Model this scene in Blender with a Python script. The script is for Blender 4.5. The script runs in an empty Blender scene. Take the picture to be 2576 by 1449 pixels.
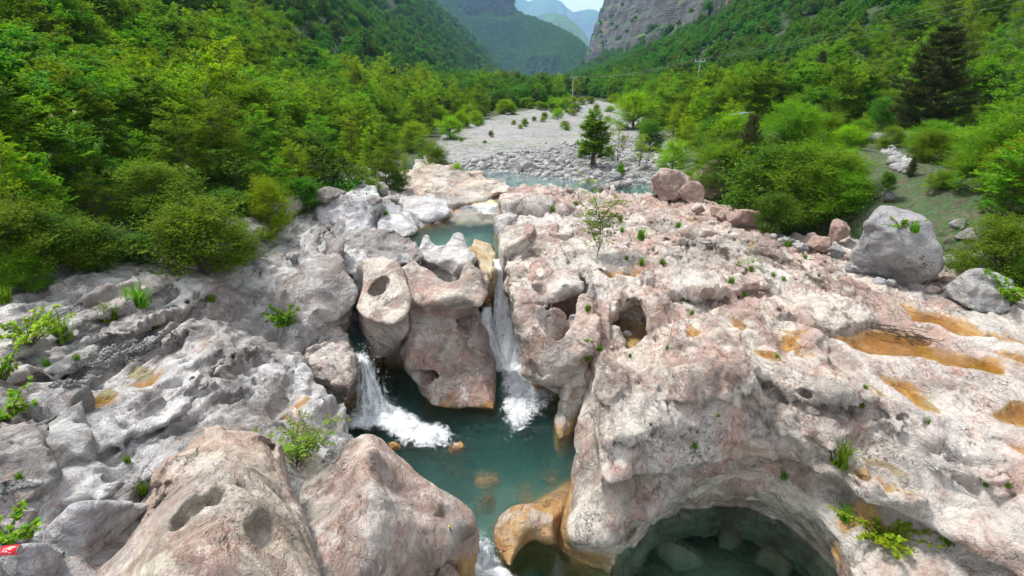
import bpy, bmesh, math, random
import numpy as np
try:
    import openvdb as vdb
except ImportError:
    import pyopenvdb as vdb
from mathutils import Vector, Matrix, Quaternion

sc = bpy.context.scene
COL = sc.collection
rad = math.radians

# ---------------------------------------------------------------- camera
CAM_Z = 7.0
PITCH = rad(20.2)
FPX = 1385.0                      # focal length in units of a 2576 px wide picture
cam = bpy.data.cameras.new('camera')
cam.sensor_width = 36.0
cam.lens = 36.0 * FPX / 2576.0
cam.clip_start = 0.1
cam.clip_end = 20000
camo = bpy.data.objects.new('camera', cam)
COL.objects.link(camo)
camo.location = (0, 0, CAM_Z)
camo.rotation_euler = (math.pi / 2 - PITCH, 0, 0)
sc.camera = camo

# ---------------------------------------------------------------- sky and sun
SUN_EL, SUN_AZ = rad(60), rad(300)
W = bpy.data.worlds.new('World')
sc.world = W
W.use_nodes = True
wn, wl = W.node_tree.nodes, W.node_tree.links
wn.clear()
sky = wn.new('ShaderNodeTexSky'); sky.sky_type = 'NISHITA'; sky.sun_disc = False
sky.sun_elevation = SUN_EL; sky.sun_rotation = SUN_AZ; sky.air_density = 1.0; sky.dust_density = 2.0
hs = wn.new('ShaderNodeHueSaturation'); hs.inputs['Saturation'].default_value = 0.35; hs.inputs['Value'].default_value = 1.0
tc = wn.new('ShaderNodeTexCoord')
mp = wn.new('ShaderNodeMapping'); mp.inputs['Scale'].default_value = (1.0, 1.0, 3.0)
cn = wn.new('ShaderNodeTexNoise'); cn.inputs['Scale'].default_value = 2.2; cn.inputs['Detail'].default_value = 7
cr = wn.new('ShaderNodeValToRGB')
cr.color_ramp.elements[0].position = 0.36; cr.color_ramp.elements[0].color = (0, 0, 0, 1)
cr.color_ramp.elements[1].position = 0.62; cr.color_ramp.elements[1].color = (1, 1, 1, 1)
mx = wn.new('ShaderNodeMixRGB'); mx.inputs[2].default_value = (4.3, 4.4, 4.6, 1)
bg = wn.new('ShaderNodeBackground'); bg.inputs['Strength'].default_value = 0.08
wo = wn.new('ShaderNodeOutputWorld')
wl.new(sky.outputs[0], hs.inputs['Color']); wl.new(tc.outputs['Generated'], mp.inputs[0]); wl.new(mp.outputs[0], cn.inputs['Vector'])
wl.new(cn.outputs['Fac'], cr.inputs[0]); wl.new(cr.outputs[0], mx.inputs[0]); wl.new(hs.outputs[0], mx.inputs[1])
wl.new(mx.outputs[0], bg.inputs['Color']); wl.new(bg.outputs[0], wo.inputs['Surface'])
sd_ = bpy.data.lights.new('sun', 'SUN'); sd_.energy = 1.5; sd_.angle = rad(10); sd_.color = (1.0, 0.96, 0.9)
suno = bpy.data.objects.new('sun', sd_); COL.objects.link(suno)
_dir = Vector((math.sin(SUN_AZ) * math.cos(SUN_EL), math.cos(SUN_AZ) * math.cos(SUN_EL), math.sin(SUN_EL)))
suno.rotation_euler = _dir.to_track_quat('Z', 'Y').to_euler()
suno.location = (0, 0, 60)
sc.view_settings.view_transform = 'Standard'
sc.view_settings.look = 'None'
sc.view_settings.exposure = 2.15
sc.view_settings.gamma = 1.0
sc.view_settings.use_curve_mapping = False
sc.render.engine = 'CYCLES'
sc.cycles.max_bounces = 8
sc.cycles.transparent_max_bounces = 24
sc.cycles.volume_bounces = 0
sc.cycles.use_denoising = True

# ---------------------------------------------------------------- picture -> place
# The photograph was read in enlarged windows; a reading (window, x, y) with a height gives a point in the place.
WIN = {0: (0, 0, 1.0)}
for n, (ox, oy) in {1: (0, 0), 2: (849, 0), 3: (1695.5, 0), 4: (0, 471.7), 5: (849, 471.7), 6: (1695.5, 471.7),
                    7: (0, 945.9), 8: (849, 945.9), 9: (1695.5, 945.9)}.items():
    WIN[n] = (ox, oy, 0.3472)
SP, CP = math.sin(PITCH), math.cos(PITCH)
def U(r, x, y, z):
    ox, oy, s = WIN[r]
    dx = (ox + x * s - 1288) / FPX; dy = (oy + y * s - 724.5) / FPX
    down = max(dy * CP + SP, 1e-3); t = (CAM_Z - z) / down
    return (dx * t, (CP - dy * SP) * t)
def UY(r, x, y, Y):                     # the point of that sight line at distance Y
    ox, oy, s = WIN[r]
    dx = (ox + x * s - 1288) / FPX; dy = (oy + y * s - 724.5) / FPX
    t = Y / (CP - dy * SP)
    return (dx * t, Y, CAM_Z - (dy * CP + SP) * t)

# ---------------------------------------------------------------- tags
def tag(o, label=None, cat=None, group=None, kind=None):
    if label: o['label'] = label
    if cat: o['category'] = cat
    if group: o['group'] = group
    if kind: o['kind'] = kind
    return o
def mesh_obj(name, verts, faces, mat=None, parent=None, smooth=True):
    me = bpy.data.meshes.new(name)
    me.from_pydata(verts, [], faces)
    if mat: me.materials.append(mat)
    if smooth: me.shade_smooth()
    o = bpy.data.objects.new(name, me); COL.objects.link(o)
    if parent: o.parent = parent
    return o
def np_mesh(name, V, F, mat=None, smooth=True):
    """V (n,3), F (m,k) with the same k for all faces; fast"""
    V = np.ascontiguousarray(V, np.float32); F = np.ascontiguousarray(F, np.int32)
    me = bpy.data.meshes.new(name); k = F.shape[1]
    me.vertices.add(len(V)); me.vertices.foreach_set('co', V.ravel())
    me.loops.add(F.size); me.loops.foreach_set('vertex_index', F.ravel())
    me.polygons.add(len(F)); me.polygons.foreach_set('loop_start', np.arange(0, F.size, k, dtype=np.int32))
    me.polygons.foreach_set('use_smooth', np.full(len(F), smooth, bool))
    if mat: me.materials.append(mat)
    me.update(calc_edges=True)
    return me
def link(name, me, parent=None):
    o = bpy.data.objects.new(name, me); COL.objects.link(o)
    if parent: o.parent = parent
    return o

# ---------------------------------------------------------------- noise
def _bw(c, f, off):
    u = c * f + off; i = np.floor(u).astype(int); t = u - i
    i0 = i.min() - 1
    w = np.stack([(1 - t)**3, 3*t**3 - 6*t*t + 4, -3*t**3 + 3*t*t + 3*t + 1, t**3], 1) / 6
    n = i.max() - i0 + 3
    M = np.zeros((len(c), n), np.float32)
    for k in range(4):
        M[np.arange(len(c)), i - i0 - 1 + k] = w[:, k]
    return M
def noise3(ax, f, seed, st=(1, 1, 1)):
    r = np.random.RandomState(seed)
    Ms = [_bw(a, f * s, o) for a, s, o in zip(ax, st, r.rand(3) * 10)]
    L = r.uniform(-1, 1, [m.shape[1] for m in Ms]).astype(np.float32)
    L = np.tensordot(Ms[0], L, (1, 0)); L = np.tensordot(L, Ms[1], (1, 1)); L = np.tensordot(L, Ms[2], (1, 1))
    return L * 2.6
def noise2(ax, f, seed, st=(1, 1)):
    r = np.random.RandomState(seed)
    Ms = [_bw(a, f * s, o) for a, s, o in zip(ax, st, r.rand(2) * 10)]
    L = r.uniform(-1, 1, [m.shape[1] for m in Ms]).astype(np.float32)
    return (Ms[0] @ L @ Ms[1].T) * 2.2
_LAT = np.random.RandomState(5).uniform(-1, 1, (64, 64)).astype(np.float32)
def pn2(x, y, f, seed=0):                # value noise at scattered points
    u = x * f + seed * 7.13 + 100; v = y * f + seed * 3.71 + 100
    i = np.floor(u).astype(int); j = np.floor(v).astype(int); a = u - i; b = v - j
    a = a*a*(3-2*a); b = b*b*(3-2*b)
    g = lambda p, q: _LAT[p % 64, q % 64]
    return (g(i, j)*(1-a) + g(i+1, j)*a)*(1-b) + (g(i, j+1)*(1-a) + g(i+1, j+1)*a)*b
def fbm2(x, y, f, o=4, seed=0):
    s = 0; a = 1
    for k in range(o):
        s = s + a * pn2(x, y, f, seed + k); f *= 2.03; a *= .5
    return s

# ---------------------------------------------------------------- rock sculpting
def spline(P, sub=4, closed=True):
    P = np.array(P, float); n = len(P); out = []
    for i in range(n if closed else n - 1):
        p0, p1, p2, p3 = (P[(i - 1) % n], P[i], P[(i + 1) % n], P[(i + 2) % n]) if closed else (P[max(i - 1, 0)], P[i], P[i + 1], P[min(i + 2, n - 1)])
        for k in range(sub):
            t = k / sub
            out.append(.5 * ((2*p1) + (p2-p0)*t + (2*p0-5*p1+4*p2-p3)*t*t + (3*p1-p0-3*p2+p3)*t**3))
    if not closed: out.append(P[-1])
    return np.array(out)
def sd_poly(X, Y, P):
    d = np.full(X.shape, 1e9, np.float32); s = np.zeros(X.shape, bool)
    n = len(P)
    for i in range(n):
        ax, ay = P[i]; bx, by = P[(i + 1) % n]
        ex, ey = bx - ax, by - ay; L = ex*ex + ey*ey
        if L < 1e-12: continue
        wx, wy = X - ax, Y - ay
        t = np.clip((wx*ex + wy*ey) / L, 0, 1)
        d = np.minimum(d, (wx - ex*t)**2 + (wy - ey*t)**2)
        c = ((ay > Y) != (by > Y))
        if abs(ey) > 1e-12: s ^= c & (X < ex * (Y - ay) / ey + ax)
    d = np.sqrt(d)
    return np.where(s, -d, d).astype(np.float32)
def tps(pts):
    P = np.array(pts, float); n = len(P)
    def k(r2): return r2 * np.log(r2 + 1e-9)
    D = ((P[:, None, :2] - P[None, :, :2])**2).sum(-1)
    A = np.zeros((n + 3, n + 3)); A[:n, :n] = k(D) + np.eye(n) * 0.02
    A[:n, n] = 1; A[:n, n+1:] = P[:, :2]; A[n, :n] = 1; A[n+1:, :n] = P[:, :2].T
    b = np.zeros(n + 3); b[:n] = P[:, 2]
    w = np.linalg.lstsq(A, b, rcond=None)[0]
    lo, hi = P[:, 2].min() - .35, P[:, 2].max() + .25
    def f(X, Y):
        H = w[n] + w[n+1]*X + w[n+2]*Y
        for i in range(n): H = H + w[i] * k((X - P[i, 0])**2 + (Y - P[i, 1])**2)
        return np.clip(H, lo, hi).astype(np.float32)
    return f
def smin(a, b, k):
    h = np.clip(.5 + .5 * (b - a) / k, 0, 1)
    return b + (a - b) * h - k * h * (1 - h)
def smax(a, b, k): return -smin(-a, -b, k)
_WT = np.random.RandomState(99); _WJ = (.12 + .76 * _WT.rand(32, 32, 32, 3)).astype(np.float32); _WG = _WT.uniform(-1, 1, (32, 32, 32, 3)).astype(np.float32); _WV = _WT.rand(32, 32, 32).astype(np.float32)
def worley(P, sc_, seed):
    """nearest block of scattered points: distance to its middle, to the next block, the offset from its middle, its random vector and value"""
    Q = P * sc_ + seed * 3.7 + 200; I = np.floor(Q).astype(np.int64); n = len(P)
    d1 = np.full(n, 9e9, np.float32); d2 = d1.copy(); off = np.zeros((n, 3), np.float32); ix = np.zeros((n, 3), np.int64)
    for a in (-1, 0, 1):
        for b in (-1, 0, 1):
            for c in (-1, 0, 1):
                J = I + (a, b, c); k = J % 32; v = Q - J - _WJ[k[:, 0], k[:, 1], k[:, 2]]; d = (v * v).sum(1)
                m = d < d1; d2 = np.where(m, d1, np.minimum(d2, d)); d1 = np.where(m, d, d1); off[m] = v[m]; ix[m] = k[m]
    t = (ix[:, 0], ix[:, 1], ix[:, 2])
    return np.sqrt(d1), np.sqrt(d2), off, _WG[t], _WV[t]
def terrace(X, Y, an, sx, sy, seed, k=2.5, edge=.88):
    """thin beds broken off along wandering lines: the offset within -.5 .. .5 of a bed"""
    ca, sa = math.cos(an), math.sin(an); u, v = (X*ca + Y*sa) / sx, (-X*sa + Y*ca) / sy
    n = fbm2(u, v, 1.0, 4, seed) * k; f = n - np.floor(n)
    return .5 - f + sstep(edge, 1.0, f)
def cells2(X, Y, sx, sy, an, seed, warp=.25):
    """broken blocks: a random value and the distance to the joint for every point"""
    ca, sa = math.cos(an), math.sin(an); wv = warp
    u = (X*ca + Y*sa) / sx + wv * pn2(X, Y, 1.1, seed); v = (-X*sa + Y*ca) / sy + wv * pn2(X, Y, 1.3, seed + 5)
    i, j = np.floor(u).astype(int), np.floor(v).astype(int); d1 = np.full(X.shape, 9.); d2 = d1.copy(); val = np.zeros(X.shape)
    R_ = np.random.RandomState(seed); tb = R_.rand(3, 64, 64)
    for a in (-1, 0, 1):
        for b in (-1, 0, 1):
            p, q = (i + a) % 64, (j + b) % 64
            d = (i + a + .15 + .7 * tb[0, p, q] - u)**2 + (j + b + .15 + .7 * tb[1, p, q] - v)**2
            n1 = d < d1; d2 = np.where(n1, d1, np.minimum(d2, d)); val = np.where(n1, tb[2, p, q], val); d1 = np.where(n1, d, d1)
    return val, np.sqrt(d2) - np.sqrt(d1)
def sstep(a, b, x):
    t = np.clip((x - a) / (b - a), 0, 1); return t*t*(3-2*t)
def ring(spec):
    """('p', z, window, pts) closed outline; ('f', z, window, pts, depth) the front edge, left to right, with a back `depth` further off"""
    kind, z, r, pts = spec[:4]
    W2 = [U(r, p[0], p[1], p[2] if len(p) > 2 else z) for p in pts]
    if kind == 'f':
        d = spec[4]; back = []
        for x, y in reversed(W2):
            L = math.hypot(x, y); back.append((x + x/L*d, y + y/L*d))
        W2 = W2 + back
    return z, spline(W2, 3)
def stack(rings, X, Y, Z, ease=True):
    rs = sorted([ring(s) for s in rings], key=lambda q: q[0])
    S = [sd_poly(X, Y, P) for _, P in rs]; zs = [z for z, _ in rs]
    out = np.empty(X.shape + (len(Z),), np.float32)
    for k, z in enumerate(Z):
        if z <= zs[0]: out[:, :, k] = S[0]
        elif z >= zs[-1]: out[:, :, k] = S[-1]
        else:
            i = np.searchsorted(zs, z) - 1
            t = (z - zs[i]) / (zs[i+1] - zs[i])
            if ease: t = .5 * t + .5 * t*t*(3-2*t)
            out[:, :, k] = S[i] * (1 - t) + S[i+1] * t
    return out
POOLZ = {}
def rock(name, rings, top, zb, res=.04, k=.15, seed=1, warp=.06, amp=(.10, .05, .022), scal=.05, crack=.03, carve=(), basin=(), strata=0, hook=None, mat=None, steps=(), bbox=None, cut_k=.05, rough=1.0, terr=.035, lip=.42, fac=(1, 1, 1), facet=.07, block=.03, cup=.05):
    R = [ring(s) for s in rings]
    A = np.concatenate([p for _, p in R]); pad = .3
    x0, y0 = A.min(0) - pad; x1, y1 = A.max(0) + pad
    if bbox: x0, x1, y0, y1 = max(x0, bbox[0]), min(x1, bbox[1]), max(y0, bbox[2]), min(y1, bbox[3])
    TP = [(*U(r, x, y, z), z) for r, x, y, z in top]
    z1 = max(p[2] for p in TP) + .45; z0 = zb - 2 * res
    xs = np.arange(x0, x1, res); ys = np.arange(y0, y1, res); zs = np.arange(z0, z1, res)
    X, Y = np.meshgrid(xs, ys, indexing='ij')
    wx = noise2((xs, ys), .9, seed + 50) * warp + noise2((xs, ys), 2.7, seed + 51) * warp * .45
    wy = noise2((xs, ys), .9, seed + 52) * warp + noise2((xs, ys), 2.7, seed + 53) * warp * .45
    Xw, Yw = (X + wx).astype(np.float32), (Y + wy).astype(np.float32)
    side = stack(rings, Xw, Yw, zs)
    H = tps(TP)(X, Y) if len(TP) > 3 else np.full(X.shape, TP[0][2], np.float32)
    if hook is not None: H = hook(X, Y, H, xs, ys)
    st = np.zeros(X.shape, np.float32)
    def Hat(q):
        i = np.clip(((q[:, 0]-x0)/res).round().astype(int), 0, len(xs)-1); j = np.clip(((q[:, 1]-y0)/res).round().astype(int), 0, len(ys)-1)
        return H[i, j]
    for b in basin:                                  # (window, outline, first guess of the level, depth, edge, label)
        pr = b[1]; zq = np.full(len(pr), b[2], float)
        for _ in range(6):
            q = np.array([U(b[0], *p, z_) for p, z_ in zip(pr, zq)]); zq = .5 * zq + .5 * Hat(q)
        zw = float(np.percentile(zq, 30)) - .02; PP = spline(q, 3)
        POOLZ[b[5]] = (PP, zw)
        d = sd_poly(X + wx*.35, Y + wy*.35, PP)
        e, dep = b[4], b[3]
        g = sstep(.45, .0, d) * .75                  # the rock round the pool lies near its level
        H = np.where(d > 0, H + (zw + .035 + .25 * d - H) * g, H)
        H = np.where((d > 0) & (d < .3), np.maximum(H, zw + .03 * sstep(.3, .02, d)), H)
        fl = zw - dep * sstep(.0, -max(.12, dep * 1.2), d) - .01
        H = H + (np.minimum(H, fl) - H) * sstep(e, -.02, d)
        if b[5]: st = np.maximum(st, sstep(.05, -.03, d + .05 * noise2((xs, ys), 5, seed + 90)))
    notch = []
    for rw, pts, hh, w_ in steps:                    # (window, line left to right, drop, reach): a broken shelf, lower on the near side
        zq = np.full(len(pts), float(np.median([p[2] for p in TP])))
        for _ in range(6):
            q = np.array([U(rw, *p, z_) for p, z_ in zip(pts, zq)]); zq = .5 * zq + .5 * Hat(q)
        q = spline(q, 3, False); best = np.full(X.shape, 1e9, np.float32); sg = np.zeros(X.shape, np.float32); tn = np.zeros(X.shape, np.float32)
        Xs, Ys = X + wx * .8, Y + wy * .8
        for i in range(len(q) - 1):
            ex, ey = q[i+1] - q[i]; L2 = ex*ex + ey*ey + 1e-9
            t = ((Xs - q[i, 0])*ex + (Ys - q[i, 1])*ey) / L2; tc_ = np.clip(t, 0, 1)
            dd = (Xs - q[i, 0] - ex*tc_)**2 + (Ys - q[i, 1] - ey*tc_)**2; mk = dd < best
            best = np.where(mk, dd, best); sg = np.where(mk, np.sign((Xs - q[i, 0])*ey - (Ys - q[i, 1])*ex), sg); tn = np.where(mk, (i + t) / (len(q) - 1), tn)
        d = np.sqrt(best); fade = sstep(-.02, .12, tn) * sstep(1.02, .88, tn)
        lowside = sg > 0
        if hh >= .2: notch.append((np.where(lowside, d, -d), fade, H.copy(), hh))
        H = H + fade * np.where(lowside, -hh * np.exp(-d / w_) - .06 * np.clip(1 - d / .06, 0, 1), hh * lip * np.exp(-d / .38)).astype(np.float32)
    for c in carve:
        if c[0] == 'h':                              # ('h', window, x, y, z guess, rx, ry, depth, turn): a hollow below the local surface
            _, r, px, py, pz, rx, ry, dep, an = c
            for _k in range(6): q = np.array([U(r, px, py, pz)]); pz = .5 * pz + .5 * float(Hat(q)[0])
            ca, sa = math.cos(an), math.sin(an); ux, uy = X + wx * .5 - q[0, 0], Y + wy * .5 - q[0, 1]
            qq = np.sqrt(((ux * ca + uy * sa) / rx)**2 + ((-ux * sa + uy * ca) / ry)**2)
            H = (H - dep * sstep(1.06, .80, qq) * (1 - .25 * np.clip(1 - qq, 0, 1))).astype(np.float32)
    topd = (zs[None, None, :] - H[:, :, None]) * .82
    D = smax(side, topd, k)
    ax = (xs, ys, zs)
    for d, fade, Hb, hh in notch:                    # the hollow weathered out under a broken shelf
        m = np.argwhere((d > -.35) & (d < .2) & (fade > .15))
        i, j = m[:, 0], m[:, 1]
        ns = np.maximum(np.abs(zs[None] - (Hb[i, j] - hh * .62)[:, None]) - hh * .26, (np.abs(d[i, j] + .05) - .17 * fade[i, j])[:, None])
        D[i, j] = smax(D[i, j], -ns, .04)
    for c in carve:
        if c[0] == 'h': continue
        if c[0] == 'e':                              # ('e', window, x, y, z, rx, ry, rz, turn)
            _, r, px, py, pz, rx, ry, rz, an = c
            cx_, cy_ = U(r, px, py, pz); ca, sa = math.cos(an), math.sin(an)
            dx = (X - cx_) * ca + (Y - cy_) * sa; dy = -(X - cx_) * sa + (Y - cy_) * ca
            q = np.sqrt(((dx/rx)**2 + (dy/ry)**2)[:, :, None] + ((zs - pz)/rz)[None, None, :]**2)
            E = (q - 1) * min(rx, ry, rz)
        else:                                        # ('s', rings, bottom)
            E = np.maximum(stack(c[1], Xw, Yw, zs, False), (c[2] - zs)[None, None, :])
        D = smax(D, -E, cut_k)
    f0 = .55
    rdg = lambda f, sd__: np.abs(noise3(ax, f, sd__))
    D = D + amp[0] * noise3(ax, f0, seed) + amp[1] * noise3(ax, f0*2.3, seed+1)
    if scal: D = D + scal * (rdg(1.25, seed+4) * 1.5 - .55) + scal*.5 * (rdg(3.0, seed+14) * 1.5 - .55)
    if amp[2]:
        m = np.clip(noise3(ax, .7, seed+21) * .9 + .55, .1, 1.2)
        a2 = amp[2] * rough
        D = D + a2 * noise3(ax, 3.2, seed+2) + m * (a2 * (.75 - 1.8 * rdg(4.6, seed+3)) * .8 + a2 * .6 * (.6 - 1.6 * rdg(8.5, seed+16)))
        if res < .05: D = D + m * a2 * .35 * noise3(ax, 12.5, seed+17)
    if terr:
        n = noise3(ax, .75, seed+31, (1, 1, 1.8)) * 2.2 + noise3(ax, 2.1, seed+32, (1, 1, 1.6)) * .7; fl = np.floor(n)
        D = D - terr * (fl + sstep(.86, 1.0, n - fl) - n) * np.clip(noise3(ax, .6, seed+33) + .55, 0, 1)
    i, j, k_ = np.nonzero(np.abs(D) < .22)           # broken facets, blocks and cupped hollows near the surface
    Pn = np.stack([xs[i], ys[j], zs[k_]], 1); fs = np.array(fac)
    Pn = Pn + .10 * np.stack([noise3(ax, 1.6, seed + 60 + q)[i, j, k_] for q in range(3)], 1) / fs
    mk = np.clip(noise3(ax, .55, seed + 64)[i, j, k_] * .9 + .6, .12, 1.1); dd = np.zeros(len(i), np.float32)
    for sc_, wgt in ((1.5, 1.0), (3.6, .45), (7.5, .22)):
        f1, f2, off, gv, vv = worley(Pn, sc_ * fs, seed + int(sc_))
        dd += wgt * (facet * (off * gv).sum(1) + block * (vv - .5) + cup * (.45 - f1) * (vv > .35)) + (crack * .5 * np.clip(1 - (f2 - f1) / .07, 0, 1) * (vv > .4) if sc_ < 4 else 0)
    D[i, j, k_] += dd * mk
    if strata:
        u = (zs[None, None, :] * strata[1] + X[:, :, None] * strata[2] + Y[:, :, None] * strata[3]) + .12 * noise3(ax, .6, seed+5)
        s = u - np.floor(u); D = D - strata[0] * (sstep(0, .25, s) * sstep(1, .6, s) - .6) * np.clip(noise3(ax, 1.0, seed+6) + .7, 0, 1.2)
    if crack:
        n = np.abs(noise3(ax, .8, seed+7) + .35 * noise3(ax, 3.2, seed+8)); m = np.clip(noise3(ax, .5, seed+9)*1.2 + .35, 0, 1)
        D = D + crack * m * np.clip(1 - n / .055, 0, 1)
    D[:, :, :2] = np.maximum(D[:, :, :2], res)
    D[0] = D[-1] = res; D[:, 0] = D[:, -1] = res
    g = vdb.FloatGrid(background=3 * res)
    g.copyFromArray(np.clip(D, -3*res, 3*res).astype(np.float32))
    P, Q = g.convertToQuads()
    P = P * res + np.array([x0, y0, z0], np.float32)
    keep = P[Q].max(1)[:, 2] > z0 + 3.2*res
    Q = Q[keep][:, ::-1]
    me = np_mesh(name, P, Q, mat)
    ix = np.clip(((P[:, 0]-x0)/res).round().astype(int), 0, len(xs)-1); iy = np.clip(((P[:, 1]-y0)/res).round().astype(int), 0, len(ys)-1)
    sv = st[ix, iy]
    bl_ = worley(P, 1.5 * np.array(fac), seed + 1)[4] * .7 + worley(P, 3.6 * np.array(fac), seed + 3)[4] * .3
    at = me.attributes.new('block', 'FLOAT', 'POINT'); at.data.foreach_set('value', bl_.astype(np.float32))
    at = me.attributes.new('stain', 'FLOAT', 'POINT'); at.data.foreach_set('value', sv.astype(np.float32))
    return link(name, me)
# ================================================================= ROCKS
LOW, LIP, UP, RIV, SIDE = 0.0, -0.45, 2.5, 2.8, 1.3       # water levels
M = {}
def build_rocks():
    R = {}
    # ---- bedrock of the right bank: a sloping slab with pools, ending in the undercut over the round pool
    farR = [(0, 2900, 1700), (0, 2900, 640)]
    back = [(2576, 700), (2300, 640), (2100, 590), (1960, 590), (1870, 545), (1640, 500), (1500, 490), (1300, 478)]
    def rr(z, front, r=0):
        pts = [U(r, p[0], p[1], p[2] if len(p) > 2 else z) for p in front]
        pts += [(9.0, 3.6), (10.5, 6), (11, 10)]
        pts += [U(0, x, y, 3.0) for x, y in back[1:]]
        return z, pts
    rimtop = [(1268, 520, 3.0), (1262, 600, 2.8), (1300, 690, 2.6), (1400, 700, 2.6), (1470, 690, 2.6), (1480, 750, 2.6), (1492, 800, 2.4), (1530, 850, 2.4), (1515, 905, 2.5), (1500, 1000, 2.2), (1508, 1100, 1.9), (1518, 1190, 1.45),
              (1545, 1222, 1.3), (1640, 1186, 1.35), (1780, 1172, 1.35), (1900, 1162, 1.35), (2000, 1182, 1.3), (2080, 1228, 1.25), (2170, 1290, 1.25), (2260, 1300, 1.35), (2400, 1340, 1.5), (2576, 1400, 1.6), (2700, 1470, 1.6)]
    mid = [(1268, 540, 2.0), (1275, 640, 2.0), (1330, 760, 1.2), (1480, 820, 1.2), (1510, 900, .8), (1480, 980, .8), (1458, 1060, .8), (1448, 1130, .8), (1448, 1205, .7), (1425, 1270, .6), (1425, 1330, .6), (1460, 1350, .6), (1530, 1345, .6),
           (1600, 1290, .6), (1700, 1232, .6), (1830, 1214, .6), (1950, 1240, .6), (2050, 1300, .6), (2150, 1400, .6), (2250, 1500, .6)]
    low = [(1268, 560, 1.0), (1300, 680, .6), (1345, 850, .4), (1440, 920, .2), (1480, 960, 0), (1462, 1040, 0), (1458, 1100, 0), (1465, 1160, 0), (1445, 1215, 0), (1405, 1280, -.1), (1394, 1345, -.2), (1439, 1404, -.4), (1509, 1432, -.45), (1543, 1446, -.45),
           (1552, 1412, -.45), (1580, 1380, -.45), (1630, 1338, -.45), (1695, 1304, -.45), (1760, 1278, -.45), (1834, 1269, -.45), (1886, 1283, -.45), (1938, 1304, -.45), (1990, 1338, -.45), (2043, 1387, -.45), (2077, 1423, -.45), (2110, 1460, -.45), (2200, 1580, -.45)]
    global ring
    _r0 = ring
    def ring2(s):
        if s[0] == 'w': return s[1], spline(s[2], 3)
        return _r0(s)
    ring = ring2
    lipb = []
    for p in rimtop:
        z_ = p[2]
        if p[1] > 1130 and p[0] > 1530: x_, y_ = U(0, *p); L_ = math.hypot(x_, y_); lipb.append((x_ + x_ / L_ * .42, y_ + y_ / L_ * .42))
        else: lipb.append(U(0, *p))
    lipb += [(9.0, 3.6), (10.5, 6), (11, 10)] + [U(0, x, y, 3.0) for x, y in back[1:]]
    rings = [('w',) + rr(1.38, rimtop), ('w', 1.16, lipb), ('w',) + rr(.55, mid), ('w',) + rr(-.4, low)]
    top = [(0, 1290, 500, 3.05), (0, 1500, 500, 3.1), (0, 1700, 540, 3.1), (0, 1900, 570, 3.05), (0, 2100, 620, 3.0), (0, 2300, 720, 2.95), (0, 2576, 800, 2.9),
           (0, 1290, 600, 2.75), (0, 1400, 560, 3.0), (0, 1480, 660, 2.85), (0, 1580, 650, 3.0), (0, 1640, 620, 2.95), (0, 1720, 620, 3.1), (0, 1760, 690, 3.0), (0, 1850, 640, 3.1),
           (0, 1490, 730, 2.75), (0, 1640, 750, 2.9), (0, 1800, 760, 2.85), (0, 1740, 820, 2.75), (5, 2160, 1215, 1.9), (5, 2100, 1205, 1.9), (5, 2220, 1180, 1.98), (5, 1960, 1060, 2.05), (5, 2295, 1050, 2.25), (5, 2255, 840, 2.6), (5, 2050, 1180, 1.92), (5, 2160, 1300, 2.1), (0, 1600, 935, 2.35), (0, 1520, 910, 2.55), (0, 1560, 1000, 2.35), (0, 1520, 1080, 2.0), (0, 1640, 1080, 2.15), (0, 1800, 900, 2.75), (0, 1830, 1000, 2.55), (0, 1760, 1100, 2.0),
           (0, 1560, 1200, 1.5), (0, 1800, 1165, 1.55), (0, 2000, 1170, 1.5), (0, 2170, 1280, 1.4), (0, 2300, 1300, 1.5), (0, 2560, 1390, 1.75),
           (0, 1900, 1080, 2.1), (0, 2050, 1080, 2.15), (0, 2100, 1180, 1.75), (0, 2300, 1200, 1.95), (0, 2500, 1280, 1.95), (0, 2000, 800, 2.8), (0, 2000, 900, 2.6), (0, 2200, 860, 2.6), (0, 2100, 960, 2.5), (0, 2300, 1000, 2.45), (0, 2550, 900, 2.6), (0, 2550, 1080, 2.4), (0, 2576, 1200, 2.15), (0, 2150, 720, 2.95)]
    pools = dict(RPOOLS)
    def hook(X, Y, H, xs, ys):
        # long low ribs running down the slab, and slabs broken off across them
        u = -X * .23 + Y * .97; v = X * .97 + Y * .23
        a = pn2(u * .55, v * 1.9, 1.0, 3) * .05 + pn2(u * .8, v * 4.5, 1.0, 8) * .05
        c1, e1 = cells2(X, Y, 2.6, .9, 1.8, 31, .5); c2, e2 = cells2(X, Y, 1.1, .35, 1.85, 37, .5)
        k1 = np.clip(pn2(X, Y, .35, 12) * 1.2 + .55, 0, 1); k2 = np.clip(pn2(X, Y, .6, 14) * 1.4 + .35, 0, 1)
        b = (c1 - .5) * .16 * k1 - .05 * np.clip(1 - e1 / .07, 0, 1) * k1 + (c2 - .5) * .055 * k2
        c = fbm2(X, Y, 1.4, 4, 20) * .03 + terrace(X, Y, 1.8, 4.5, 1.0, 51) * .15 * np.clip(pn2(X, Y, .4, 52) + .6, 0, 1) + terrace(X, Y, 1.85, 2.4, .40, 53) * .06
        return (H + a + b + c).astype(np.float32)
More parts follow.
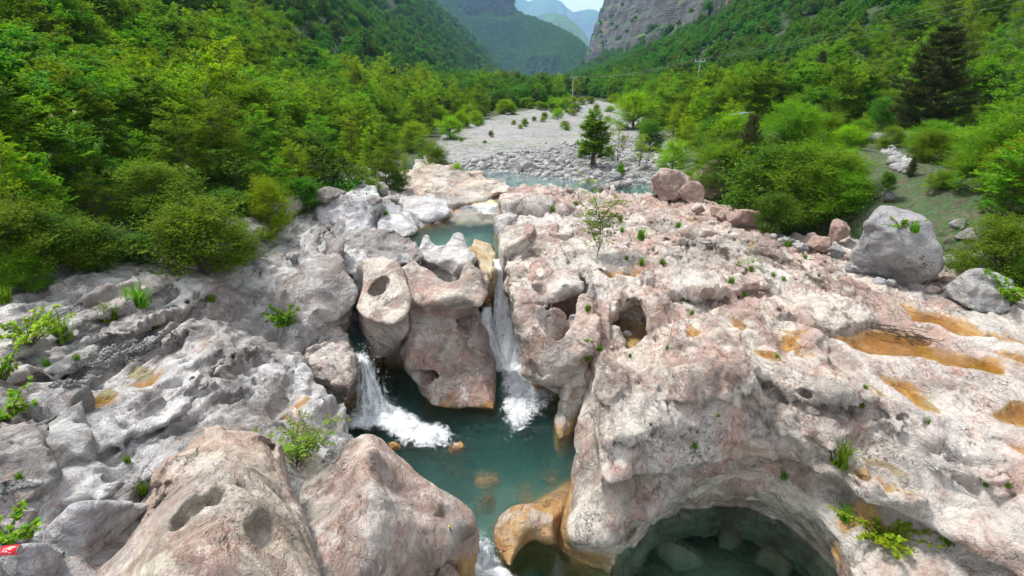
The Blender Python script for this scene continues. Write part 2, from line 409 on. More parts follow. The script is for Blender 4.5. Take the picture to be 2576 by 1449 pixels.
    R['right_ledge'] = rock('bedrock', rings, top, -1.2, res=.048, k=.10, seed=11, rough=1.25, warp=.07, amp=(.04, .025, .016), scal=.035, crack=.07, terr=.06, hook=hook, fac=(1.2, .5, 1.3), facet=.09, block=.06, cup=.05,
        carve=[('s', [('p', 1.9, 5, [(1975, 1060), (1985, 985), (2060, 950), (2150, 955), (2225, 985), (2262, 1030), (2240, 1110), (2190, 1180), (2140, 1195), (2095, 1160), (2075, 1100), (2020, 1070)]),
                      ('p', 2.75, 5, [(1950, 1050), (1890, 960), (1850, 860), (1860, 800), (2000, 790), (2160, 765), (2240, 830), (2285, 940), (2262, 1070), (2170, 1200), (2080, 1140)])], 1.74)],
        basin=[(r, p, z, d, .05, lab) for r, p, z, d, lab in pools.values()], steps=RSTEPS, strata=(.02, 1.6, .9, -1.2), cut_k=.08, mat=M.get('pink'), bbox=(-1, 10.5, 3.8, 23))
    # ---- bedrock of the left bank: grey bedded slabs
    topL = [(0, -100, 760, 3.8), (0, 0, 720, 3.7), (0, 300, 690, 3.45), (0, 540, 690, 2.88), (0, 0, 900, 3.5), (0, 300, 800, 3.3), (0, 540, 735, 2.85), (0, 420, 900, 3.08), (0, 200, 960, 3.22), (0, 60, 1050, 3.35), (0, 150, 800, 3.45), (0, 430, 760, 3.0), (0, 490, 700, 3.0),
            (0, 560, 800, 2.85), (0, 640, 885, 2.6), (0, 750, 940, 2.25), (0, 850, 985, 1.9), (0, 868, 1050, 1.5), (0, 600, 980, 2.75), (0, 480, 1060, 2.95), (0, 700, 1050, 2.3), (0, 780, 1100, 1.95), (0, 340, 1200, 3.0), (0, 200, 1100, 3.25), (0, 60, 1230, 3.3), (0, 30, 1400, 3.25), (0, 200, 1320, 3.0), (0, 300, 1420, 2.9),
            (0, 580, 860, 1.9), (0, 650, 870, 1.6), (0, 720, 905, 1.5), (0, 620, 780, 2.3), (0, 580, 720, 2.6), (0, 650, 650, 2.9), (0, 620, 560, 3.3), (0, 740, 620, 2.9), (0, 760, 560, 3.1), (0, 830, 500, 3.2), (0, 900, 560, 2.9), (0, 850, 620, 2.7), (0, 950, 600, 2.6), (0, 980, 640, 2.6), (0, 880, 700, 2.5), (0, 900, 800, 1.6), (0, 960, 500, 3.1), (0, 1100, 540, 2.6), (0, 820, 860, 1.4), (0, -200, 1100, 3.9), (0, -200, 1400, 3.7)]
    ptsT = [(0, 868, 1062, 1.5), (0, 868, 985, 1.9), (0, 800, 950, 2.1), (0, 760, 905, 1.5), (0, 850, 850, 1.3), (0, 900, 800, 1.3), (0, 880, 720, 2.3), (0, 960, 680, 2.5), (0, 1010, 640, 2.5), (0, 1060, 620, 2.5), (0, 1000, 606, 2.5), (0, 1050, 578, 2.5), (0, 1100, 562, 2.55), (0, 1180, 540, 2.6), (0, 1190, 480, 2.8)]
    pl = [U(*p) for p in ptsT] + [(-3, 30), (-8, 30), (-12, 22), (-11, 6), (-6, 3), (-1.2, 3.4), (-1.4, 5.2)]
    pb = [(x + .0, y) for x, y in pl]
    def hookL(X, Y, H, xs, ys):
        s = (X * 1.0 - Y * .10) * 1.05 + .45 * pn2(X, Y, .45, 2) + .10 * pn2(X, Y, 1.7, 4)
        f = s - np.floor(s); w = np.clip(sstep(-3.2, -4.2, X), 0.3, 1)
        a = (f - sstep(.93, .98, f)) * .05 * w * np.clip(pn2(X, Y, .6, 9) * .8 + .7, 0, 1.2)
        c1, e1 = cells2(X, Y, .55, 2.0, -.12, 41, .35); c2, e2 = cells2(X, Y, .26, .85, -.15, 43, .45); c3, e3 = cells2(X, Y, .12, .5, -.1, 47, .5)
        k1 = np.clip(pn2(X, Y, .45, 15) * 1.2 + .6, .1, 1); k2 = np.clip(pn2(X, Y, .7, 16) * 1.4 + .5, 0, 1); k3 = np.clip(pn2(X, Y, .6, 26) * 1.5 + .4, 0, 1)
        b = (c1 - .5) * .10 * k1 - .08 * np.clip(1 - e1 / .05, 0, 1) * k1 + (c2 - .5) * .06 * k2 - .03 * np.clip(1 - e2 / .07, 0, 1) * k2 + (c3 - .5) * .04 * k3
        b = b + terrace(X, Y, 1.62, 7.0, .75, 55, 2.2) * .11 * np.clip(pn2(X, Y, .4, 56) + .7, .2, 1) + terrace(X, Y, 1.6, 3.2, .28, 57) * .055
        return (H + a + b + fbm2(X, Y, 1.3, 4, 30) * .02).astype(np.float32)
    R['left_ledge'] = rock('bedrock', [('w', 1.0, pl), ('w', 3.0, pb)], topL, -.6, res=.055, k=.1, seed=23, rough=1.1, warp=.06, amp=(.02, .015, .012), scal=.01, crack=.06, terr=.045, hook=hookL, fac=(1.7, .35, 1.6), facet=.07, block=.07, cup=.01,
        basin=[(r, p, z, d, .05, lab) for r, p, z, d, lab in LPOOLS.values()], steps=LSTEPS, lip=.15, strata=(.05, 2.4, 2.0, -.3), mat=M.get('grey'), bbox=(-10.5, 0, 3.2, 26))

    # ---- sculpted rocks
    def T(name, mat, *a, **k):
        R.setdefault(name, []).append(rock(name, *a, mat=M.get(mat), **k)); return R[name][-1]
    o = T('carved_pillar', 'pink',
        [('p', 2.45, 5, [(325, 600, 2.75), (345, 690, 2.65), (390, 760, 2.5), (430, 845, 2.35), (520, 880, 2.3), (640, 885, 2.3), (760, 845, 2.35), (870, 835, 2.35), (960, 880, 2.3), (1060, 880, 2.3), (1108, 820, 2.4), (1085, 700, 2.6), (1050, 610, 2.75), (990, 562, 2.8), (920, 565, 2.75), (860, 640, 2.65), (760, 620, 2.65), (700, 570, 2.75), (560, 533, 2.8), (420, 560, 2.75)]),
         ('f', 1.75, 5, [(500, 930), (620, 960), (760, 960), (900, 950), (1005, 920)], 1.3),
         ('f', 1.3, 5, [(485, 1130), (600, 1150), (760, 1130), (900, 1120), (1040, 1060)], 1.5),
         ('f', .85, 5, [(435, 1235), (470, 1310), (640, 1300), (800, 1280), (960, 1290), (1120, 1240)], 1.6),
         ('f', .6, 5, [(455, 1325), (560, 1420), (760, 1420), (960, 1420), (1140, 1370)], 1.6),
         ('f', .15, 8, [(560, 100), (640, 190), (740, 235), (900, 235), (1050, 240), (1150, 235)], 1.5),
         ('f', -.3, 8, [(600, 190), (700, 210), (900, 215), (1050, 220), (1130, 215)], 1.3)],
        [(5, 560, 545, 2.82), (5, 420, 570, 2.78), (5, 340, 620, 2.75), (5, 990, 575, 2.88), (5, 1040, 640, 2.8), (5, 860, 650, 2.62), (5, 720, 700, 2.6), (5, 560, 680, 2.72), (5, 500, 780, 2.55), (5, 760, 790, 2.52), (5, 950, 720, 2.66), (5, 1090, 820, 2.4), (5, 450, 840, 2.4), (5, 700, 860, 2.4), (5, 950, 850, 2.42)],
        -.8, res=.037, k=.16, seed=3, warp=.05, amp=(.09, .05, .02), scal=.07, crack=.035,
        carve=[('e', 5, 490, 590, 2.8, .13, .13, .16, 0), ('e', 5, 495, 815, 2.55, .13, .10, .10, .3), ('e', 5, 640, 770, 2.62, .2, .15, .15, .3), ('e', 8, 590, 15, .62, .24, .10, .05, .5), ('e', 5, 1000, 960, 1.6, .3, .3, .12, 0)])
    tag(o, 'tall carved limestone pillar with overhanging head standing in the middle of the pool', 'rock pillar')
    o = T('carved_pillar', 'pink',
        [('p', 2.4, 5, [(195, 690), (150, 790), (115, 870), (160, 915), (300, 960), (440, 970), (520, 900), (470, 720), (340, 560, 2.8), (180, 570, 2.8), (140, 600, 2.7)]),
         ('f', 1.6, 5, [(130, 940), (220, 1010), (340, 1040), (500, 1030)], 1.3),
         ('f', .75, 5, [(222, 1170), (250, 1225), (340, 1225), (500, 1150)], 1.2),
         ('f', .35, 5, [(330, 1190), (400, 1200), (500, 1180)], .8)],
        [(5, 190, 700, 2.55), (5, 130, 850, 2.3), (5, 250, 900, 2.3), (5, 440, 920, 2.35), (5, 340, 600, 2.85), (5, 200, 590, 2.8), (5, 300, 690, 2.7), (5, 480, 760, 2.6)],
        -.2, res=.035, k=.14, seed=5, warp=.04, amp=(.07, .04, .018), scal=.04, crack=.03,
        carve=[('e', 5, 335, 790, 2.35, .36, .48, .50, .1), ('e', 5, 400, 860, 1.9, .18, .22, .3, 0)])
    tag(o, 'pale rock pillar with a deep round cavity left of the overhanging central pillar', 'rock pillar')
    o = T('boulder', 'pink',
        [('p', 1.2, 0, [(742, 935), (790, 900), (836, 848), (862, 845), (892, 870), (904, 905), (905, 955), (862, 978), (800, 960)]),
         ('f', .3, 0, [(770, 985), (840, 1000), (905, 975)], 1.1)],
        [(0, 760, 930, 1.45), (0, 800, 895, 1.6), (0, 840, 855, 1.55), (0, 885, 880, 1.45), (0, 900, 950, 1.15), (0, 850, 965, 1.2)], -.5, res=.035, k=.22, seed=7, amp=(.06, .03, .02), scal=.04)
    tag(o, 'rounded boulder with orange wet side beside the smaller left waterfall', 'boulder')
    o = T('rock_fin', 'grey',
        [('p', 2.6, 4, [(2150, 520, 3.0), (2195, 445, 3.1), (2270, 432, 3.1), (2345, 470, 3.05), (2400, 440, 3.05), (2470, 480, 2.95), (2530, 600, 2.75), (2590, 680, 2.6), (2610, 800, 2.4), (2560, 900, 2.2), (2420, 960, 2.1), (2280, 930, 2.1), (2110, 880, 2.1), (2040, 790, 2.3), (2110, 700, 2.7)]),
         ('f', 1.4, 4, [(1990, 1180), (2080, 1300), (2240, 1180), (2420, 1070), (2560, 1000)], 2.0), ('f', .8, 4, [(1990, 1280), (2080, 1330), (2260, 1230), (2430, 1100), (2570, 1020)], 2.0)],
        [(4, 2200, 450, 3.2), (4, 2350, 470, 3.1), (4, 2120, 660, 2.75), (4, 2350, 700, 2.65), (4, 2300, 900, 2.3), (4, 2100, 850, 2.3), (4, 2450, 1000, 1.75), (4, 2060, 1180, 1.6), (4, 2500, 600, 2.85), (4, 2580, 750, 2.45), (4, 2230, 1100, 1.75), (4, 2400, 550, 3.0)],
        .3, res=.04, k=.16, seed=9, amp=(.10, .05, .02), scal=.09, crack=.03, strata=(.03, 3, .6, -1))
    tag(o, 'tall grey sculpted limestone fin standing on the left bank', 'rock')
    o = T('skull_shaped_rock', 'pink',
        [('p', 2.55, 5, [(1272, 700), (1300, 668), (1400, 650, 2.55), (1470, 612, 2.6), (1550, 545, 2.72), (1600, 520, 2.75), (1650, 530, 2.74), (1690, 580, 2.7), (1750, 615, 2.65), (1765, 690, 2.55), (1780, 770, 2.45), (1690, 800, 2.35), (1600, 825, 2.3), (1548, 850, 2.25), (1535, 872, 2.25), (1470, 890, 2.22), (1390, 912, 2.2), (1310, 890, 2.22), (1285, 840, 2.3), (1280, 770, 2.4)]),
         ('f', 2.2, 5, [(1310, 880), (1390, 905), (1480, 885), (1545, 855), (1640, 825), (1765, 775)], .9), ('f', 2.06, 5, [(1330, 800), (1480, 800), (1640, 740), (1770, 720)], .7), ('f', 1.5, 5, [(1420, 930), (1500, 930), (1640, 880), (1780, 850)], .6)],
        [(5, 1600, 535, 2.85), (5, 1290, 690, 2.58), (5, 1450, 640, 2.62), (5, 1740, 660, 2.68), (5, 1400, 800, 2.48), (5, 1650, 720, 2.68), (5, 1350, 880, 2.28), (5, 1540, 840, 2.3), (5, 1490, 850, 2.32), (5, 1760, 770, 2.5)],
        1.1, res=.03, k=.12, seed=13, warp=.03, amp=(.05, .03, .015), scal=.05, crack=.02,
        carve=[("e", 5, 1455, 745, 2.45, .17, .20, .55, 0), ("e", 5, 1580, 800, 2.45, .14, .12, .10, .3)])
    tag(o, 'bone-like limestone rock pierced by one round hole right of the main waterfall', 'rock')
    o = T('bowl_shaped_rock', 'pink',
        [('p', 1.9, 5, [(1266, 965, 2.1), (1298, 915, 2.2), (1340, 910, 2.2), (1420, 925, 2.2), (1520, 860, 2.4), (1700, 800, 2.5), (1790, 860, 2.5), (1832, 905, 2.4), (1850, 960, 2.3), (1880, 1080, 2.0), (1890, 1190, 1.8), (1790, 1290, 1.5), (1650, 1300, 1.45), (1500, 1380, 1.2), (1420, 1320, 1.3), (1370, 1230, 1.5), (1320, 1090, 1.8), (1280, 1010, 2.0)]),
         ('f', .9, 5, [(1340, 1300), (1410, 1395), (1500, 1430), (1660, 1420), (1880, 1340)], 1.8), ('f', .2, 5, [(1400, 1425), (1500, 1445), (1700, 1460), (1890, 1420)], 1.6)],
        [(5, 1320, 930, 2.25), (5, 1400, 1020, 2.05), (5, 1480, 1130, 1.85), (5, 1600, 1190, 1.72), (5, 1680, 1130, 1.85), (5, 1760, 960, 2.25), (5, 1800, 890, 2.45), (5, 1860, 1050, 2.2), (5, 1400, 1300, 1.3), (5, 1600, 1300, 1.4), (5, 1850, 1220, 1.75), (5, 1300, 1000, 2.1), (5, 1500, 900, 2.3)],
        -.6, res=.032, k=.14, seed=15, warp=.04, amp=(.06, .03, .015), scal=.05, crack=.03,
        carve=[('s', [('p', 1.5, 5, [(1560, 1140), (1580, 1105), (1640, 1095), (1670, 1110), (1655, 1160), (1615, 1185)]), ('p', 2.3, 5, [(1400, 960), (1440, 900), (1560, 860), (1700, 810), (1760, 850), (1740, 930), (1690, 1060), (1640, 1170), (1590, 1190), (1520, 1120)])], 1.45)])
    tag(o, 'hollowed bowl-shaped limestone rock with a small brown puddle below the pierced rock', 'rock')
    o = T('rock_rib', 'pink',
        [('f', 1.05, 8, [(1650, 60), (1720, 40), (1800, 40), (1890, 0)], .9), ('f', .5, 8, [(1620, 240), (1700, 240), (1800, 210), (1890, 150)], .8),
         ('f', 0, 8, [(1565, 430), (1620, 452), (1710, 415), (1800, 360), (1850, 330)], .8)],
        [(8, 1670, 60, 1.0), (8, 1800, 10, 1.15), (8, 1880, 0, 1.25), (8, 1640, 200, .8)], -.6, res=.032, k=.12, seed=17, amp=(.06, .03, .015), scal=.05, crack=.04)
    tag(o, 'narrow pinkish rock rib dipping into the right edge of the pool', 'rock')
    o = T('boulder', 'pink', [('p', .5, 8, [(1480, 40), (1500, 15), (1560, 10), (1620, 30), (1640, 90), (1610, 112), (1540, 85)]), ('f', 0, 8, [(1490, 70), (1600, 120)], .5)],
        [(8, 1500, 30, .55), (8, 1600, 60, .5), (8, 1560, 20, .6), (8, 1630, 90, .35)], -.5, res=.03, seed=18, amp=(.03, .02, .01))
    tag(o, 'small flat pinkish rock at the waterline under the bowl-shaped rock', 'rock')
    o = T('rock_buttress', 'pink',
        [('p', 3.0, 5, [(1212, 530, 2.6), (1240, 450, 2.85), (1300, 428, 2.9), (1370, 430, 2.9), (1400, 375, 3.0), (1440, 315, 3.1), (1490, 310, 3.1), (1560, 345, 3.1), (1640, 395, 3.0), (1700, 445, 2.9), (1830, 430, 2.9), (1830, 520, 2.75), (1780, 570, 2.65), (1740, 640, 2.5), (1560, 600, 2.5), (1400, 600, 2.55), (1300, 560, 2.6)]),
         ('f', 2.0, 5, [(1195, 720), (1260, 770), (1400, 760), (1600, 760), (1760, 700)], 1.9), ('f', 1.5, 5, [(1178, 800), (1240, 835), (1300, 830), (1500, 800)], 1.9), ('f', .3, 5, [(1250, 900), (1320, 980), (1500, 900)], 1.3)],
        [(5, 1460, 320, 3.15), (5, 1300, 440, 2.9), (5, 1400, 420, 3.0), (5, 1560, 370, 3.1), (5, 1680, 470, 2.95), (5, 1800, 450, 2.9), (5, 1230, 530, 2.7), (5, 1560, 520, 2.75), (5, 1780, 550, 2.7), (5, 1400, 560, 2.65)],
        -.3, res=.035, k=.14, seed=19, warp=.05, amp=(.09, .05, .018), scal=.06, crack=.03,
        carve=[('e', 5, 1425, 490, 2.85, .34, .36, .34, .2)])
    tag(o, 'broad rock buttress with a scooped face right beside the top of the waterfall', 'rock')
    # upper right bumps, each its own polygon
    for mt, seed, lab, z, zt, poly in [
        ('pink', 31, 'flat cap rock with a yellow puddle above the right side of the upper pool', 3.1, 3.45, [(1182, 105), (1198, 62), (1260, 48), (1380, 14), (1450, 4), (1550, 36), (1592, 75), (1580, 135), (1540, 182), (1440, 186), (1330, 176), (1220, 142)]),
        ('pink', 32, 'round knobbly rock between the flat cap rock and the slender sapling', 3.05, 3.3, [(1580, 160), (1600, 110), (1640, 78), (1700, 85), (1730, 130), (1730, 190), (1690, 215), (1620, 205)]),
        ('grey', 33, 'dark grey overhanging rock at the right edge of the upper pool', 2.85, 3.05, [(1118, 215), (1140, 160), (1190, 142), (1290, 165), (1340, 200), (1320, 250), (1240, 285), (1190, 312), (1130, 262)]),
        ('pink', 34, 'wavy pink-veined rock shelf behind the broad buttress', 2.95, 3.3, [(1185, 390), (1190, 310), (1235, 278), (1300, 250), (1335, 185), (1480, 190), (1570, 205), (1700, 255), (1760, 300), (1660, 350), (1560, 350), (1440, 320), (1380, 400), (1300, 430), (1205, 450)]),
        ('pink', 35, 'smooth hump of pinkish rock right of the slender sapling', 2.95, 3.2, [(1960, 180), (1985, 120), (2050, 95), (2120, 140), (2150, 200), (2100, 260), (2000, 260)]),
        ('pink', 36, 'long rounded rock shelf with grass growing under its lip', 2.9, 3.15, [(1950, 300), (2000, 270), (2120, 250), (2300, 230), (2370, 300), (2360, 400), (2260, 390), (2160, 330), (2040, 310)]),
        ('pink', 37, 'humped rock with an orange crescent puddle behind the pot-holed ledge', 2.75, 3.05, [(1800, 420), (1860, 360), (1950, 330), (2080, 340), (2200, 380), (2240, 470), (2120, 490), (1960, 480), (1890, 450)]),
        ('pink', 38, 'low wavy rock hump under the boulder pile on the right bank', 2.95, 3.2, [(2360, 260), (2450, 200), (2560, 190), (2700, 240), (2760, 330), (2640, 380), (2480, 350), (2380, 330)])]:
        P = [U(5, x, y, z) for x, y in poly]; c = np.mean(P, 0)
        tp = [(5, x, y, z + .02) for x, y in poly[::2]]
        tpw = [(5, *np.mean(poly, 0) , zt), (5, *(np.mean(poly, 0) * .6 + np.array(poly[2]) * .4), zt - .05), (5, *(np.mean(poly, 0) * .6 + np.array(poly[-2]) * .4), zt - .12)]
        big = [(c[0] + (x - c[0]) * .98, c[1] + (y - c[1]) * .98 + .05) for x, y in P]
        o = T('rounded_rock', mt, [('w', z, P), ('w', z - .9, big)], tp + tpw, z - 1.0, res=.045, k=.18, seed=seed, warp=.08, amp=(.07, .05, .02), scal=.07, crack=.03,
              basin=[(5, [(1240, 100), (1270, 88), (1312, 92), (1300, 108), (1255, 115)], 3.33, .1, .04, 'yellowish puddle on top of the flat cap rock by the upper pool')] if seed == 31 else ())
        tag(o, lab, 'rock')
    o = T('rock_ridge', 'grey',
        [('p', 2.75, 5, [(600, 470, 2.65), (622, 395, 2.7), (650, 385, 2.72), (720, 410, 2.75), (800, 400, 2.8), (808, 350, 2.9), (860, 345, 2.84), (930, 360, 2.82), (968, 420, 2.8), (1000, 500, 2.65), (960, 560, 2.6), (905, 590, 2.5), (860, 560, 2.6), (800, 545, 2.6), (720, 550, 2.6), (620, 540, 2.6)]), ('f', 2.2, 5, [(610, 600), (760, 620), (880, 640), (990, 590)], 1.6)],
        [(5, 640, 395, 2.74), (5, 720, 440, 2.6), (5, 860, 355, 2.88), (5, 930, 380, 2.84), (5, 980, 500, 2.7), (5, 880, 560, 2.6), (5, 640, 520, 2.62), (5, 800, 420, 2.78)], 1.4, res=.04, k=.14, seed=41, amp=(.06, .04, .015), scal=.07,
        carve=[('e', 5, 800, 590, 2.5, .3, .4, .35, 0)])
    tag(o, 'two-humped rock ridge damming the near edge of the upper pool', 'rock')
    o = T('rock_lip', 'ochre',
        [('p', 2.3, 5, [(960, 560), (1000, 480), (1130, 505), (1155, 560), (1172, 610), (1142, 650), (1115, 730), (1090, 690), (1050, 620), (990, 570)]), ('f', 1.2, 5, [(1080, 850), (1115, 880), (1150, 860)], 1.2)],
        [(5, 1000, 490, 2.6), (5, 1130, 515, 2.5), (5, 1150, 600, 2.4), (5, 1110, 700, 2.3), (5, 980, 560, 2.6)], -.4, res=.035, k=.12, seed=43, amp=(.06, .04, .02), scal=.05)
    tag(o, 'yellowish wet rock lip where the main waterfall drops', 'rock')
    o = T('rock_step', 'ochre', [('p', .5, 5, [(1085, 900), (1130, 830), (1165, 860), (1240, 840), (1300, 900), (1290, 1000), (1240, 1000), (1170, 1010), (1110, 940)]), ('f', 0, 5, [(1060, 980), (1170, 1080), (1320, 1100)], 1.5)],
        [(5, 1120, 840, 1.0), (5, 1260, 850, .9), (5, 1170, 1000, .5), (5, 1080, 930, .8), (5, 1280, 1000, .5)], -.6, res=.035, k=.12, seed=44, amp=(.08, .06, .03), scal=.08)
    tag(o, 'brown wet rock step broken by the main waterfall', 'rock')
    o = T('rounded_rock', 'white',
        [('p', 2.9, 5, [(365, 155, 2.95), (450, 72, 3.05), (620, 60, 3.08), (660, 34, 3.1), (720, 60, 3.08), (780, 100, 3.05), (835, 165, 2.85), (862, 245, 2.6), (760, 255, 2.55), (620, 292, 2.5), (575, 287, 2.52), (550, 235, 2.66), (450, 195, 2.8)]), ('f', 2.3, 5, [(580, 300), (640, 300), (760, 262), (870, 252)], 2.2)],
        [(5, 450, 80, 3.1), (5, 640, 50, 3.2), (5, 800, 130, 3.0), (5, 850, 235, 2.65), (5, 580, 210, 2.85), (5, 400, 160, 2.98), (5, 700, 150, 2.98), (5, 700, 262, 2.56)], 1.6, res=.05, k=.14, seed=45, amp=(.08, .05, .02), scal=.09)
    tag(o, 'scooped grey rock face curving into the far side of the turquoise pool', 'rock')
    o = T('rounded_rock', 'tan',
        [('p', 3.0, 2, [(415, 1350), (480, 1262), (560, 1228), (640, 1190), (780, 1200), (870, 1240), (1000, 1268), (1100, 1290), (1200, 1335), (1245, 1382), (1180, 1392), (1000, 1382), (830, 1402), (640, 1400), (500, 1425)]), ('f', 2.7, 2, [(430, 1482), (700, 1490), (900, 1470), (1200, 1420)], 4.5)],
        [(2, 460, 1320, 3.12), (2, 600, 1240, 3.35), (2, 760, 1225, 3.35), (2, 900, 1275, 3.25), (2, 1150, 1340, 3.1), (2, 700, 1380, 3.08), (2, 1000, 1360, 3.05), (2, 500, 1400, 3.05)], 1.8, res=.07, k=.10, seed=47, amp=(.09, .05, .022), scal=.12, crack=.05, terr=0)
    tag(o, 'long smooth cap rock at the bend between the river and the upper pool', 'rock')
    o = T('wavy_slab', 'white',
        [('p', 2.7, 5, [(-170, 300), (-160, 160), (-60, 128), (60, 125), (180, 150), (285, 185), (312, 250), (305, 330), (335, 385), (250, 385), (120, 375), (-20, 370)]), ('f', 2.2, 5, [(-100, 420), (100, 430), (330, 400)], 2.0)],
        [(5, -100, 150, 3.4), (5, 60, 135, 3.4), (5, 260, 190, 3.2), (5, 300, 350, 2.6), (5, 100, 350, 2.7), (5, -100, 340, 2.8), (5, 100, 240, 3.05)], 1.6, res=.045, k=.14, seed=49, amp=(.06, .04, .02), scal=.10)
    tag(o, 'white water-worn slab with wavy flutes on the left bank', 'rock')
    o = T('wavy_slab', 'white',
        [('p', 2.6, 5, [(300, 230), (340, 180), (450, 200), (540, 240), (580, 290), (620, 300), (560, 335), (430, 370), (340, 365), (310, 300)]), ('f', 2.2, 5, [(330, 390), (450, 380), (610, 310)], 1.2)],
        [(5, 340, 200, 3.0), (5, 450, 220, 2.95), (5, 560, 290, 2.7), (5, 600, 305, 2.55), (5, 430, 355, 2.55), (5, 340, 350, 2.6)], 1.6, res=.045, k=.14, seed=51, amp=(.05, .04, .02), scal=.07)
    tag(o, 'small whitish slab sloping into the turquoise pool on its left side', 'rock')
    o = T('rounded_rock', 'grey',
        [('p', 2.7, 5, [(190, 520), (215, 450), (330, 405), (400, 410), (480, 450), (600, 480), (600, 550), (480, 545), (330, 560), (215, 560)]), ('f', 2.2, 5, [(200, 600), (400, 610), (600, 590)], 1.2)],
        [(5, 220, 480, 2.8), (5, 370, 412, 2.95), (5, 520, 470, 2.8), (5, 400, 540, 2.65), (5, 560, 540, 2.6)], 1.3, res=.045, k=.14, seed=53, amp=(.05, .04, .02), scal=.08)
    tag(o, 'grey wave-shaped rock left of the two-humped ridge', 'rock')
    # ---- foreground
    o = T('domed_boulder', 'tan',
        [('p', 3.0, 7, [(1318, 440, 3.1), (1400, 380, 3.1), (1520, 370, 3.1), (1600, 347, 3.1), (1750, 347, 3.1), (1860, 385, 3.05), (1960, 480, 3.0), (2040, 610), (2065, 720), (2120, 870), (2190, 980), (2260, 1090), (2300, 1290, 2.9), (2345, 1500, 2.9), (2400, 1800, 2.9), (500, 1900, 3.2), (545, 1460, 3.2), (640, 1330, 3.2), (760, 1250, 3.2), (870, 1100, 3.15), (1000, 1000, 3.1), (1080, 860, 3.1), (1130, 750, 3.1), (1250, 600, 3.1)]),
         ('p', 2.2, 7, [(1318, 560), (1450, 480), (1750, 450), (1960, 560), (2050, 760), (2200, 1100), (2300, 1400), (2300, 1900), (700, 1900), (700, 1500), (900, 1200), (1100, 1000), (1200, 800)])],
        [(7, 1340, 450, 3.12), (7, 1500, 400, 3.15), (7, 1750, 360, 3.12), (7, 1960, 500, 3.0), (7, 1400, 700, 3.5), (7, 1700, 650, 3.55), (7, 1100, 900, 3.3), (7, 1500, 900, 3.72), (7, 1900, 880, 3.4), (7, 700, 1350, 3.35), (7, 1150, 1250, 3.75), (7, 1650, 1300, 3.75), (7, 1950, 1050, 3.45), (7, 2200, 1250, 3.05), (7, 2100, 900, 3.0), (7, 2050, 1400, 3.35), (7, 800, 1600, 3.5), (7, 1600, 1600, 3.8), (7, 2300, 1600, 3.1)],
        1.6, res=.031, k=.22, seed=61, block=.015, warp=.04, amp=(.06, .035, .018), scal=.03, crack=.03,
        carve=[('h', 7, 1440, 900, 3.55, .31, .155, .17, 1.5), ('e', 7, 2010, 1070, 3.45, .22, .24, .18, .5), ('e', 7, 1780, 1100, 3.75, .16, .10, .10, .5), ('e', 7, 1850, 800, 3.5, .12, .1, .08, .2)])
    tag(o, 'large domed tan boulder with an oval hollow in the near left foreground', 'boulder')
    o = T('rock_ridge', 'pink',
        [('p', 1.7, 8, [(-320, 300, 2.1), (-150, 480, 2.3), (0, 560, 2.3), (60, 520, 2.4), (180, 390, 2.5), (250, 375, 2.5), (305, 410, 2.4), (380, 520, 2.2), (500, 620, 2.0), (620, 745, 1.85), (700, 790, 1.8), (800, 832, 1.75), (880, 872, 1.7), (960, 942, 1.6), (1080, 1085, 1.45), (1105, 1132, 1.4), (1060, 1172, 1.45), (1000, 1205, 1.5), (900, 1262, 1.6), (780, 1322, 1.7), (640, 1365, 1.8), (500, 1402, 1.9), (380, 1460, 2.0), (100, 1700, 2.2), (-200, 1700, 2.4), (-300, 900, 2.4)]),
         ('p', .6, 8, [(-320, 420), (60, 640), (250, 560), (500, 760), (700, 900), (900, 1010), (1000, 1120), (950, 1210), (780, 1330), (600, 1420), (300, 1600), (0, 1900), (-300, 1900), (-400, 900)])],
        [(8, 230, 390, 2.65), (8, 265, 520, 2.85), (8, 380, 540, 2.25), (8, 600, 750, 1.9), (8, 900, 900, 1.72), (8, 1085, 1125, 1.45), (8, 800, 1280, 1.8), (8, 520, 1370, 2.1), (8, 260, 850, 2.75), (8, 80, 640, 2.45), (8, 0, 900, 2.35), (8, -50, 1250, 2.5), (8, 600, 1000, 2.15), (8, 300, 1200, 2.55), (8, 0, 560, 2.3), (8, 850, 1050, 1.95), (8, 200, 1600, 2.4), (8, -200, 1600, 2.7), (8, 420, 800, 2.3), (8, -200, 500, 2.3), (8, -180, 300, 2.2)],
        -.6, res=.04, k=.13, seed=63, warp=.05, amp=(.07, .04, .02), scal=.05, crack=.035,
        carve=[('e', 8, 835, 940, 1.9, .10, .09, .12, 0), ('e', 8, 830, 1000, 1.9, .11, .06, .08, .3)])
    tag(o, 'pink-veined pointed rock ridge in the foreground jutting right over the outlet channel', 'rock')
    o = T('boulder', 'pink', [('p', .4, 8, [(380, 1500), (440, 1400), (520, 1375), (640, 1365), (740, 1335), (800, 1350), (870, 1410), (920, 1470), (900, 1600), (400, 1600)]), ('f', -.3, 8, [(380, 1650), (920, 1650)], 1.2)],
        [(8, 450, 1410, .65), (8, 740, 1345, .7), (8, 860, 1430, .5), (8, 650, 1450, .75), (8, 600, 1600, .6)], -.9, res=.03, seed=65, amp=(.05, .03, .015), k=.15)
    tag(o, 'purplish pink rock under the foreground ridge at the bottom edge', 'rock')
    o = T('boulder', 'ochre', [('p', .2, 8, [(780, 1330), (850, 1270), (950, 1240), (985, 1300), (970, 1340), (920, 1360), (900, 1420), (860, 1420), (820, 1370)]), ('f', -.4, 8, [(800, 1450), (900, 1480), (980, 1380)], .7)],
        [(8, 800, 1320, .6), (8, 960, 1250, .5), (8, 880, 1350, .5), (8, 970, 1320, .35)], -.9, res=.03, seed=66, amp=(.05, .04, .02))
    tag(o, 'orange wet rock wedged under the nose of the foreground ridge', 'rock')
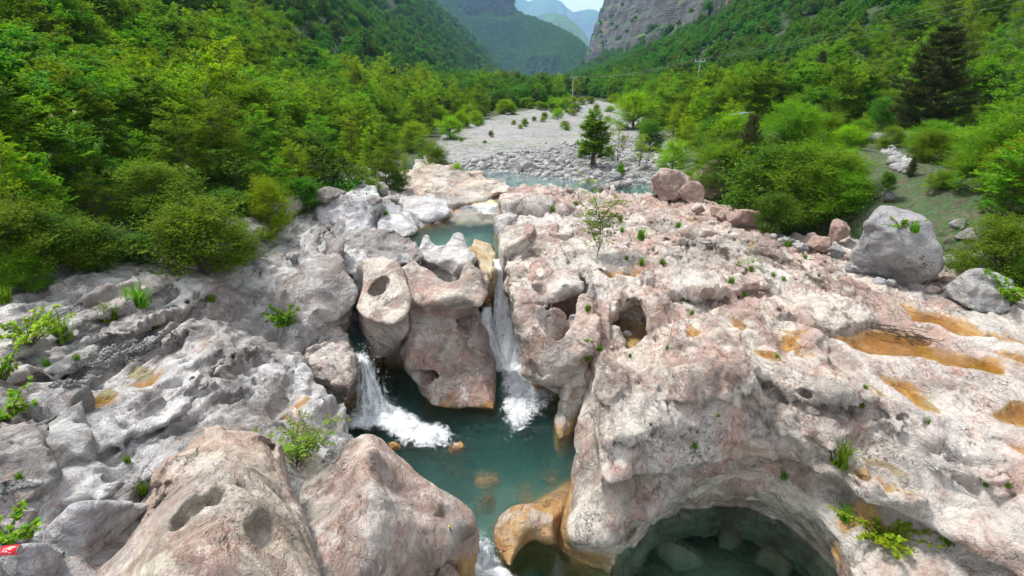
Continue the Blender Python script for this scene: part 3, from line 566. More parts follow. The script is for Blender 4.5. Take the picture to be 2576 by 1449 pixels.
    o = T('boulder', 'ochre', [('p', -.2, 8, [(895, 1449), (910, 1390), (945, 1350), (965, 1370), (960, 1449), (955, 1550), (900, 1550)]), ('f', -.6, 8, [(890, 1560), (965, 1560)], .7)],
        [(8, 920, 1390, -.1), (8, 950, 1360, -.1), (8, 930, 1500, -.12), (8, 900, 1500, -.15)], -1.0, res=.03, seed=67, amp=(.03, .02, .01))
    tag(o, 'small tan rock beside the foaming outlet at the bottom edge', 'rock')
    o = T('rock_lip', 'tan',
        [('p', 0, 8, [(1150, 1160), (1158, 1095), (1200, 1035), (1290, 985), (1400, 930), (1500, 860), (1600, 800), (1690, 720), (1740, 760), (1700, 860), (1640, 960), (1600, 1060), (1570, 1130), (1560, 1190), (1480, 1180), (1420, 1165), (1330, 1195), (1275, 1245), (1245, 1320), (1225, 1362), (1185, 1260)]),
         ('p', -.5, 8, [(1150, 1190), (1180, 1100), (1400, 960), (1650, 760), (1760, 800), (1700, 1060), (1640, 1200), (1560, 1230), (1420, 1200), (1340, 1230), (1280, 1290), (1240, 1370), (1190, 1300)])],
        [(8, 1165, 1130, .02), (8, 1250, 1060, .14), (8, 1330, 1060, .3), (8, 1450, 980, .1), (8, 1410, 1100, .36), (8, 1500, 1060, .22), (8, 1550, 1160, .1), (8, 1230, 1220, .05), (8, 1600, 880, -.05), (8, 1680, 760, -.1), (8, 1330, 1180, .12), (8, 1430, 1160, .12), (8, 1230, 1340, -.3)],
        -1.2, res=.032, k=.12, seed=69, facet=.03, block=.01, cup=.02, warp=.03, amp=(.03, .025, .012), scal=.04, crack=.02)
    tag(o, 'orange stained rock lip arching between the teal pool and the round plunge pool', 'rock')
    o = T('boulder', 'white',
        [('p', 2.8, 7, [(118, 1400), (180, 1255), (390, 1085), (560, 965), (760, 910), (960, 888), (1045, 935), (985, 1005), (880, 1090), (770, 1200), (660, 1330), (570, 1480), (400, 1700), (100, 1700)]), ('p', 2.2, 7, [(150, 1500), (400, 1250), (700, 1060), (1000, 980), (900, 1100), (700, 1300), (560, 1600), (150, 1700)])],
        [(7, 200, 1270, 3.3), (7, 500, 1030, 3.3), (7, 960, 910, 3.1), (7, 1020, 950, 2.95), (7, 600, 1150, 3.35), (7, 400, 1300, 3.2), (7, 250, 1450, 3.0), (7, 560, 1400, 2.85), (7, 800, 1080, 3.1), (7, 150, 1500, 2.95)],
        1.9, res=.026, k=.10, seed=81, warp=.03, amp=(.04, .03, .014), scal=.03, crack=.02, strata=(.012, 7, 3, 2))
    tag(o, 'whitish wave-grained boulder with a dark grey end in the bottom left corner', 'boulder')
    o = T('rock_block', 'grey',
        [('p', 2.9, 7, [(-100, 900), (0, 880), (110, 800), (300, 785), (390, 850), (425, 1000), (330, 1080), (160, 1140), (0, 1110), (-150, 1100)]), ('p', 2.2, 7, [(-100, 950), (300, 860), (440, 1060), (160, 1200), (-150, 1150)])],
        [(7, 0, 900, 3.3), (7, 200, 820, 3.3), (7, 380, 880, 3.2), (7, 400, 1000, 3.1), (7, 200, 1080, 3.05), (7, 0, 1060, 3.1), (7, 200, 940, 3.22)],
        2.0, res=.03, k=.08, seed=82, warp=.04, amp=(.05, .04, .02), scal=.05, crack=.03, strata=(.03, 6, 2, .3))
    tag(o, 'square grey block with layered top at the left edge above the corner boulder', 'rock')
    o = T('rock_block', 'grey',
        [('p', 3.15, 7, [(265, 380), (330, 330), (480, 285), (640, 240), (725, 228), (700, 262), (600, 330), (640, 370), (650, 440), (560, 470), (450, 420), (330, 425)]), ('p', 2.6, 7, [(270, 440), (500, 330), (700, 280), (650, 480), (450, 480), (320, 460)])],
        [(7, 300, 370, 3.45), (7, 480, 300, 3.45), (7, 700, 240, 3.4), (7, 560, 380, 3.4), (7, 620, 440, 3.3), (7, 400, 400, 3.35)],
        2.4, res=.03, k=.06, seed=83, warp=.05, amp=(.05, .04, .02), scal=.05, crack=.05)
    tag(o, 'cracked grey slab piece below the long rust-coloured puddle', 'rock')
    o = T('rock_block', 'grey',
        [('p', 3.1, 7, [(385, 600), (420, 540), (520, 480), (600, 450), (640, 490), (600, 530), (700, 540), (722, 590), (640, 680), (500, 760), (400, 790), (340, 740), (390, 640)]), ('p', 2.6, 7, [(385, 660), (600, 520), (722, 620), (500, 790), (380, 810)])],
        [(7, 420, 570, 3.4), (7, 580, 470, 3.4), (7, 690, 570, 3.3), (7, 500, 650, 3.4), (7, 380, 750, 3.2), (7, 520, 730, 3.2), (7, 640, 660, 3.2)],
        2.4, res=.03, k=.06, seed=84, warp=.05, amp=(.05, .04, .02), scal=.05, crack=.05)
    tag(o, 'split grey slab piece left of the domed boulder', 'rock')
    return R

RSTEPS = [(9, [(560, -10), (680, 40), (760, 90), (850, 160), (950, 200), (1060, 180), (1200, 205), (1300, 215), (1400, 260), (1530, 240)], .34, .9),
          (9, [(1300, 330), (1400, 385), (1560, 475), (1650, 565), (1720, 640), (1900, 690), (2050, 770), (2200, 790), (2380, 800), (2536, 760)], .28, .7),
          (6, [(-60, 790), (60, 800), (200, 815), (330, 795), (430, 760)], .30, .8), (6, [(430, 785), (530, 740), (660, 715), (740, 690), (800, 665)], .22, .6),
          (6, [(730, 975), (900, 950), (1000, 1000), (1180, 1028), (1310, 1005), (1400, 965), (1560, 970)], .10, .5), (8, [(1900, 520), (2000, 530), (2250, 520), (2400, 540), (2536, 620)], .26, .5),
          (6, [(0, 420), (150, 400), (300, 440), (420, 520), (480, 600)], .22, .6), (6, [(500, 430), (700, 480), (900, 560), (1000, 640), (1150, 740)], .20, .6), (9, [(300, 300), (520, 400), (700, 480), (860, 560), (1000, 700)], .22, .6), (6, [(1180, 620), (1230, 700), (1330, 800), (1420, 880)], .10, .5), (9, [(1840, 300), (1860, 420), (1960, 480), (2200, 560), (2400, 620)], .10, .5)]
LSTEPS = [(4, [(0, 1240), (220, 1160), (560, 1000), (720, 930), (900, 860), (1080, 750), (1300, 680)], .26, .8),
          (4, [(20, 1390), (250, 1320), (430, 1330), (560, 1260), (700, 1180), (730, 1130), (880, 1070), (1100, 1000), (1280, 900), (1400, 850), (1550, 740)], .28, .8),
          (7, [(420, 860), (600, 930), (870, 800), (1000, 680), (1300, 450)], .24, .5), (7, [(700, 560), (900, 480), (1000, 430), (1320, 260), (1480, 100), (1900, -40)], .24, .6), (7, [(860, 230), (1000, 200), (1150, 60), (1300, 0)], .10, .5), (4, [(1400, 1400), (1600, 1300), (1850, 1180), (1980, 1260)], .22, .5), (4, [(400, 1420), (900, 1250), (1250, 1080), (1500, 980)], .20, .5), (4, [(0, 1000), (300, 930), (700, 800), (900, 720)], .10, .6)]
# pools standing on the bedrock: window, outline, water level, depth, label
RPOOLS = {
 'a': (6, [(1675, 815), (1760, 830), (1830, 850), (1900, 850), (1960, 880), (2040, 925), (2060, 960), (2130, 1000), (2230, 1040), (2320, 1090), (2420, 1130), (2480, 1150), (2400, 1155), (2300, 1135), (2150, 1100), (2020, 1060), (1940, 1010), (1880, 970), (1790, 930), (1740, 890)], 2.58, .10, 'long yellow rainwater pool between the two big boulders and the slab'),
 'b': (6, [(1165, 1035), (1240, 1030), (1330, 1010), (1440, 975), (1560, 985), (1680, 1010), (1800, 1045), (1880, 1090), (1800, 1105), (1740, 1110), (1850, 1140), (1960, 1160), (2080, 1180), (2200, 1215), (2330, 1260), (2365, 1340), (2330, 1355), (2230, 1345), (2100, 1330), (1960, 1280), (1850, 1230), (1700, 1210), (1560, 1210), (1430, 1195), (1340, 1150), (1260, 1100)], 2.42, .07, 'largest shallow pool on the right slab with orange rim and a heap of twigs'),
 'c': (6, [(735, 985), (800, 1000), (880, 1010), (970, 1040), (900, 1058), (840, 1050), (790, 1025)], 2.5, .06, 'narrow orange puddle above the wedge-shaped puddle'),
 'd': (6, [(793, 1060), (830, 1052), (870, 1075), (930, 1110), (990, 1150), (998, 1185), (960, 1175), (880, 1140), (800, 1100)], 2.42, .08, 'wedge-shaped orange puddle left of the largest pool'),
 'e': (6, [(590, 1135), (640, 1140), (720, 1170), (770, 1220), (775, 1258), (730, 1245), (660, 1205), (610, 1165)], 2.38, .14, 'deep oval orange puddle in the middle of the right slab'),
 'f': (6, [(1490, 1340), (1580, 1355), (1680, 1400), (1800, 1450), (1870, 1475), (1780, 1470), (1650, 1440), (1530, 1390)], 2.12, .08, 'slender orange puddle, upper one of a close pair'),
 'g': (9, [(1620, 80), (1700, 95), (1800, 125), (1900, 165), (1942, 205), (1880, 200), (1780, 165), (1690, 120)], 2.08, .08, 'slender orange puddle, lower one of a close pair'),
 'h': (9, [(1390, 40), (1440, 60), (1500, 100), (1570, 150), (1572, 168), (1500, 165), (1470, 110)], 2.05, .08, 'small pointed amber puddle beside the close pair'),
 'i': (9, [(1385, 485), (1430, 510), (1520, 540), (1620, 600), (1690, 650), (1715, 715), (1660, 735), (1600, 725), (1540, 660), (1440, 600), (1400, 540)], 1.68, .10, 'deep orange puddle in a groove right of the grass tuft'),
 'j': (9, [(2330, 255), (2400, 200), (2440, 175), (2536, 180), (2640, 220), (2640, 400), (2536, 345), (2430, 300)], 2.08, .08, 'yellowish pool cut off by the right edge of the picture'),
 'k': (6, [(2310, 1170), (2400, 1185), (2500, 1210), (2600, 1250), (2620, 1300), (2530, 1280), (2420, 1240), (2340, 1200)], 2.4, .07, 'yellow streak of water at the right edge, lower of two'),
 'l': (6, [(2400, 1070), (2480, 1085), (2560, 1110), (2640, 1150), (2536, 1138), (2450, 1110)], 2.5, .06, 'orange streak of water at the right edge, upper of two'),
 'm': (5, [(1930, 565), (1960, 548), (2020, 550), (2060, 575), (2130, 565), (2200, 590), (2230, 610), (2215, 632), (2150, 625), (2060, 600), (2000, 605), (1950, 595)], 2.82, .12, 'heart-shaped rock hollow with shallow clear water on the pot-holed ledge'),
 'n': (6, [(425, 920), (470, 940), (520, 985), (520, 1002), (470, 990), (440, 960)], 2.45, .22, 'dark green water at the bottom of a deep slot in the slab'),
 'o': (6, [(110, 1000), (150, 1005), (205, 1025), (180, 1038), (120, 1035)], 2.5, .12, 'small amber puddle under a rock lip near the pot-holed ledge'),
 'p': (6, [(535, 405), (570, 415), (598, 430), (560, 428)], 2.98, .06, 'tiny amber puddle high on the slab near the gravel patch'),
 'q': (6, [(95, 205), (140, 212), (175, 232), (140, 235)], 2.98, .06, 'tiny amber puddle below the boulder pile'),
 'r': (9, [(2440, 465), (2500, 480), (2600, 520), (2620, 570), (2530, 545), (2470, 500)], 1.95, .08, 'amber puddle at the right edge below the yellowish pool'),
}
LPOOLS = {
 'a': (7, [(490, 270), (560, 215), (640, 160), (720, 120), (790, 100), (852, 118), (845, 150), (780, 190), (700, 215), (600, 245)], 3.22, .10, 'long rust-coloured puddle on the grey slabs of the left bank'),
 'b': (4, [(920, 1365), (980, 1310), (1050, 1285), (1080, 1300), (1145, 1292), (1130, 1320), (1080, 1350), (1030, 1380), (960, 1370)], 3.0, .10, 'rusty puddle below the grey gravel patch'),
 'c': (7, [(1985, 200), (2060, 180), (2140, 165), (2200, 155), (2180, 190), (2120, 215), (2040, 215)], 1.98, .07, 'brick red puddle at the right tip of the left bank slabs'),
 'd': (4, [(1440, 1140), (1490, 1100), (1535, 1068), (1530, 1085), (1490, 1120)], 2.9, .04, 'thin tan puddle high on the left bank slab'),
}
# ================================================================= MATERIALS
class NT:
    def __init__(s, name):
        s.m = bpy.data.materials.new(name); s.m.use_nodes = True
        s.t = s.m.node_tree; s.t.nodes.clear(); s.L = s.t.links
        s.out = s.t.nodes.new('ShaderNodeOutputMaterial')
    def n(s, typ, ins=None, **kw):
        nd = s.t.nodes.new('ShaderNode' + typ)
        for k, v in kw.items(): setattr(nd, k, v)
        for k, v in (ins or {}).items(): s.put(nd.inputs[k], v)
        return nd
    def put(s, sock, v):
        if isinstance(v, bpy.types.NodeSocket): s.L.new(v, sock)
        elif isinstance(v, bpy.types.Node): s.L.new(v.outputs[0], sock)
        else:
            if hasattr(sock.default_value, '__len__') and not hasattr(v, '__len__'): v = (v,) * len(sock.default_value)
            if hasattr(v, '__len__') and len(v) == 3 and len(sock.default_value) == 4: v = (*v, 1)
            sock.default_value = v
    def pos(s):
        return s.n('NewGeometry').outputs['Position']
    def obj(s):
        return s.n('TexCoord').outputs['Object']
    def map(s, v, scale=(1, 1, 1), rot=(0, 0, 0), loc=(0, 0, 0)):
        return s.n('Mapping', {0: v, 'Scale': scale, 'Rotation': rot, 'Location': loc}).outputs[0]
    def noise(s, v, scale, detail=4, rough=.55, dist=0, col=False):
        nd = s.n('TexNoise', {'Vector': v, 'Scale': scale, 'Detail': detail, 'Roughness': rough, 'Distortion': dist})
        return nd.outputs['Color' if col else 'Fac']
    def vor(s, v, scale, feature='F1', out='Distance', rnd=1):
        return s.n('TexVoronoi', {'Vector': v, 'Scale': scale, 'Randomness': rnd}, feature=feature).outputs[out]
    def math(s, op, a, b=0.5, c=0.5, clamp=False):
        return s.n('Math', {0: a, 1: b, 2: c}, operation=op, use_clamp=clamp).outputs[0]
    def rng(s, v, a, b, lo=0.0, hi=1.0, smooth=True):
        return s.n('MapRange', {'Value': v, 1: a, 2: b, 3: lo, 4: hi}, interpolation_type='SMOOTHSTEP' if smooth else 'LINEAR', clamp=True).outputs[0]
    def mix(s, f, a, b, mode='MIX'):
        return s.n('MixRGB', {0: f, 1: a, 2: b}, blend_type=mode).outputs[0]
    def sep(s, v): return s.n('SeparateXYZ', {0: v}).outputs
    def bump(s, h, strength=.5, dist=.02, normal=None):
        d = {'Height': h, 'Strength': strength, 'Distance': dist}
        if normal is not None: d['Normal'] = normal
        return s.n('Bump', d).outputs[0]
    def bsdf(s, col, rough=.8, normal=None, **kw):
        d = {'Base Color': col, 'Roughness': rough}
        if normal is not None: d['Normal'] = normal
        for k, v in kw.items(): d[k] = v
        return s.n('BsdfPrincipled', d).outputs[0]
    def done(s, sh, vol=None):
        if sh is not None: s.L.new(sh, s.out.inputs['Surface'])
        if vol is not None: s.L.new(vol, s.out.inputs['Volume'])
        return s.m
    def absmid(s, v):            # |v - .5|
        return s.math('ABSOLUTE', s.math('SUBTRACT', v, .5))

def rock_mat(name, light, mid, tint, tint_amt=.5, red=.5, lichen=.6, lay=(0, 0, 0), lay_scale=(1.2, .35, 3.0), wet=True, white=.5, vein_dark=.55):
    t = NT(name); P = t.pos(); x, y, z = t.sep(P)
    warp = t.n('VectorMath', {0: P, 1: t.n('VectorMath', {0: t.noise(P, 1.1, 3, col=True), 1: (.9, .9, .9)}, operation='MULTIPLY').outputs[0]}, operation='ADD').outputs[0]
    PL = t.map(warp, lay_scale, lay)
    big = t.noise(P, .55, 3); md = t.noise(warp, 2.2, 6, .62); lays = t.noise(PL, 1.6, 7, .65)
    fine = t.noise(P, 26, 5, .7); gr = t.noise(P, 90, 3, .7)
    bk = t.n('Attribute', attribute_name='block').outputs['Fac']
    col = t.mix(t.rng(t.math('ADD', md, t.math('MULTIPLY', t.math('SUBTRACT', bk, .5), .34)), .36, .62), mid, light)
    # broad patches: iron-tinted beds, pale calcite faces, weathered brown-grey skins
    pk = t.noise(t.map(warp, (lay_scale[0] * .55, lay_scale[1] * .55, lay_scale[2] * .55), lay), .6, 7, .64)
    col = t.mix(t.math('MULTIPLY', t.rng(t.math('ADD', t.math('MULTIPLY', pk, .7), t.math('ADD', t.math('MULTIPLY', lays, .3), t.math('MULTIPLY', t.math('SUBTRACT', .5, bk), .12))), .45, .58), tint_amt), col, tint)
    wp = t.math('MULTIPLY', t.rng(t.noise(warp, .5, 8, .66, .3), .48, .60), t.rng(fine, .25, .55, .55, 1))
    col = t.mix(t.math('MULTIPLY', wp, white), col, (.55, .525, .49))
    bp = t.rng(t.noise(t.map(P, (1, 1, .7), (0, 0, 0), (7, 3, 1)), .45, 8, .68, .3), .50, .62)
    col = t.mix(t.math('MULTIPLY', bp, lichen * .75), col, (.17, .15, .13))
    ln = t.absmid(t.noise(t.map(warp, (lay_scale[0] * 1.5, lay_scale[1] * .6, lay_scale[2] * 1.3), lay), 2.0, 4, .55)); bl = t.math('MULTIPLY', t.rng(ln, .016, .002), t.rng(t.noise(P, 1.3, 4), .52, .66))
    col = t.mix(t.math('MULTIPLY', bl, vein_dark * .45), col, (.14, .12, .105))
    # red iron veins and thin white calcite veins
    v1 = t.absmid(t.noise(PL, 2.6, 5, .6, .4)); rv = t.math('MULTIPLY', t.rng(v1, .030, .004), t.rng(t.noise(P, .9, 2), .45, .62))
    col = t.mix(t.math('MULTIPLY', rv, red), col, (.27, .115, .09))
    rp = t.math('MULTIPLY', t.rng(t.noise(PL, 1.1, 6, .62), .57, .68), t.rng(md, .35, .6))
    col = t.mix(t.math('MULTIPLY', rp, red * .75), col, (.34, .175, .145))
    v2 = t.absmid(t.noise(t.map(warp, (1, 1, 1), (.4, .8, .3)), 4.2, 3, .5, .6)); wv = t.math('MULTIPLY', t.rng(v2, .010, .001), t.rng(t.noise(P, 1.4, 2), .46, .6))
    col = t.mix(t.math('MULTIPLY', wv, .6), col, (.6, .58, .56))
    # hairline cracks
    ck = t.vor(t.map(t.n('VectorMath', {0: warp, 1: t.n('VectorMath', {0: t.noise(P, 6, 4, .6, col=True), 1: (.35, .35, .35)}, operation='MULTIPLY').outputs[0]}, operation='ADD').outputs[0], (1.0, 1.0, 1.6), lay), 1.5, 'DISTANCE_TO_EDGE'); ckm = t.math('MULTIPLY', t.rng(ck, .012, .001), t.rng(t.noise(P, 1.3, 2), .55, .66))
    col = t.mix(t.math('MULTIPLY', ckm, vein_dark), col, (.07, .055, .045))
    # mottling
    col = t.mix(1.0, col, t.n('CombineXYZ', {k: t.rng(fine, .30, .70, .80, 1.14, False) for k in (0, 1, 2)}).outputs[0], 'MULTIPLY')
    col = t.mix(1.0, col, t.n('CombineXYZ', {k: t.rng(gr, .3, .7, .86, 1.12, False) for k in (0, 1, 2)}).outputs[0], 'MULTIPLY')
    col = t.mix(1.0, col, t.n('CombineXYZ', {k: t.rng(t.noise(warp, 6.5, 5, .62), .32, .68, .80, 1.12, False) for k in (0, 1, 2)}).outputs[0], 'MULTIPLY')
    # black lichen
    lk = t.math('MULTIPLY', t.rng(t.noise(P, 1.9, 4, .6), .52, .66), t.rng(t.noise(P, 21, 5, .75), .51, .60))
    col = t.mix(t.math('MULTIPLY', lk, lichen), col, (.05, .047, .042))
    lk2 = t.math('MULTIPLY', t.rng(t.noise(t.map(P, (1, 1, .5)), .75, 5, .65), .55, .7), t.rng(fine, .36, .6))
    col = t.mix(t.math('MULTIPLY', lk2, lichen * .55), col, (.115, .10, .09))
    rough = t.rng(fine, .3, .7, .62, .85)
    if wet:
        st = t.n('Attribute', attribute_name='stain').outputs['Fac']
        # the iron and algae line left by the water
        inlow = t.math('MULTIPLY', t.rng(x, 1.9, 1.3), t.rng(y, 15.2, 14.6)); inlow = t.math('MULTIPLY', inlow, t.rng(x, -4.4, -3.6))
        h = t.math('ADD', z, t.math('MULTIPLY', t.math('SUBTRACT', t.noise(t.map(P, (2.4, 2.4, .5)), 1.0, 5, .6), .5), -1.5))
        wl_ = t.math('MULTIPLY', t.rng(h, .38, .05), inlow)
        hu = t.math('ADD', z, t.math('MULTIPLY', t.math('SUBTRACT', t.noise(P, 3.0, 4, .6), .5), -.35))
        up = t.math('MULTIPLY', t.math('MULTIPLY', t.rng(hu, 2.57, 2.46), t.rng(y, 15.2, 16.2)), t.math('MULTIPLY', t.rng(x, .4, -.2), t.rng(x, -5.5, -4.5)))
        wl_ = t.math('MAXIMUM', wl_, up)
        wl_ = t.math('MAXIMUM', wl_, st)
        oc = t.mix(t.rng(t.noise(P, 3.3, 6, .65), .3, .68), (.31, .14, .035), (.44, .28, .105))
        oc = t.mix(t.rng(t.noise(P, 6, 5, .7), .58, .66), oc, (.09, .045, .02))
        col = t.mix(t.math('MULTIPLY', wl_, t.rng(t.noise(P, 5, 5, .65), .28, .5, .35, .9)), col, oc)
        rough = t.math('SUBTRACT', rough, t.math('MULTIPLY', wl_, .3))
    b = t.math('ADD', t.math('MULTIPLY', md, 1.2), t.math('MULTIPLY', fine, .32))
    b = t.math('ADD', b, t.math('MULTIPLY', gr, .06)); b = t.math('ADD', b, t.math('MULTIPLY', lays, 1.2)); b = t.math('SUBTRACT', b, t.math('MULTIPLY', bl, .4)); b = t.math('SUBTRACT', b, t.math('MULTIPLY', ckm, .45))
    b = t.math('ADD', b, t.math('MULTIPLY', t.noise(warp, 7.5, 6, .68), .6))
    N = t.bump(b, .9, .11)
    return t.done(t.bsdf(col, rough, N, **{'Specular IOR Level': .3}))

M['pink'] = rock_mat('pink_limestone', (.57, .515, .45), (.25, .205, .17), (.45, .295, .245), .75, .7, .85, (.3, .2, .1), (2.6, .75, 1.8), white=.75)
M['tan'] = rock_mat('tan_limestone', (.56, .50, .41), (.27, .22, .17), (.46, .325, .265), .6, .55, .75, (.2, .3, .8), (2.2, .8, 1.2), white=.7)
M['grey'] = rock_mat('grey_limestone', (.57, .565, .56), (.22, .215, .21), (.39, .34, .305), .5, .5, .85, (.1, .2, .08), (3.6, .55, 2.4), vein_dark=.8)
M['white'] = rock_mat('white_limestone', (.60, .60, .61), (.38, .38, .40), (.46, .40, .39), .4, .35, .35, (.1, .5, .3), (2.4, .9, 1.4))
M['ochre'] = rock_mat('ochre_wet_limestone', (.56, .45, .26), (.42, .28, .12), (.36, .20, .075), .55, .5, .8, (.5, .3, 0), (1.2, 1.2, 1.6))
M['boulder'] = rock_mat('grey_boulder_stone', (.46, .46, .47), (.25, .25, .26), (.37, .36, .36), .4, 0, .8, (.15, .25, .3), (.8, .8, 3.6), wet=False, vein_dark=1.5)
M['red_boulder'] = rock_mat('reddish_boulder_stone', (.42, .345, .30), (.33, .255, .215), (.36, .225, .18), .6, .5, .7, (.3, .2, .3), (1, 1, 1.6), wet=False)

def ground_mat():
    t = NT('river_gravel_and_soil'); P = t.pos()
    v = t.vor(P, 7.0, 'F1', 'Color'); d = t.vor(P, 7.0, 'F1', 'Distance'); g = t.n('SeparateColor', {0: v}).outputs[0]
    v2 = t.n('SeparateColor', {0: t.vor(P, 2.6, 'F1', 'Color')}).outputs[0]; d2 = t.vor(P, 2.6)
    big = t.noise(P, .12, 5, .6)
    c = t.mix(g, (.11, .11, .115), (.30, .30, .295)); c2 = t.mix(v2, (.13, .13, .135), (.33, .325, .32))
    c = t.mix(t.rng(t.noise(P, .6, 4), .45, .6), c, c2)
    c = t.mix(t.math('MULTIPLY', t.rng(big, .42, .62), .5), c, (.30, .285, .265))
    gr = t.math('MULTIPLY', t.rng(t.noise(P, .16, 6, .7), .50, .62), t.rng(t.noise(P, 2.2, 4), .45, .6))
    c = t.mix(t.math('MULTIPLY', gr, .7), c, (.09, .14, .035))
    sl = t.mix(t.rng(t.noise(P, 1.4, 6, .65), .35, .65), (.045, .042, .025), (.085, .08, .045))
    sl = t.mix(t.rng(t.noise(P, 3.5, 5, .7), .40, .58), sl, (.035, .075, .018))
    at = t.n('Attribute', attribute_name='soil').outputs['Fac']
    m = t.rng(t.math('ADD', at, t.math('MULTIPLY', t.math('SUBTRACT', t.noise(P, .8, 6, .7), .5), .9)), .42, .58)
    c = t.mix(m, c, sl)
    bed = t.sep(P)[2]                      # what lies in the stream bed is stained and mossy
    c = t.mix(t.rng(bed, 2.35, 2.2), c, t.mix(t.rng(t.noise(P, .9, 5, .6), .4, .6), (.20, .21, .16), (.50, .48, .40)))
    N = t.bump(t.math('ADD', t.math('MULTIPLY', d, -1), t.math('MULTIPLY', d2, -.8)), .8, .12)
    return t.done(t.bsdf(c, .9, N))
M['ground'] = ground_mat()
def hill_mat():
    t = NT('forest_floor'); P = t.pos()
    c = t.mix(t.rng(t.noise(P, .05, 6, .7), .35, .65), (.022, .045, .014), (.05, .085, .02))
    return t.done(t.bsdf(c, .95, t.bump(t.noise(P, .25, 6, .7), 1.0, 3.0)))
M['hill'] = hill_mat()
def cliff_mat(name, a, b, o, oa):
    t = NT(name); P = t.pos()
    S = t.noise(t.map(P, (1, 1, .16)), .05, 7, .68); Ly = t.noise(t.map(P, (.12, .12, 1.0), (.12, .05, 0)), .12, 6, .7)
    c = t.mix(t.rng(t.math('ADD', t.math('MULTIPLY', S, .5), t.math('MULTIPLY', Ly, .5)), .38, .62), a, b)
    c = t.mix(t.math('MULTIPLY', t.rng(t.noise(t.map(P, (1, 1, .3)), .018, 5, .65), .56, .66), oa), c, o)
    c = t.mix(t.math('MULTIPLY', t.rng(t.noise(t.map(P, (1, 1, .2)), .11, 4, .7), .56, .68), .6), c, (.06, .06, .065))
    gz = t.sep(t.n('NewGeometry').outputs['True Normal'])[2]
    c = t.mix(t.rng(t.math('ADD', gz, t.math('MULTIPLY', t.noise(P, .05, 5, .7), .6)), .84, .94), c, (.045, .12, .018))
    return t.done(t.bsdf(c, .9, t.bump(t.math('ADD', S, t.math('MULTIPLY', Ly, .8)), 1.0, 8.0)))
M['cliff'] = cliff_mat('cliff_rock', (.03, .032, .037), (.10, .10, .102), (.36, .21, .11), .7)
M['cliff_far'] = cliff_mat('far_cliff_rock', (.022, .026, .034), (.06, .064, .072), (.36, .19, .10), .9)

def leaf_mat(name, a, b, tr=.35, flower=None):
    t = NT(name); P = t.obj()
    rnd = t.n('ObjectInfo').outputs['Random']
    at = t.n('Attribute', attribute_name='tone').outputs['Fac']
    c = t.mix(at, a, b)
    c = t.n('HueSaturation', {'Hue': t.rng(rnd, 0, 1, .475, .52, False), 'Value': t.rng(rnd, 0, 1, .8, 1.45, False), 'Color': c}).outputs[0]
    if flower is not None: c = t.mix(t.rng(at, 1.45, 1.5), c, flower)
    N = None
    d = t.bsdf(c, .6, **{'Specular IOR Level': .15})
    tl = t.n('BsdfTranslucent', {'Color': t.mix(1, c, (1.25, 1.25, .5), 'MULTIPLY')}).outputs[0]
    return t.done(t.n('MixShader', {0: tr, 1: d, 2: tl}).outputs[0])
M['leaf'] = leaf_mat('spring_leaf', (.07, .17, .008), (.17, .31, .012), .42)
M['leaf_dark'] = leaf_mat('deep_green_leaf', (.035, .115, .008), (.09, .21, .012), .4)
M['leaf_yellow'] = leaf_mat('yellow_green_leaf', (.13, .25, .006), (.26, .38, .010), .42)
M['leaf_flower'] = leaf_mat('flowering_leaf', (.055, .14, .012), (.12, .23, .015), flower=(.62, .58, .36))
M['needle'] = leaf_mat('pine_needle', (.022, .046, .012), (.075, .10, .022), .15)
M['juniper'] = leaf_mat('juniper_needle', (.05, .065, .02), (.10, .11, .03), .15)
M['forest'] = leaf_mat('forest_leaf', (.026, .10, .008), (.085, .21, .012), .35)
M['grass'] = leaf_mat('grass_blade', (.06, .15, .010), (.14, .27, .02), .4)
def plain(name, col, rough=.7, nz=0, sc_=8, **kw):
    t = NT(name); P = t.obj(); c = col
    if nz: c = t.mix(1.0, col, t.n('CombineXYZ', {k: t.rng(t.noise(P, sc_, 5, .65), .25, .75, 1 - nz, 1 + nz, False) for k in (0, 1, 2)}).outputs[0], 'MULTIPLY')
    return t.done(t.bsdf(c, rough, t.bump(t.noise(P, sc_ * 2, 4), .4, .02) if nz else None, **kw))
M['bark'] = plain('bark', (.085, .068, .05), .9, .4, 14)
M['twig'] = plain('dead_twig', (.05, .036, .026), .9, .4, 14)
M['concrete'] = plain('weathered_concrete', (.42, .41, .39), .85, .2, 5)
M['metal'] = plain('galvanised_metal', (.35, .36, .37), .45, .1, 10, Metallic=.7)
M['wire'] = plain('aluminium_wire', (.16, .165, .17), .7)
M['roof'] = plain('pale_metal_sheet', (.10, .13, .17), .85, .1)
M['wood'] = plain('old_wood', (.20, .16, .12), .85, .3, 10)
M['road'] = plain('gravel_road_dust', (.52, .49, .46), .95, .15, 3)

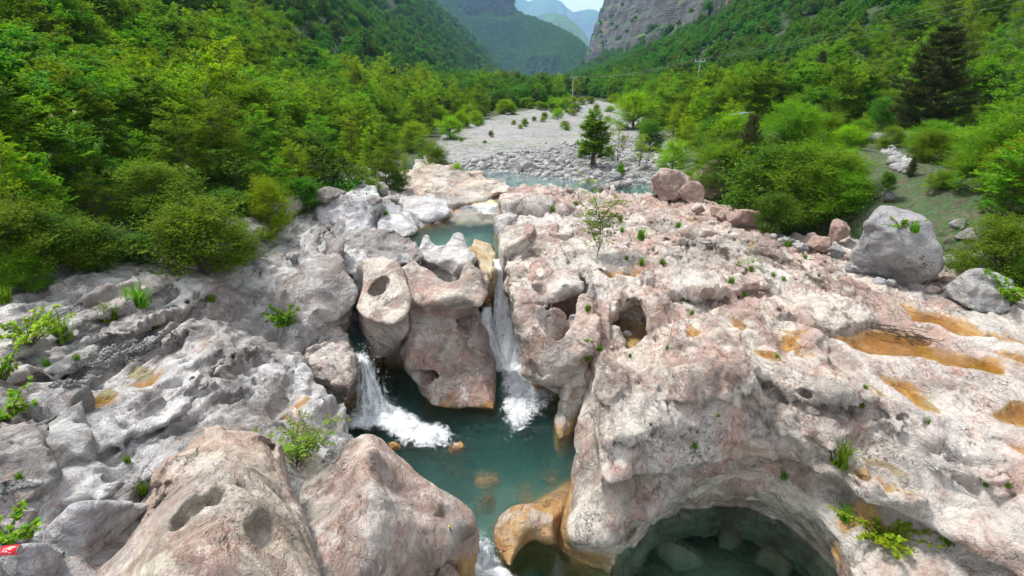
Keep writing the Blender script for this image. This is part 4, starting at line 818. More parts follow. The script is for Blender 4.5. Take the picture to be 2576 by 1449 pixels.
def water_mat(name, ripple=6.0, rstr=.25, refr=.35, vol=None, dens=0, tint=(1, 1, 1), aniso=(1, 1, 1), ior=1.33, flat=None, sct=(.10, .62, .52), sden=.16):
    t = NT(name); P = t.map(t.pos(), aniso)
    h = t.math('ADD', t.noise(P, ripple, 4, .6, .6), t.math('MULTIPLY', t.noise(P, ripple * 2.7, 3, .6, .4), .4))
    N = t.bump(h, rstr, .10)
    gl = t.n('BsdfGlossy', {'Color': (1, 1, 1), 'Roughness': .04, 'Normal': N}).outputs[0]
    tr = t.n('BsdfTransparent', {'Color': tint}).outputs[0]
    rf = t.n('BsdfRefraction', {'Color': tint, 'Roughness': .0, 'IOR': 1.15, 'Normal': N}).outputs[0]
    th = t.n('MixShader', {0: refr, 1: tr, 2: rf}).outputs[0]
    fr = t.n('Fresnel', {'IOR': ior, 'Normal': N}).outputs[0]
    if flat is not None: fr = t.math('MULTIPLY', fr, flat)
    sh = t.n('MixShader', {0: fr, 1: th, 2: gl}).outputs[0]
    v = None
    if vol: v = t.n('AddShader', {0: t.n('VolumeAbsorption', {'Color': vol, 'Density': dens}).outputs[0], 1: t.n('VolumeScatter', {'Color': sct, 'Density': sden}).outputs[0]}).outputs[0]
    return t.done(sh, v)
M['water_low'] = water_mat('teal_water', 5, 1.0, .5, (.10, .78, .68), .42, sct=(.10, .70, .58), sden=.34, flat=.65)
M['water_pool'] = water_mat('dark_green_water', 3, .15, .3, (.28, .66, .50), .6, sct=(.06, .30, .20), sden=.12)
M['water_up'] = water_mat('turquoise_water', 4, .5, .4, (.08, .80, .68), .45, flat=.55, sden=.3, aniso=(1, 1, 1))
M['water_river'] = water_mat('river_water', 2.5, .6, .3, (.25, .80, .66), .7, flat=.6, sden=.25)
M['water_thin'] = water_mat('shallow_clear_water', 4, .08, 0, None, 0, (.92, .80, .55), ior=1.25, flat=.25)
def foam_mat(name, lo, hi, scale, stretch=(1, 1, 1), col=(.80, .84, .87)):
    t = NT(name); P = t.map(t.pos(), stretch)
    w = t.n('VectorMath', {0: P, 1: t.n('VectorMath', {0: t.noise(P, scale * .35, 3, col=True), 1: (.8, .8, .8)}, operation='MULTIPLY').outputs[0]}, operation='ADD').outputs[0]
    n = t.math('ADD', t.math('MULTIPLY', t.noise(w, scale, 6, .68), .75), t.math('MULTIPLY', t.math('SUBTRACT', 1, t.vor(w, scale * 1.6, 'SMOOTH_F1')), .25))
    cov = t.n('Attribute', attribute_name='cover').outputs['Fac']
    a = t.rng(t.math('ADD', n, t.math('SUBTRACT', cov, .5)), lo, hi)
    d = t.bsdf(col, .55, t.bump(n, 1.0, .12), **{'Subsurface Weight': 0})
    return t.done(t.n('MixShader', {0: a, 1: t.n('BsdfTransparent').outputs[0], 2: d}).outputs[0])
M['foam'] = foam_mat('white_foam', .45, .85, 9.0)
M['fall'] = foam_mat('falling_water', .46, .80, 4.0, (3.2, 3.2, .55), (.84, .89, .92))
M['drop'] = plain('water_droplet', (.85, .9, .93), .3)

def cobble_mat():
    t = NT('river_stone'); P = t.pos()
    v = t.n('SeparateColor', {0: t.vor(P, 3.1, 'F1', 'Color')}).outputs[0]; rn = t.n('ObjectInfo').outputs['Random']
    f = t.math('FRACT', t.math('ADD', v, rn)); c = t.mix(f, (.12, .12, .125), (.37, .365, .355)); c = t.mix(t.math('MULTIPLY', t.rng(t.noise(P, 14, 4, .7), .4, .65), .35), c, (.2, .19, .17))
    return t.done(t.bsdf(c, .85, t.bump(t.noise(P, 20, 4), .4, .03)))
M['cobble'] = cobble_mat()
# ================================================================= GROUND, HILLS, WATER
def lerp_tab(Y, tab):
    return np.interp(Y, [a for a, _ in tab], [b for _, b in tab])
XL = [(0, -8.2), (5, -8.0), (10, -7.3), (15, -7.4), (22, -6.3), (30, -5.6), (50, -5.3), (72, -.5), (86, 6), (100, 11), (115, 14), (300, 0), (900, 10)]
XR = [(0, 11), (8, 10.2), (12, 9.6), (16, 8.8), (20, 7.9), (25, 7.2), (32, 10.5), (48, 13), (75, 15.5), (100, 16.5), (115, 15), (300, 28), (900, 80)]
def ground(x, Y):
    x = np.asarray(x, float); Y = np.asarray(Y, float)
    s = .666 * (x + 2.7) + .745 * (Y - 31)
    g = np.where(s < 0, np.maximum(2.72 + .12 * s, 1.7), 2.72 + np.minimum(.06 * np.maximum(s, 0), .4)) + .018 * np.maximum(0, np.minimum(Y, 400) - 35)
    g = g + .10 * fbm2(x, Y, .22, 4, 3) * sstep(28, 34, Y) + .03 * fbm2(x, Y, 1.3, 3, 4)
    fl = np.interp(Y, [0, 13.0, 15.2, 19.5, 22, 25, 28], [-1.7, -1.7, 1.5, 1.6, 2.2, 2.1, 2.1])
    k = sstep(27, 22, Y)
    g = g * (1 - k) + fl * k
    xl, xr = lerp_tab(Y, XL), lerp_tab(Y, XR)
    dl = np.maximum(0, xl - x); dr = np.maximum(0, x - xr)
    near = 1.05 * sstep(30, 20, Y)
    gl = 2.6 + near + np.minimum(dl * .22, 3.0) + .25 * fbm2(x, Y, .3, 3, 7)
    gr = 2.5 + .5 * sstep(30, 20, Y) + np.minimum(dr * .40, 1.75) + .018 * np.maximum(0, np.minimum(Y, 400) - 35) + .12 * fbm2(x, Y, .4, 3, 9)
    g = np.maximum(g, np.where(dl > 0, gl * sstep(0, 1.5, dl) + g * (1 - sstep(0, 1.5, dl)), g))
    g = np.maximum(g, np.where(dr > 0, gr * sstep(0, 1.5, dr) + g * (1 - sstep(0, 1.5, dr)), g))
    # bench of the gravel road on the right
    rd = np.exp(-((Y - (33 - (x - 18) * .12)) / 2.6)**2) * sstep(14, 17, x)
    g = g * (1 - rd) + 4.45 * rd
    return g
def grid_mesh(name, X, Y, Z, mat):
    n, m = X.shape
    V = np.stack([X, Y, Z], -1).reshape(-1, 3); i = np.arange(n * m).reshape(n, m)
    F = np.stack([i[:-1, :-1], i[1:, :-1], i[1:, 1:], i[:-1, 1:]], -1).reshape(-1, 4)
    return np_mesh(name, V, F, mat)
def build_ground():
    v = np.concatenate([np.linspace(1, 60, 180), 60 * 1.022 ** np.arange(1, 205)])
    u = np.linspace(-1.5, 1.5, 280); u = np.sign(u) * np.abs(u)**1.25
    Y = np.repeat(v[:, None], len(u), 1); X = np.clip(u[None] * (Y + 14), -5200, 5200)
    Z = ground(X, Y)
    me = grid_mesh('ground', X, Y, Z, M['ground'])
    dl = lerp_tab(Y, XL) - X; dr = X - lerp_tab(Y, XR)
    so = np.maximum(sstep(-1.2, 1.2, dl), sstep(-1.2, 1.2, dr)); so = np.maximum(so, sstep(104, 116, Y))
    rd = sstep(3.6, 2.2, np.abs(Y - (33 - (X - 18) * .12))) * sstep(14.5, 16, X) * sstep(42, 38, X)
    so = so * (1 - rd)
    at = me.attributes.new('soil', 'FLOAT', 'POINT'); at.data.foreach_set('value', so.ravel().astype(np.float32))
    tag(link('ground', me), kind='structure')

LF = [(0, -15), (30, -16), (100, -20), (300, -24), (900, 8)]
RF = [(0, 30), (30, 26), (100, 22), (200, 20), (400, 34), (760, 44)]
RC = [(0, 80), (100, 66), (200, 68), (400, 96), (600, 104), (760, 84)]
def left_hill(x, Y):
    d = lerp_tab(Y, LF) - x
    z = 3 + .93 * d + (9 * fbm2(x, Y, .012, 4, 21) + 3.5 * fbm2(x, Y, .05, 3, 22)) * sstep(5, 60, d)
    return np.where(d > 0, z, 3 + d * .3)
def right_hill(x, Y):
    d = x - lerp_tab(Y, RF); c = x - lerp_tab(Y, RC) + 10 * pn2(x, Y, .02, 4) + 5 * pn2(x, Y, .07, 6)
    z = 3 + .42 * d + (5 * fbm2(x, Y, .014, 4, 31) + 2 * fbm2(x, Y, .05, 3, 32)) * sstep(5, 50, d)
    cl = np.maximum(c, 0); st = cl * 2.3
    st = st + 6.0 * pn2(x, Y, .045, 41) * sstep(0, 14, cl) + 3.5 * pn2(x, Y, .13, 42) * sstep(0, 8, cl) + 7 * (np.abs(pn2(Y * 1.0, x * .15, .05, 44)) - .3) * sstep(0, 10, cl)
    q = st / 13.0 + .4 * pn2(x, Y, .02, 45); fq = q - np.floor(q)
    st = st + (sstep(0, .55, fq) - fq) * 11.0
    return np.where(d > 0, z + st * (cl > 0), 3 + d * .3), cl
def px_ridge(pts, Yd):
    return [UY(0, a, b, Yd if len(p) < 1 else Yd) for (a, b), p in zip(pts, pts)]
def ridge_mountain(name, pts, front, rear, cliffs, mat, seed, nx, ny, foot, rough):
    """pts: (px, py, distance) along the crest; cliffs: (x0, x1, z0, z1) bands where the face stands steep"""
    C = np.array([UY(0, *p) for p in pts])
    xs = np.linspace(C[0, 0], C[-1, 0], nx)
    zr = np.interp(xs, C[:, 0], C[:, 2]); Yr = np.interp(xs, C[:, 0], C[:, 1])
    f = np.concatenate([np.linspace(-1, 0, ny), np.linspace(0, .5, ny // 4)[1:]])
    X = np.repeat(xs[:, None], len(f), 1); D = f[None] * ((zr - foot) / front)[:, None] * 1.15
    Y = Yr[:, None] + D
    Z = zr[:, None] - np.where(D < 0, -D * front, D * rear)
    A = rough
    n = A * fbm2(X, Y, 1.6 / (A * 16), 4, seed) + A * .5 * fbm2(X * 1.0, Y * .3, 1.6 / (A * 4.5), 3, seed + 5)
    Z = Z + n * sstep(0, A * 4, np.abs(D)) + .12 * n
    for x0, x1, z0, z1 in cliffs:
        w = (z1 - z0)
        m = sstep(x0 - w*.25, x0 + w*.1, X) * sstep(x1 + w*.25, x1 - w*.1, X) * np.clip(.75 + .5 * pn2(X, Y, 2.0 / w, 19), 0, 1)
        t = np.clip((Z - z0) / w, 0, 1)
        t2 = sstep(.38, .62, t + .10 * pn2(X, Y, 3.0 / w, 9))
        Z = Z + m * (t2 - t) * w * ((Z > z0) & (Z < z1))
    Z = np.maximum(Z, 0)
    o = link(name, grid_mesh(name, X, Y, Z, mat)); tag(o, kind='structure')
    return X, Y, Z

def scatter_pts(P, seed=0): pass
FOREST = []          # (x, y, z, scale) of the hill forest
def build_hills():
    r = np.random.RandomState(77)
    # left slope
    v = np.concatenate([np.linspace(6, 120, 120), np.linspace(120, 900, 150)[1:]]); d = np.linspace(-4, 1, 140)
    d = np.where(d < 0, d, (d**1.3) * 260)
    Y = np.repeat(v[:, None], len(d), 1); X = lerp_tab(Y, LF) - d[None]
    tag(link('hillside', grid_mesh('hillside', X, Y, left_hill(X, Y), M['hill'])), kind='structure')
    v = np.linspace(6, 765, 300); d = np.concatenate([np.linspace(-4, 40, 40), np.linspace(40, 220, 190)[1:]])
    Y = np.repeat(v[:, None], len(d), 1); X = lerp_tab(Y, RF) + d[None]
    Z, cl = right_hill(X, Y)
    me = grid_mesh('hillside', X, Y, Z, M['hill']); me.materials.append(M['cliff'])
    me.polygons.foreach_set('material_index', (cl[:-1, :-1] > 1.0).astype(np.int32).ravel())
    tag(link('hillside', me), kind='structure')
    def put(x, y, z, s):
        FOREST.append(np.stack([x, y, z, s], 1))
    # forest on the left slope: nearer trees closer together
    for y0, y1, sp in ((10, 90, 2.8), (90, 220, 3.8), (220, 480, 5.5), (480, 900, 8.5)):
        n = int((y1 - y0) * 170 / sp**2 * 1.0)
        y = r.uniform(y0, y1, n); x = lerp_tab(y, LF) - r.uniform(.0, 1, n) * 170 + 2
        z = left_hill(x, y)
        ok = (z - 7) / y < .36
        put(x[ok], y[ok], z[ok] - .4, sp * r.uniform(.75, 1.35, n)[ok] * .34)
    for y0, y1, sp in ((34, 110, 3.0), (110, 240, 4.2), (240, 480, 6), (480, 765, 8)):
        n = int((y1 - y0) * 200 / sp**2 * 1.7)
        y = r.uniform(y0, y1, n); x = lerp_tab(y, RF) + r.uniform(0, 1, n) * 200 - 3
        z, cl = right_hill(x, y); z2, _ = right_hill(x + .5, y)
        ok = ((z - 7) / y < .36) & ((cl <= 2) | ((z2 - z < .45) & (r.rand(n) < .5)) | (r.rand(n) < .05))
        gaps = (pn2(x, y, .035, 61) > .6) & (r.rand(n) < .6)
        ok &= ~gaps
        put(x[ok], y[ok], z[ok] - .4, (sp * r.uniform(.6, 1.25, n) * .33 * np.where(cl > 2, .6, 1))[ok])
    # young trees between the river banks and the slopes
    n = 2600; y = 12 + 150 * r.rand(n)**1.5; x = lerp_tab(y, XL) - 3.5 - r.rand(n) * (lerp_tab(y, XL) - 3 - lerp_tab(y, LF) + 6)
    put(x, y, np.maximum(ground(x, y), left_hill(x, y)) - .5, r.uniform(.7, 1.2, n))
    n = 1500; y = 39 + 120 * r.rand(n)**1.3; x = lerp_tab(y, XR) + 1.5 + r.rand(n) * np.maximum(4, lerp_tab(y, RF) - lerp_tab(y, XR) + 4)
    put(x, y, np.maximum(ground(x, y), right_hill(x, y)[0]) - .3, r.uniform(.6, 1.2, n))
    n = 1500; y = 118 + 600 * r.rand(n)**1.5; x = lerp_tab(y, LF) + r.rand(n) * (lerp_tab(y, RF) - lerp_tab(y, LF))
    put(x, y, ground(x, y) - .3, r.uniform(.6, 1.5, n))
    # middle mountain closing the valley
    ez = lambda py, Yd: UY(0, 1288, py, Yd)[2]
    ex = lambda pxx, Yd: UY(0, pxx, 100, Yd)[0]
    X, Y, Z = ridge_mountain('mountain', [(900, -140, 1500), (1080, -90, 1450), (1180, -70, 1400), (1265, -45, 1380), (1292, 12, 1330), (1305, 38, 1300), (1340, 52, 1260), (1385, 68, 1200), (1425, 88, 1130), (1455, 108, 1080), (1477, 132, 1020), (1490, 170, 980), (1520, 240, 950)],
        .85, .8, [(ex(1175, 1300), ex(1288, 1300), ez(62, 1300), ez(-45, 1300)), (ex(1345, 1010), ex(1412, 1000), ez(210, 980), ez(138, 1040))], M['cliff_far'], 5, 240, 110, 2, 16)
    n = 30000; i = r.randint(0, X.shape[0] - 1, n); j = r.randint(0, X.shape[1] - 1, n); a, b = r.rand(n), r.rand(n)
    g = lambda A: A[i, j] * (1-a)*(1-b) + A[i+1, j] * a*(1-b) + A[i, j+1] * (1-a)*b + A[i+1, j+1] * a*b
    sl = np.abs(Z[i, j+1] - Z[i, j]) / np.maximum(1e-3, np.abs(Y[i, j+1] - Y[i, j]))
    x, y, z = g(X), g(Y), g(Z)
    ok = ((sl < 1.7) | (r.rand(n) < .25)) & (z > 2)
    put(x[ok], y[ok], z[ok] - .5, r.uniform(2.0, 3.8, n)[ok])
    ridge_mountain('mountain', [(1180, 140, 2900), (1320, 62, 2800), (1345, 42, 2750), (1368, 35, 2700), (1395, 31, 2650), (1425, 42, 2600), (1452, 62, 2550), (1473, 84, 2500), (1486, 115, 2450), (1500, 170, 2400), (1520, 215, 2400)], .8, .8, [], M['cliff_far'], 15, 160, 60, 2, 26)
    ridge_mountain('mountain', [(1150, 60, 5200), (1260, -30, 5200), (1300, -12, 5200), (1330, 4, 5200), (1350, -2, 5200), (1378, -12, 5200), (1398, -2, 5200), (1412, 4, 5200), (1425, 18, 5200), (1442, 31, 5100), (1462, 27, 5000), (1478, 24, 5000), (1500, 25, 5000), (1540, 60, 5000), (1700, 150, 5000)], 1.0, .9, [], M['cliff_far'], 25, 220, 70, 2, 34)

def prism(name, z, depth, pts, mat):
    P = spline(pts, 3); n = len(P)
    V = [(x, y, z) for x, y in P] + [(x, y, z - depth) for x, y in P]
    F = [list(range(n)), list(range(2*n - 1, n - 1, -1))] + [[i, i + n, (i+1) % n + n, (i+1) % n] for i in range(n)]
    o = mesh_obj(name, V, F, mat, smooth=False)
    bm = bmesh.new(); bm.from_mesh(o.data); bmesh.ops.recalc_face_normals(bm, faces=bm.faces); bm.to_mesh(o.data); bm.free()
    return tag(o, kind='structure')
def sheet(name, pts3, mat):
    return mesh_obj(name, pts3, [list(range(len(pts3)))], mat, smooth=False)
def foam_sheet(name, z, r, pts, core, mat, res=.06, lump=.10, seed=1, fall=.6, kind='stuff', most=.68):
    """lumpy white water over an outline; core = points of strongest white (x, y, radius px-free in metres)"""
    P = spline([U(r, *p, z) for p in pts], 3); x0, y0 = P.min(0) - .1; x1, y1 = P.max(0) + .1
    xs = np.arange(x0, x1, res); ys = np.arange(y0, y1, res); X, Y = np.meshgrid(xs, ys, indexing='ij')
    d = sd_poly(X, Y, P)
    cov = sstep(.16, -fall, d + .16 * fbm2(X, Y, 3.0, 3, seed + 8)) * most
    for cx, cy, rr_ in core:
        a, b = U(r, cx, cy, z); cov = cov + .34 * np.exp(-((X - a)**2 + (Y - b)**2) / rr_**2)
    cov = np.clip(cov, 0, 1.0)
    Z = z + .012 + lump * np.clip(cov, 0, 1) * (.4 + .8 * np.abs(fbm2(X, Y, 2.6, 4, seed))) + .02 * fbm2(X, Y, 5, 3, seed + 3)
    me = grid_mesh(name, X, Y, Z, mat)
    at = me.attributes.new('cover', 'FLOAT', 'POINT'); at.data.foreach_set('value', (cov.ravel() * .92).astype(np.float32))
    keep = (d < .05)
    return tag(link(name, me), kind=kind)
def waterfall(name, path, mat, seed=1, n=40, cover=.75, label=None, drops=250, spread=.3, fwd=.16):
    """a fall: path of (x, y, z, width); a curtain of crossing wavy ribbons, plus droplets"""
    P = np.array(path, float); r = np.random.RandomState(seed)
    C = spline(P, 6, False); L = len(C); root = tag(bpy.data.objects.new(name, None), label, 'waterfall'); COL.objects.link(root)
    V, F, cv = [], [], []
    for layer in range(4):
        nw = 14; base = len(V)
        for i, (x, y, z, w) in enumerate(C):
            for k in range(nw):
                u = k / (nw - 1) - .5
                s = (i / L)
                off = .05 * math.sin(u * 9 + layer * 2 + i * .35) * (.3 + s) + r.uniform(-.012, .012)
                V.append((x + u * w * (1 + .12 * layer) + r.uniform(-.01, .01), y - fwd - (.25 - u*u) * w * .55 + layer * .035 - .05 + off, z + .01 * layer))
                cv.append(cover * (1 - (2 * abs(u))**3 * .6) + .10 * math.sin(k * 2.1 + layer * 5) - .05 * layer)
        for i in range(L - 1):
            for k in range(nw - 1):
                a = base + i * nw + k; F.append((a, a + 1, a + nw + 1, a + nw))
    me = np_mesh('water_curtain', np.array(V), np.array(F), mat)
    at = me.attributes.new('cover', 'FLOAT', 'POINT'); at.data.foreach_set('value', np.array(cv, np.float32))
    link('water_curtain', me, root)
    if drops:
        DV, DF = [], []
        base = np.array([(1, 0, 0), (-1, 0, 0), (0, 1, 0), (0, -1, 0), (0, 0, 1.5), (0, 0, -1.5)]); bf = np.array([(0, 2, 4), (2, 1, 4), (1, 3, 4), (3, 0, 4), (2, 0, 5), (1, 2, 5), (3, 1, 5), (0, 3, 5)])
        for k in range(drops):
            i = int(L * r.rand()**.6 * .999); x, y, z, w = C[i]; s = r.uniform(.003, .010)
            q = np.array((x + r.normal() * w * spread * 1.3, y - abs(r.normal()) * w * spread * .8 - .05, z + r.normal() * .12 + .05))
            DF.append(bf + len(DV) * 6); DV.append(base * s + q)
        o = link('spray', np_mesh('spray', np.concatenate(DV), np.concatenate(DF), M['drop']), root); o['kind'] = 'stuff'
    return root
def W3(r, x, y, z, w): return (*U(r, x, y, z), z, w)
def build_water():
    prism('plunge_pool', LOW, 2.2, [U(0, *p, LOW) for p in [(800, 1060), (850, 960), (900, 900), (1000, 880), (1180, 880), (1190, 830), (1240, 790), (1320, 800), (1350, 880), (1440, 940), (1500, 1020), (1500, 1130), (1500, 1200), (1450, 1235), (1400, 1262), (1330, 1305), (1275, 1338), (1210, 1345), (1130, 1345), (1000, 1280), (900, 1160)]], M['water_low'])
    prism('stream', LIP, 1.2, [(-1.4, 4.6), (-.9, 6.2), (-.2, 6.7), (.05, 7.55), (.45, 7.78), (1.1, 7.8), (1.5, 8.3), (3, 9.6), (5, 9.8), (7, 8.6), (8, 5.5), (7, 3.6), (2, 3.2)], M['water_pool'])
    prism('small_pool', SIDE, .35, [U(0, *p, SIDE) for p in [(800, 880), (840, 850), (870, 815), (905, 790), (925, 800), (924, 850), (922, 880), (905, 888), (880, 880)]], M['water_up'])
    prism('upper_pool', UP, 1.1, [U(0, *p, UP) for p in [(900, 640), (930, 600), (1000, 590), (1060, 560), (1130, 540), (1160, 545), (1230, 535), (1290, 545), (1300, 600), (1290, 640), (1262, 648), (1235, 652), (1190, 660), (1100, 660), (1000, 655)]], M['water_up'])
    prism('river', RIV, 1.2, [U(0, *p, RIV) for p in [(1000, 420), (1100, 408), (1200, 406), (1300, 415), (1400, 425), (1500, 438), (1600, 455), (1680, 475), (1700, 500), (1560, 500), (1400, 498), (1270, 492), (1200, 500), (1150, 486), (1050, 470)]], M['water_river'])
    # shallow run between the river and the upper pool
    V, F = [], []
    run = [((1165, 482), (1275, 488), 2.80), ((1160, 500), (1272, 503), 2.74), ((1155, 520), (1268, 522), 2.62), ((1140, 540), (1264, 542), 2.53), ((1120, 556), (1264, 560), 2.506)]
    n = 12
    for a, b, z in run:
        A, B = np.array(U(0, *a, z)), np.array(U(0, *b, z))
        for k in range(n + 1):
            p = A + (B - A) * k / n; V.append((*p, z + .03 * math.sin(k * 2.3 + z * 40)))
    for i in range(len(run) - 1):
        for k in range(n): q = i * (n + 1) + k; F.append((q, q + 1, q + n + 2, q + n + 1))
    o = mesh_obj('river', V, F, M['water_thin']); tag(o, kind='structure')
    V2 = [(x, y, z - .12 - .05 * math.sin(3 * x)) for x, y, z in V]
    o = mesh_obj('riverbed', V2, F, M['boulder']); tag(o, kind='structure')
    foam_sheet('riffle_foam', 2.6, 0, [(1170, 500), (1262, 505), (1262, 545), (1200, 545), (1165, 530)], [(1230, 515, .5)], M['foam'], .08, .08, 9, .5)
    # pools on the rock
    for tab in (RPOOLS, LPOOLS):
        for k, (r, p, z, d, lab, *_) in tab.items():
            P, z = POOLZ[lab]; c = P.mean(0)
            P = c + (P - c) * 1.05
            o = mesh_obj('rock_pool', [(x, y, z) for x, y in P], [list(range(len(P)))], M['water_thin'], smooth=False)
            tag(o, lab, 'pool', 'rainwater pools on the rock', 'thing')
    for r, p, z, lab in ((5, [(1968, 1060), (1985, 975), (2060, 945), (2150, 950), (2235, 985), (2272, 1030), (2250, 1120), (2190, 1190), (2135, 1205), (2085, 1165)], 1.86, 'amber water in the big pothole around a white stone'),
                         (5, [(1550, 1150), (1575, 1095), (1640, 1085), (1685, 1105), (1665, 1165), (1615, 1195)], 1.56, 'small brown puddle at the bottom of the bowl-shaped rock')):
        P = spline([U(r, *q, z) for q in p], 3)
        tag(mesh_obj('rock_pool', [(x, y, z) for x, y in P], [list(range(len(P)))], M['water_thin'], smooth=False), lab, 'pool', 'rainwater pools on the rock', 'thing')
    # falls and foam
    waterfall('waterfall', [W3(0, 1255, 650, 2.5, .30), W3(0, 1260, 672, 2.35, .34), W3(0, 1262, 700, 2.0, .36), W3(0, 1264, 760, 1.45, .46), W3(0, 1268, 800, 1.0, .68), W3(0, 1272, 850, .55, .95), W3(0, 1282, 905, .05, 1.25)], M['fall'], 3, label='tall narrow white waterfall between the central pillar and the right rocks', drops=420, cover=.85)
    waterfall('cascade', [W3(0, 1228, 770, 1.35, .22), W3(0, 1222, 800, 1.1, .34), W3(0, 1225, 840, .75, .42), W3(0, 1240, 880, .35, .6), W3(0, 1255, 920, 0, .7)], M['fall'], 5, label='side cascade of white water leaning on the central pillar, left of the tall fall', drops=220, cover=.85)
    waterfall('waterfall', [W3(0, 912, 882, 1.3, .24), W3(0, 922, 900, 1.22, .3), W3(0, 930, 930, .9, .46), W3(0, 940, 980, .45, .75), W3(0, 950, 1040, .02, .95)], M['fall'], 7, label='smaller veil-like waterfall on the left beside the rounded boulder', drops=420, cover=.68)
    waterfall('waterfall', [W3(0, 1212, 1342, .0, .3), W3(0, 1216, 1360, -.12, .36), W3(0, 1214, 1385, -.38, .42), W3(0, 1218, 1410, -.44, .5)], M['fall'], 11, label='low outlet cascade at the bottom edge under the pointed ridge', drops=120, cover=.85)
    foam_sheet('white_foam', LOW, 0, [(1190, 850), (1240, 800), (1310, 830), (1345, 900), (1400, 950), (1440, 985), (1430, 1030), (1390, 1065), (1350, 1100), (1295, 1115), (1240, 1105), (1236, 1040), (1240, 980), (1215, 910)], [(1275, 910, .75), (1295, 970, .6), (1280, 1030, .4)], M['foam'], .045, .16, 3, .6)
    foam_sheet('white_foam', LOW, 0, [(862, 1085), (868, 1030), (920, 1000), (1000, 995), (1045, 1030), (1090, 1050), (1160, 1065), (1200, 1090), (1180, 1125), (1130, 1150), (1070, 1160), (1010, 1150), (960, 1110), (910, 1092)], [(950, 1050, .7), (1020, 1075, .55), (900, 1065, .4), (1080, 1100, .35)], M['foam'], .045, .15, 4, .6)
    foam_sheet('foam_lace', LOW, 0, [(880, 1090), (1000, 1000), (1060, 1040), (1230, 1050), (1300, 930), (1430, 960), (1470, 1060), (1430, 1140), (1280, 1170), (1120, 1200), (980, 1165)], [], M['foam'], .05, .02, 14, .9, most=.44)
    foam_sheet('white_foam', LIP, 0, [(1165, 1470), (1180, 1390), (1195, 1350), (1240, 1350), (1255, 1390), (1290, 1430), (1330, 1470), (1250, 1500)], [(1215, 1400, .4), (1220, 1440, .35)], M['foam'], .035, .10, 5, .25)
def build_haze():
    t = NT('valley_haze')
    v = t.n('VolumePrincipled', {'Color': (.36, .64, 1.0), 'Density': HAZE, 'Anisotropy': .2}).outputs[0]
    t.done(None, v)
    b = bmesh.new(); bmesh.ops.create_cube(b, size=1)
    me = bpy.data.meshes.new('haze'); b.to_mesh(me); b.free(); me.materials.append(t.m)
    o = link('haze', me); o.scale = (10800, 6400, 905); o.location = (0, 3180, 448.5)
    tag(o, kind='stuff')
HAZE = .00020
# ================================================================= VEGETATION
def tubes_mesh(name, segs, mat, sides=5):
    """segs: list of (points (n,3), radii (n)) -> one mesh of tapered tubes"""
    V, F = [], []
    ang = np.linspace(0, 2*np.pi, sides, endpoint=False)
    for P, rr in segs:
        P = np.asarray(P, float); b = len(V)
        T = np.gradient(P, axis=0); T /= np.linalg.norm(T, axis=1, keepdims=True) + 1e-9
        up = np.array([0, 0, 1.0]) if abs(T[0, 2]) < .9 else np.array([1.0, 0, 0])
        for p, t, q in zip(P, T, rr):
            a = np.cross(t, up); a /= np.linalg.norm(a) + 1e-9; c = np.cross(t, a)
            V.extend((p + q * (np.cos(ang)[:, None] * a + np.sin(ang)[:, None] * c)).tolist())
        for i in range(len(P) - 1):
            for k in range(sides):
                F.append((b + i*sides + k, b + i*sides + (k+1) % sides, b + (i+1)*sides + (k+1) % sides, b + (i+1)*sides + k))
    return np_mesh(name, np.array(V), np.array(F), mat)
def leaves_mesh(name, C, D, N, S, tone, mat, w=.42, fold=.12):
    """one folded leaf per row: base C, direction D, normal N, length S"""
    D = D / (np.linalg.norm(D, axis=1, keepdims=True) + 1e-9); B = np.cross(D, N); B /= np.linalg.norm(B, axis=1, keepdims=True) + 1e-9
    N = np.cross(B, D); s = S[:, None]
    V = np.stack([C, C + D*s*.5 + B*s*w*.55 + N*s*fold, C + D*s - N*s*fold*.6, C + D*s*.5 - B*s*w*.55 + N*s*fold], 1)
    n = len(C); i = np.arange(n)[:, None] * 4
    F = np.concatenate([i + [0, 1, 2], i + [0, 2, 3]])
    me = np_mesh(name, V.reshape(-1, 3), F, mat, smooth=False)
    at = me.attributes.new('tone', 'FLOAT', 'POINT'); at.data.foreach_set('value', np.repeat(tone, 4).astype(np.float32))
    return me
def rdir(r, n):
    v = r.normal(size=(n, 3)); return v / np.linalg.norm(v, axis=1, keepdims=True)
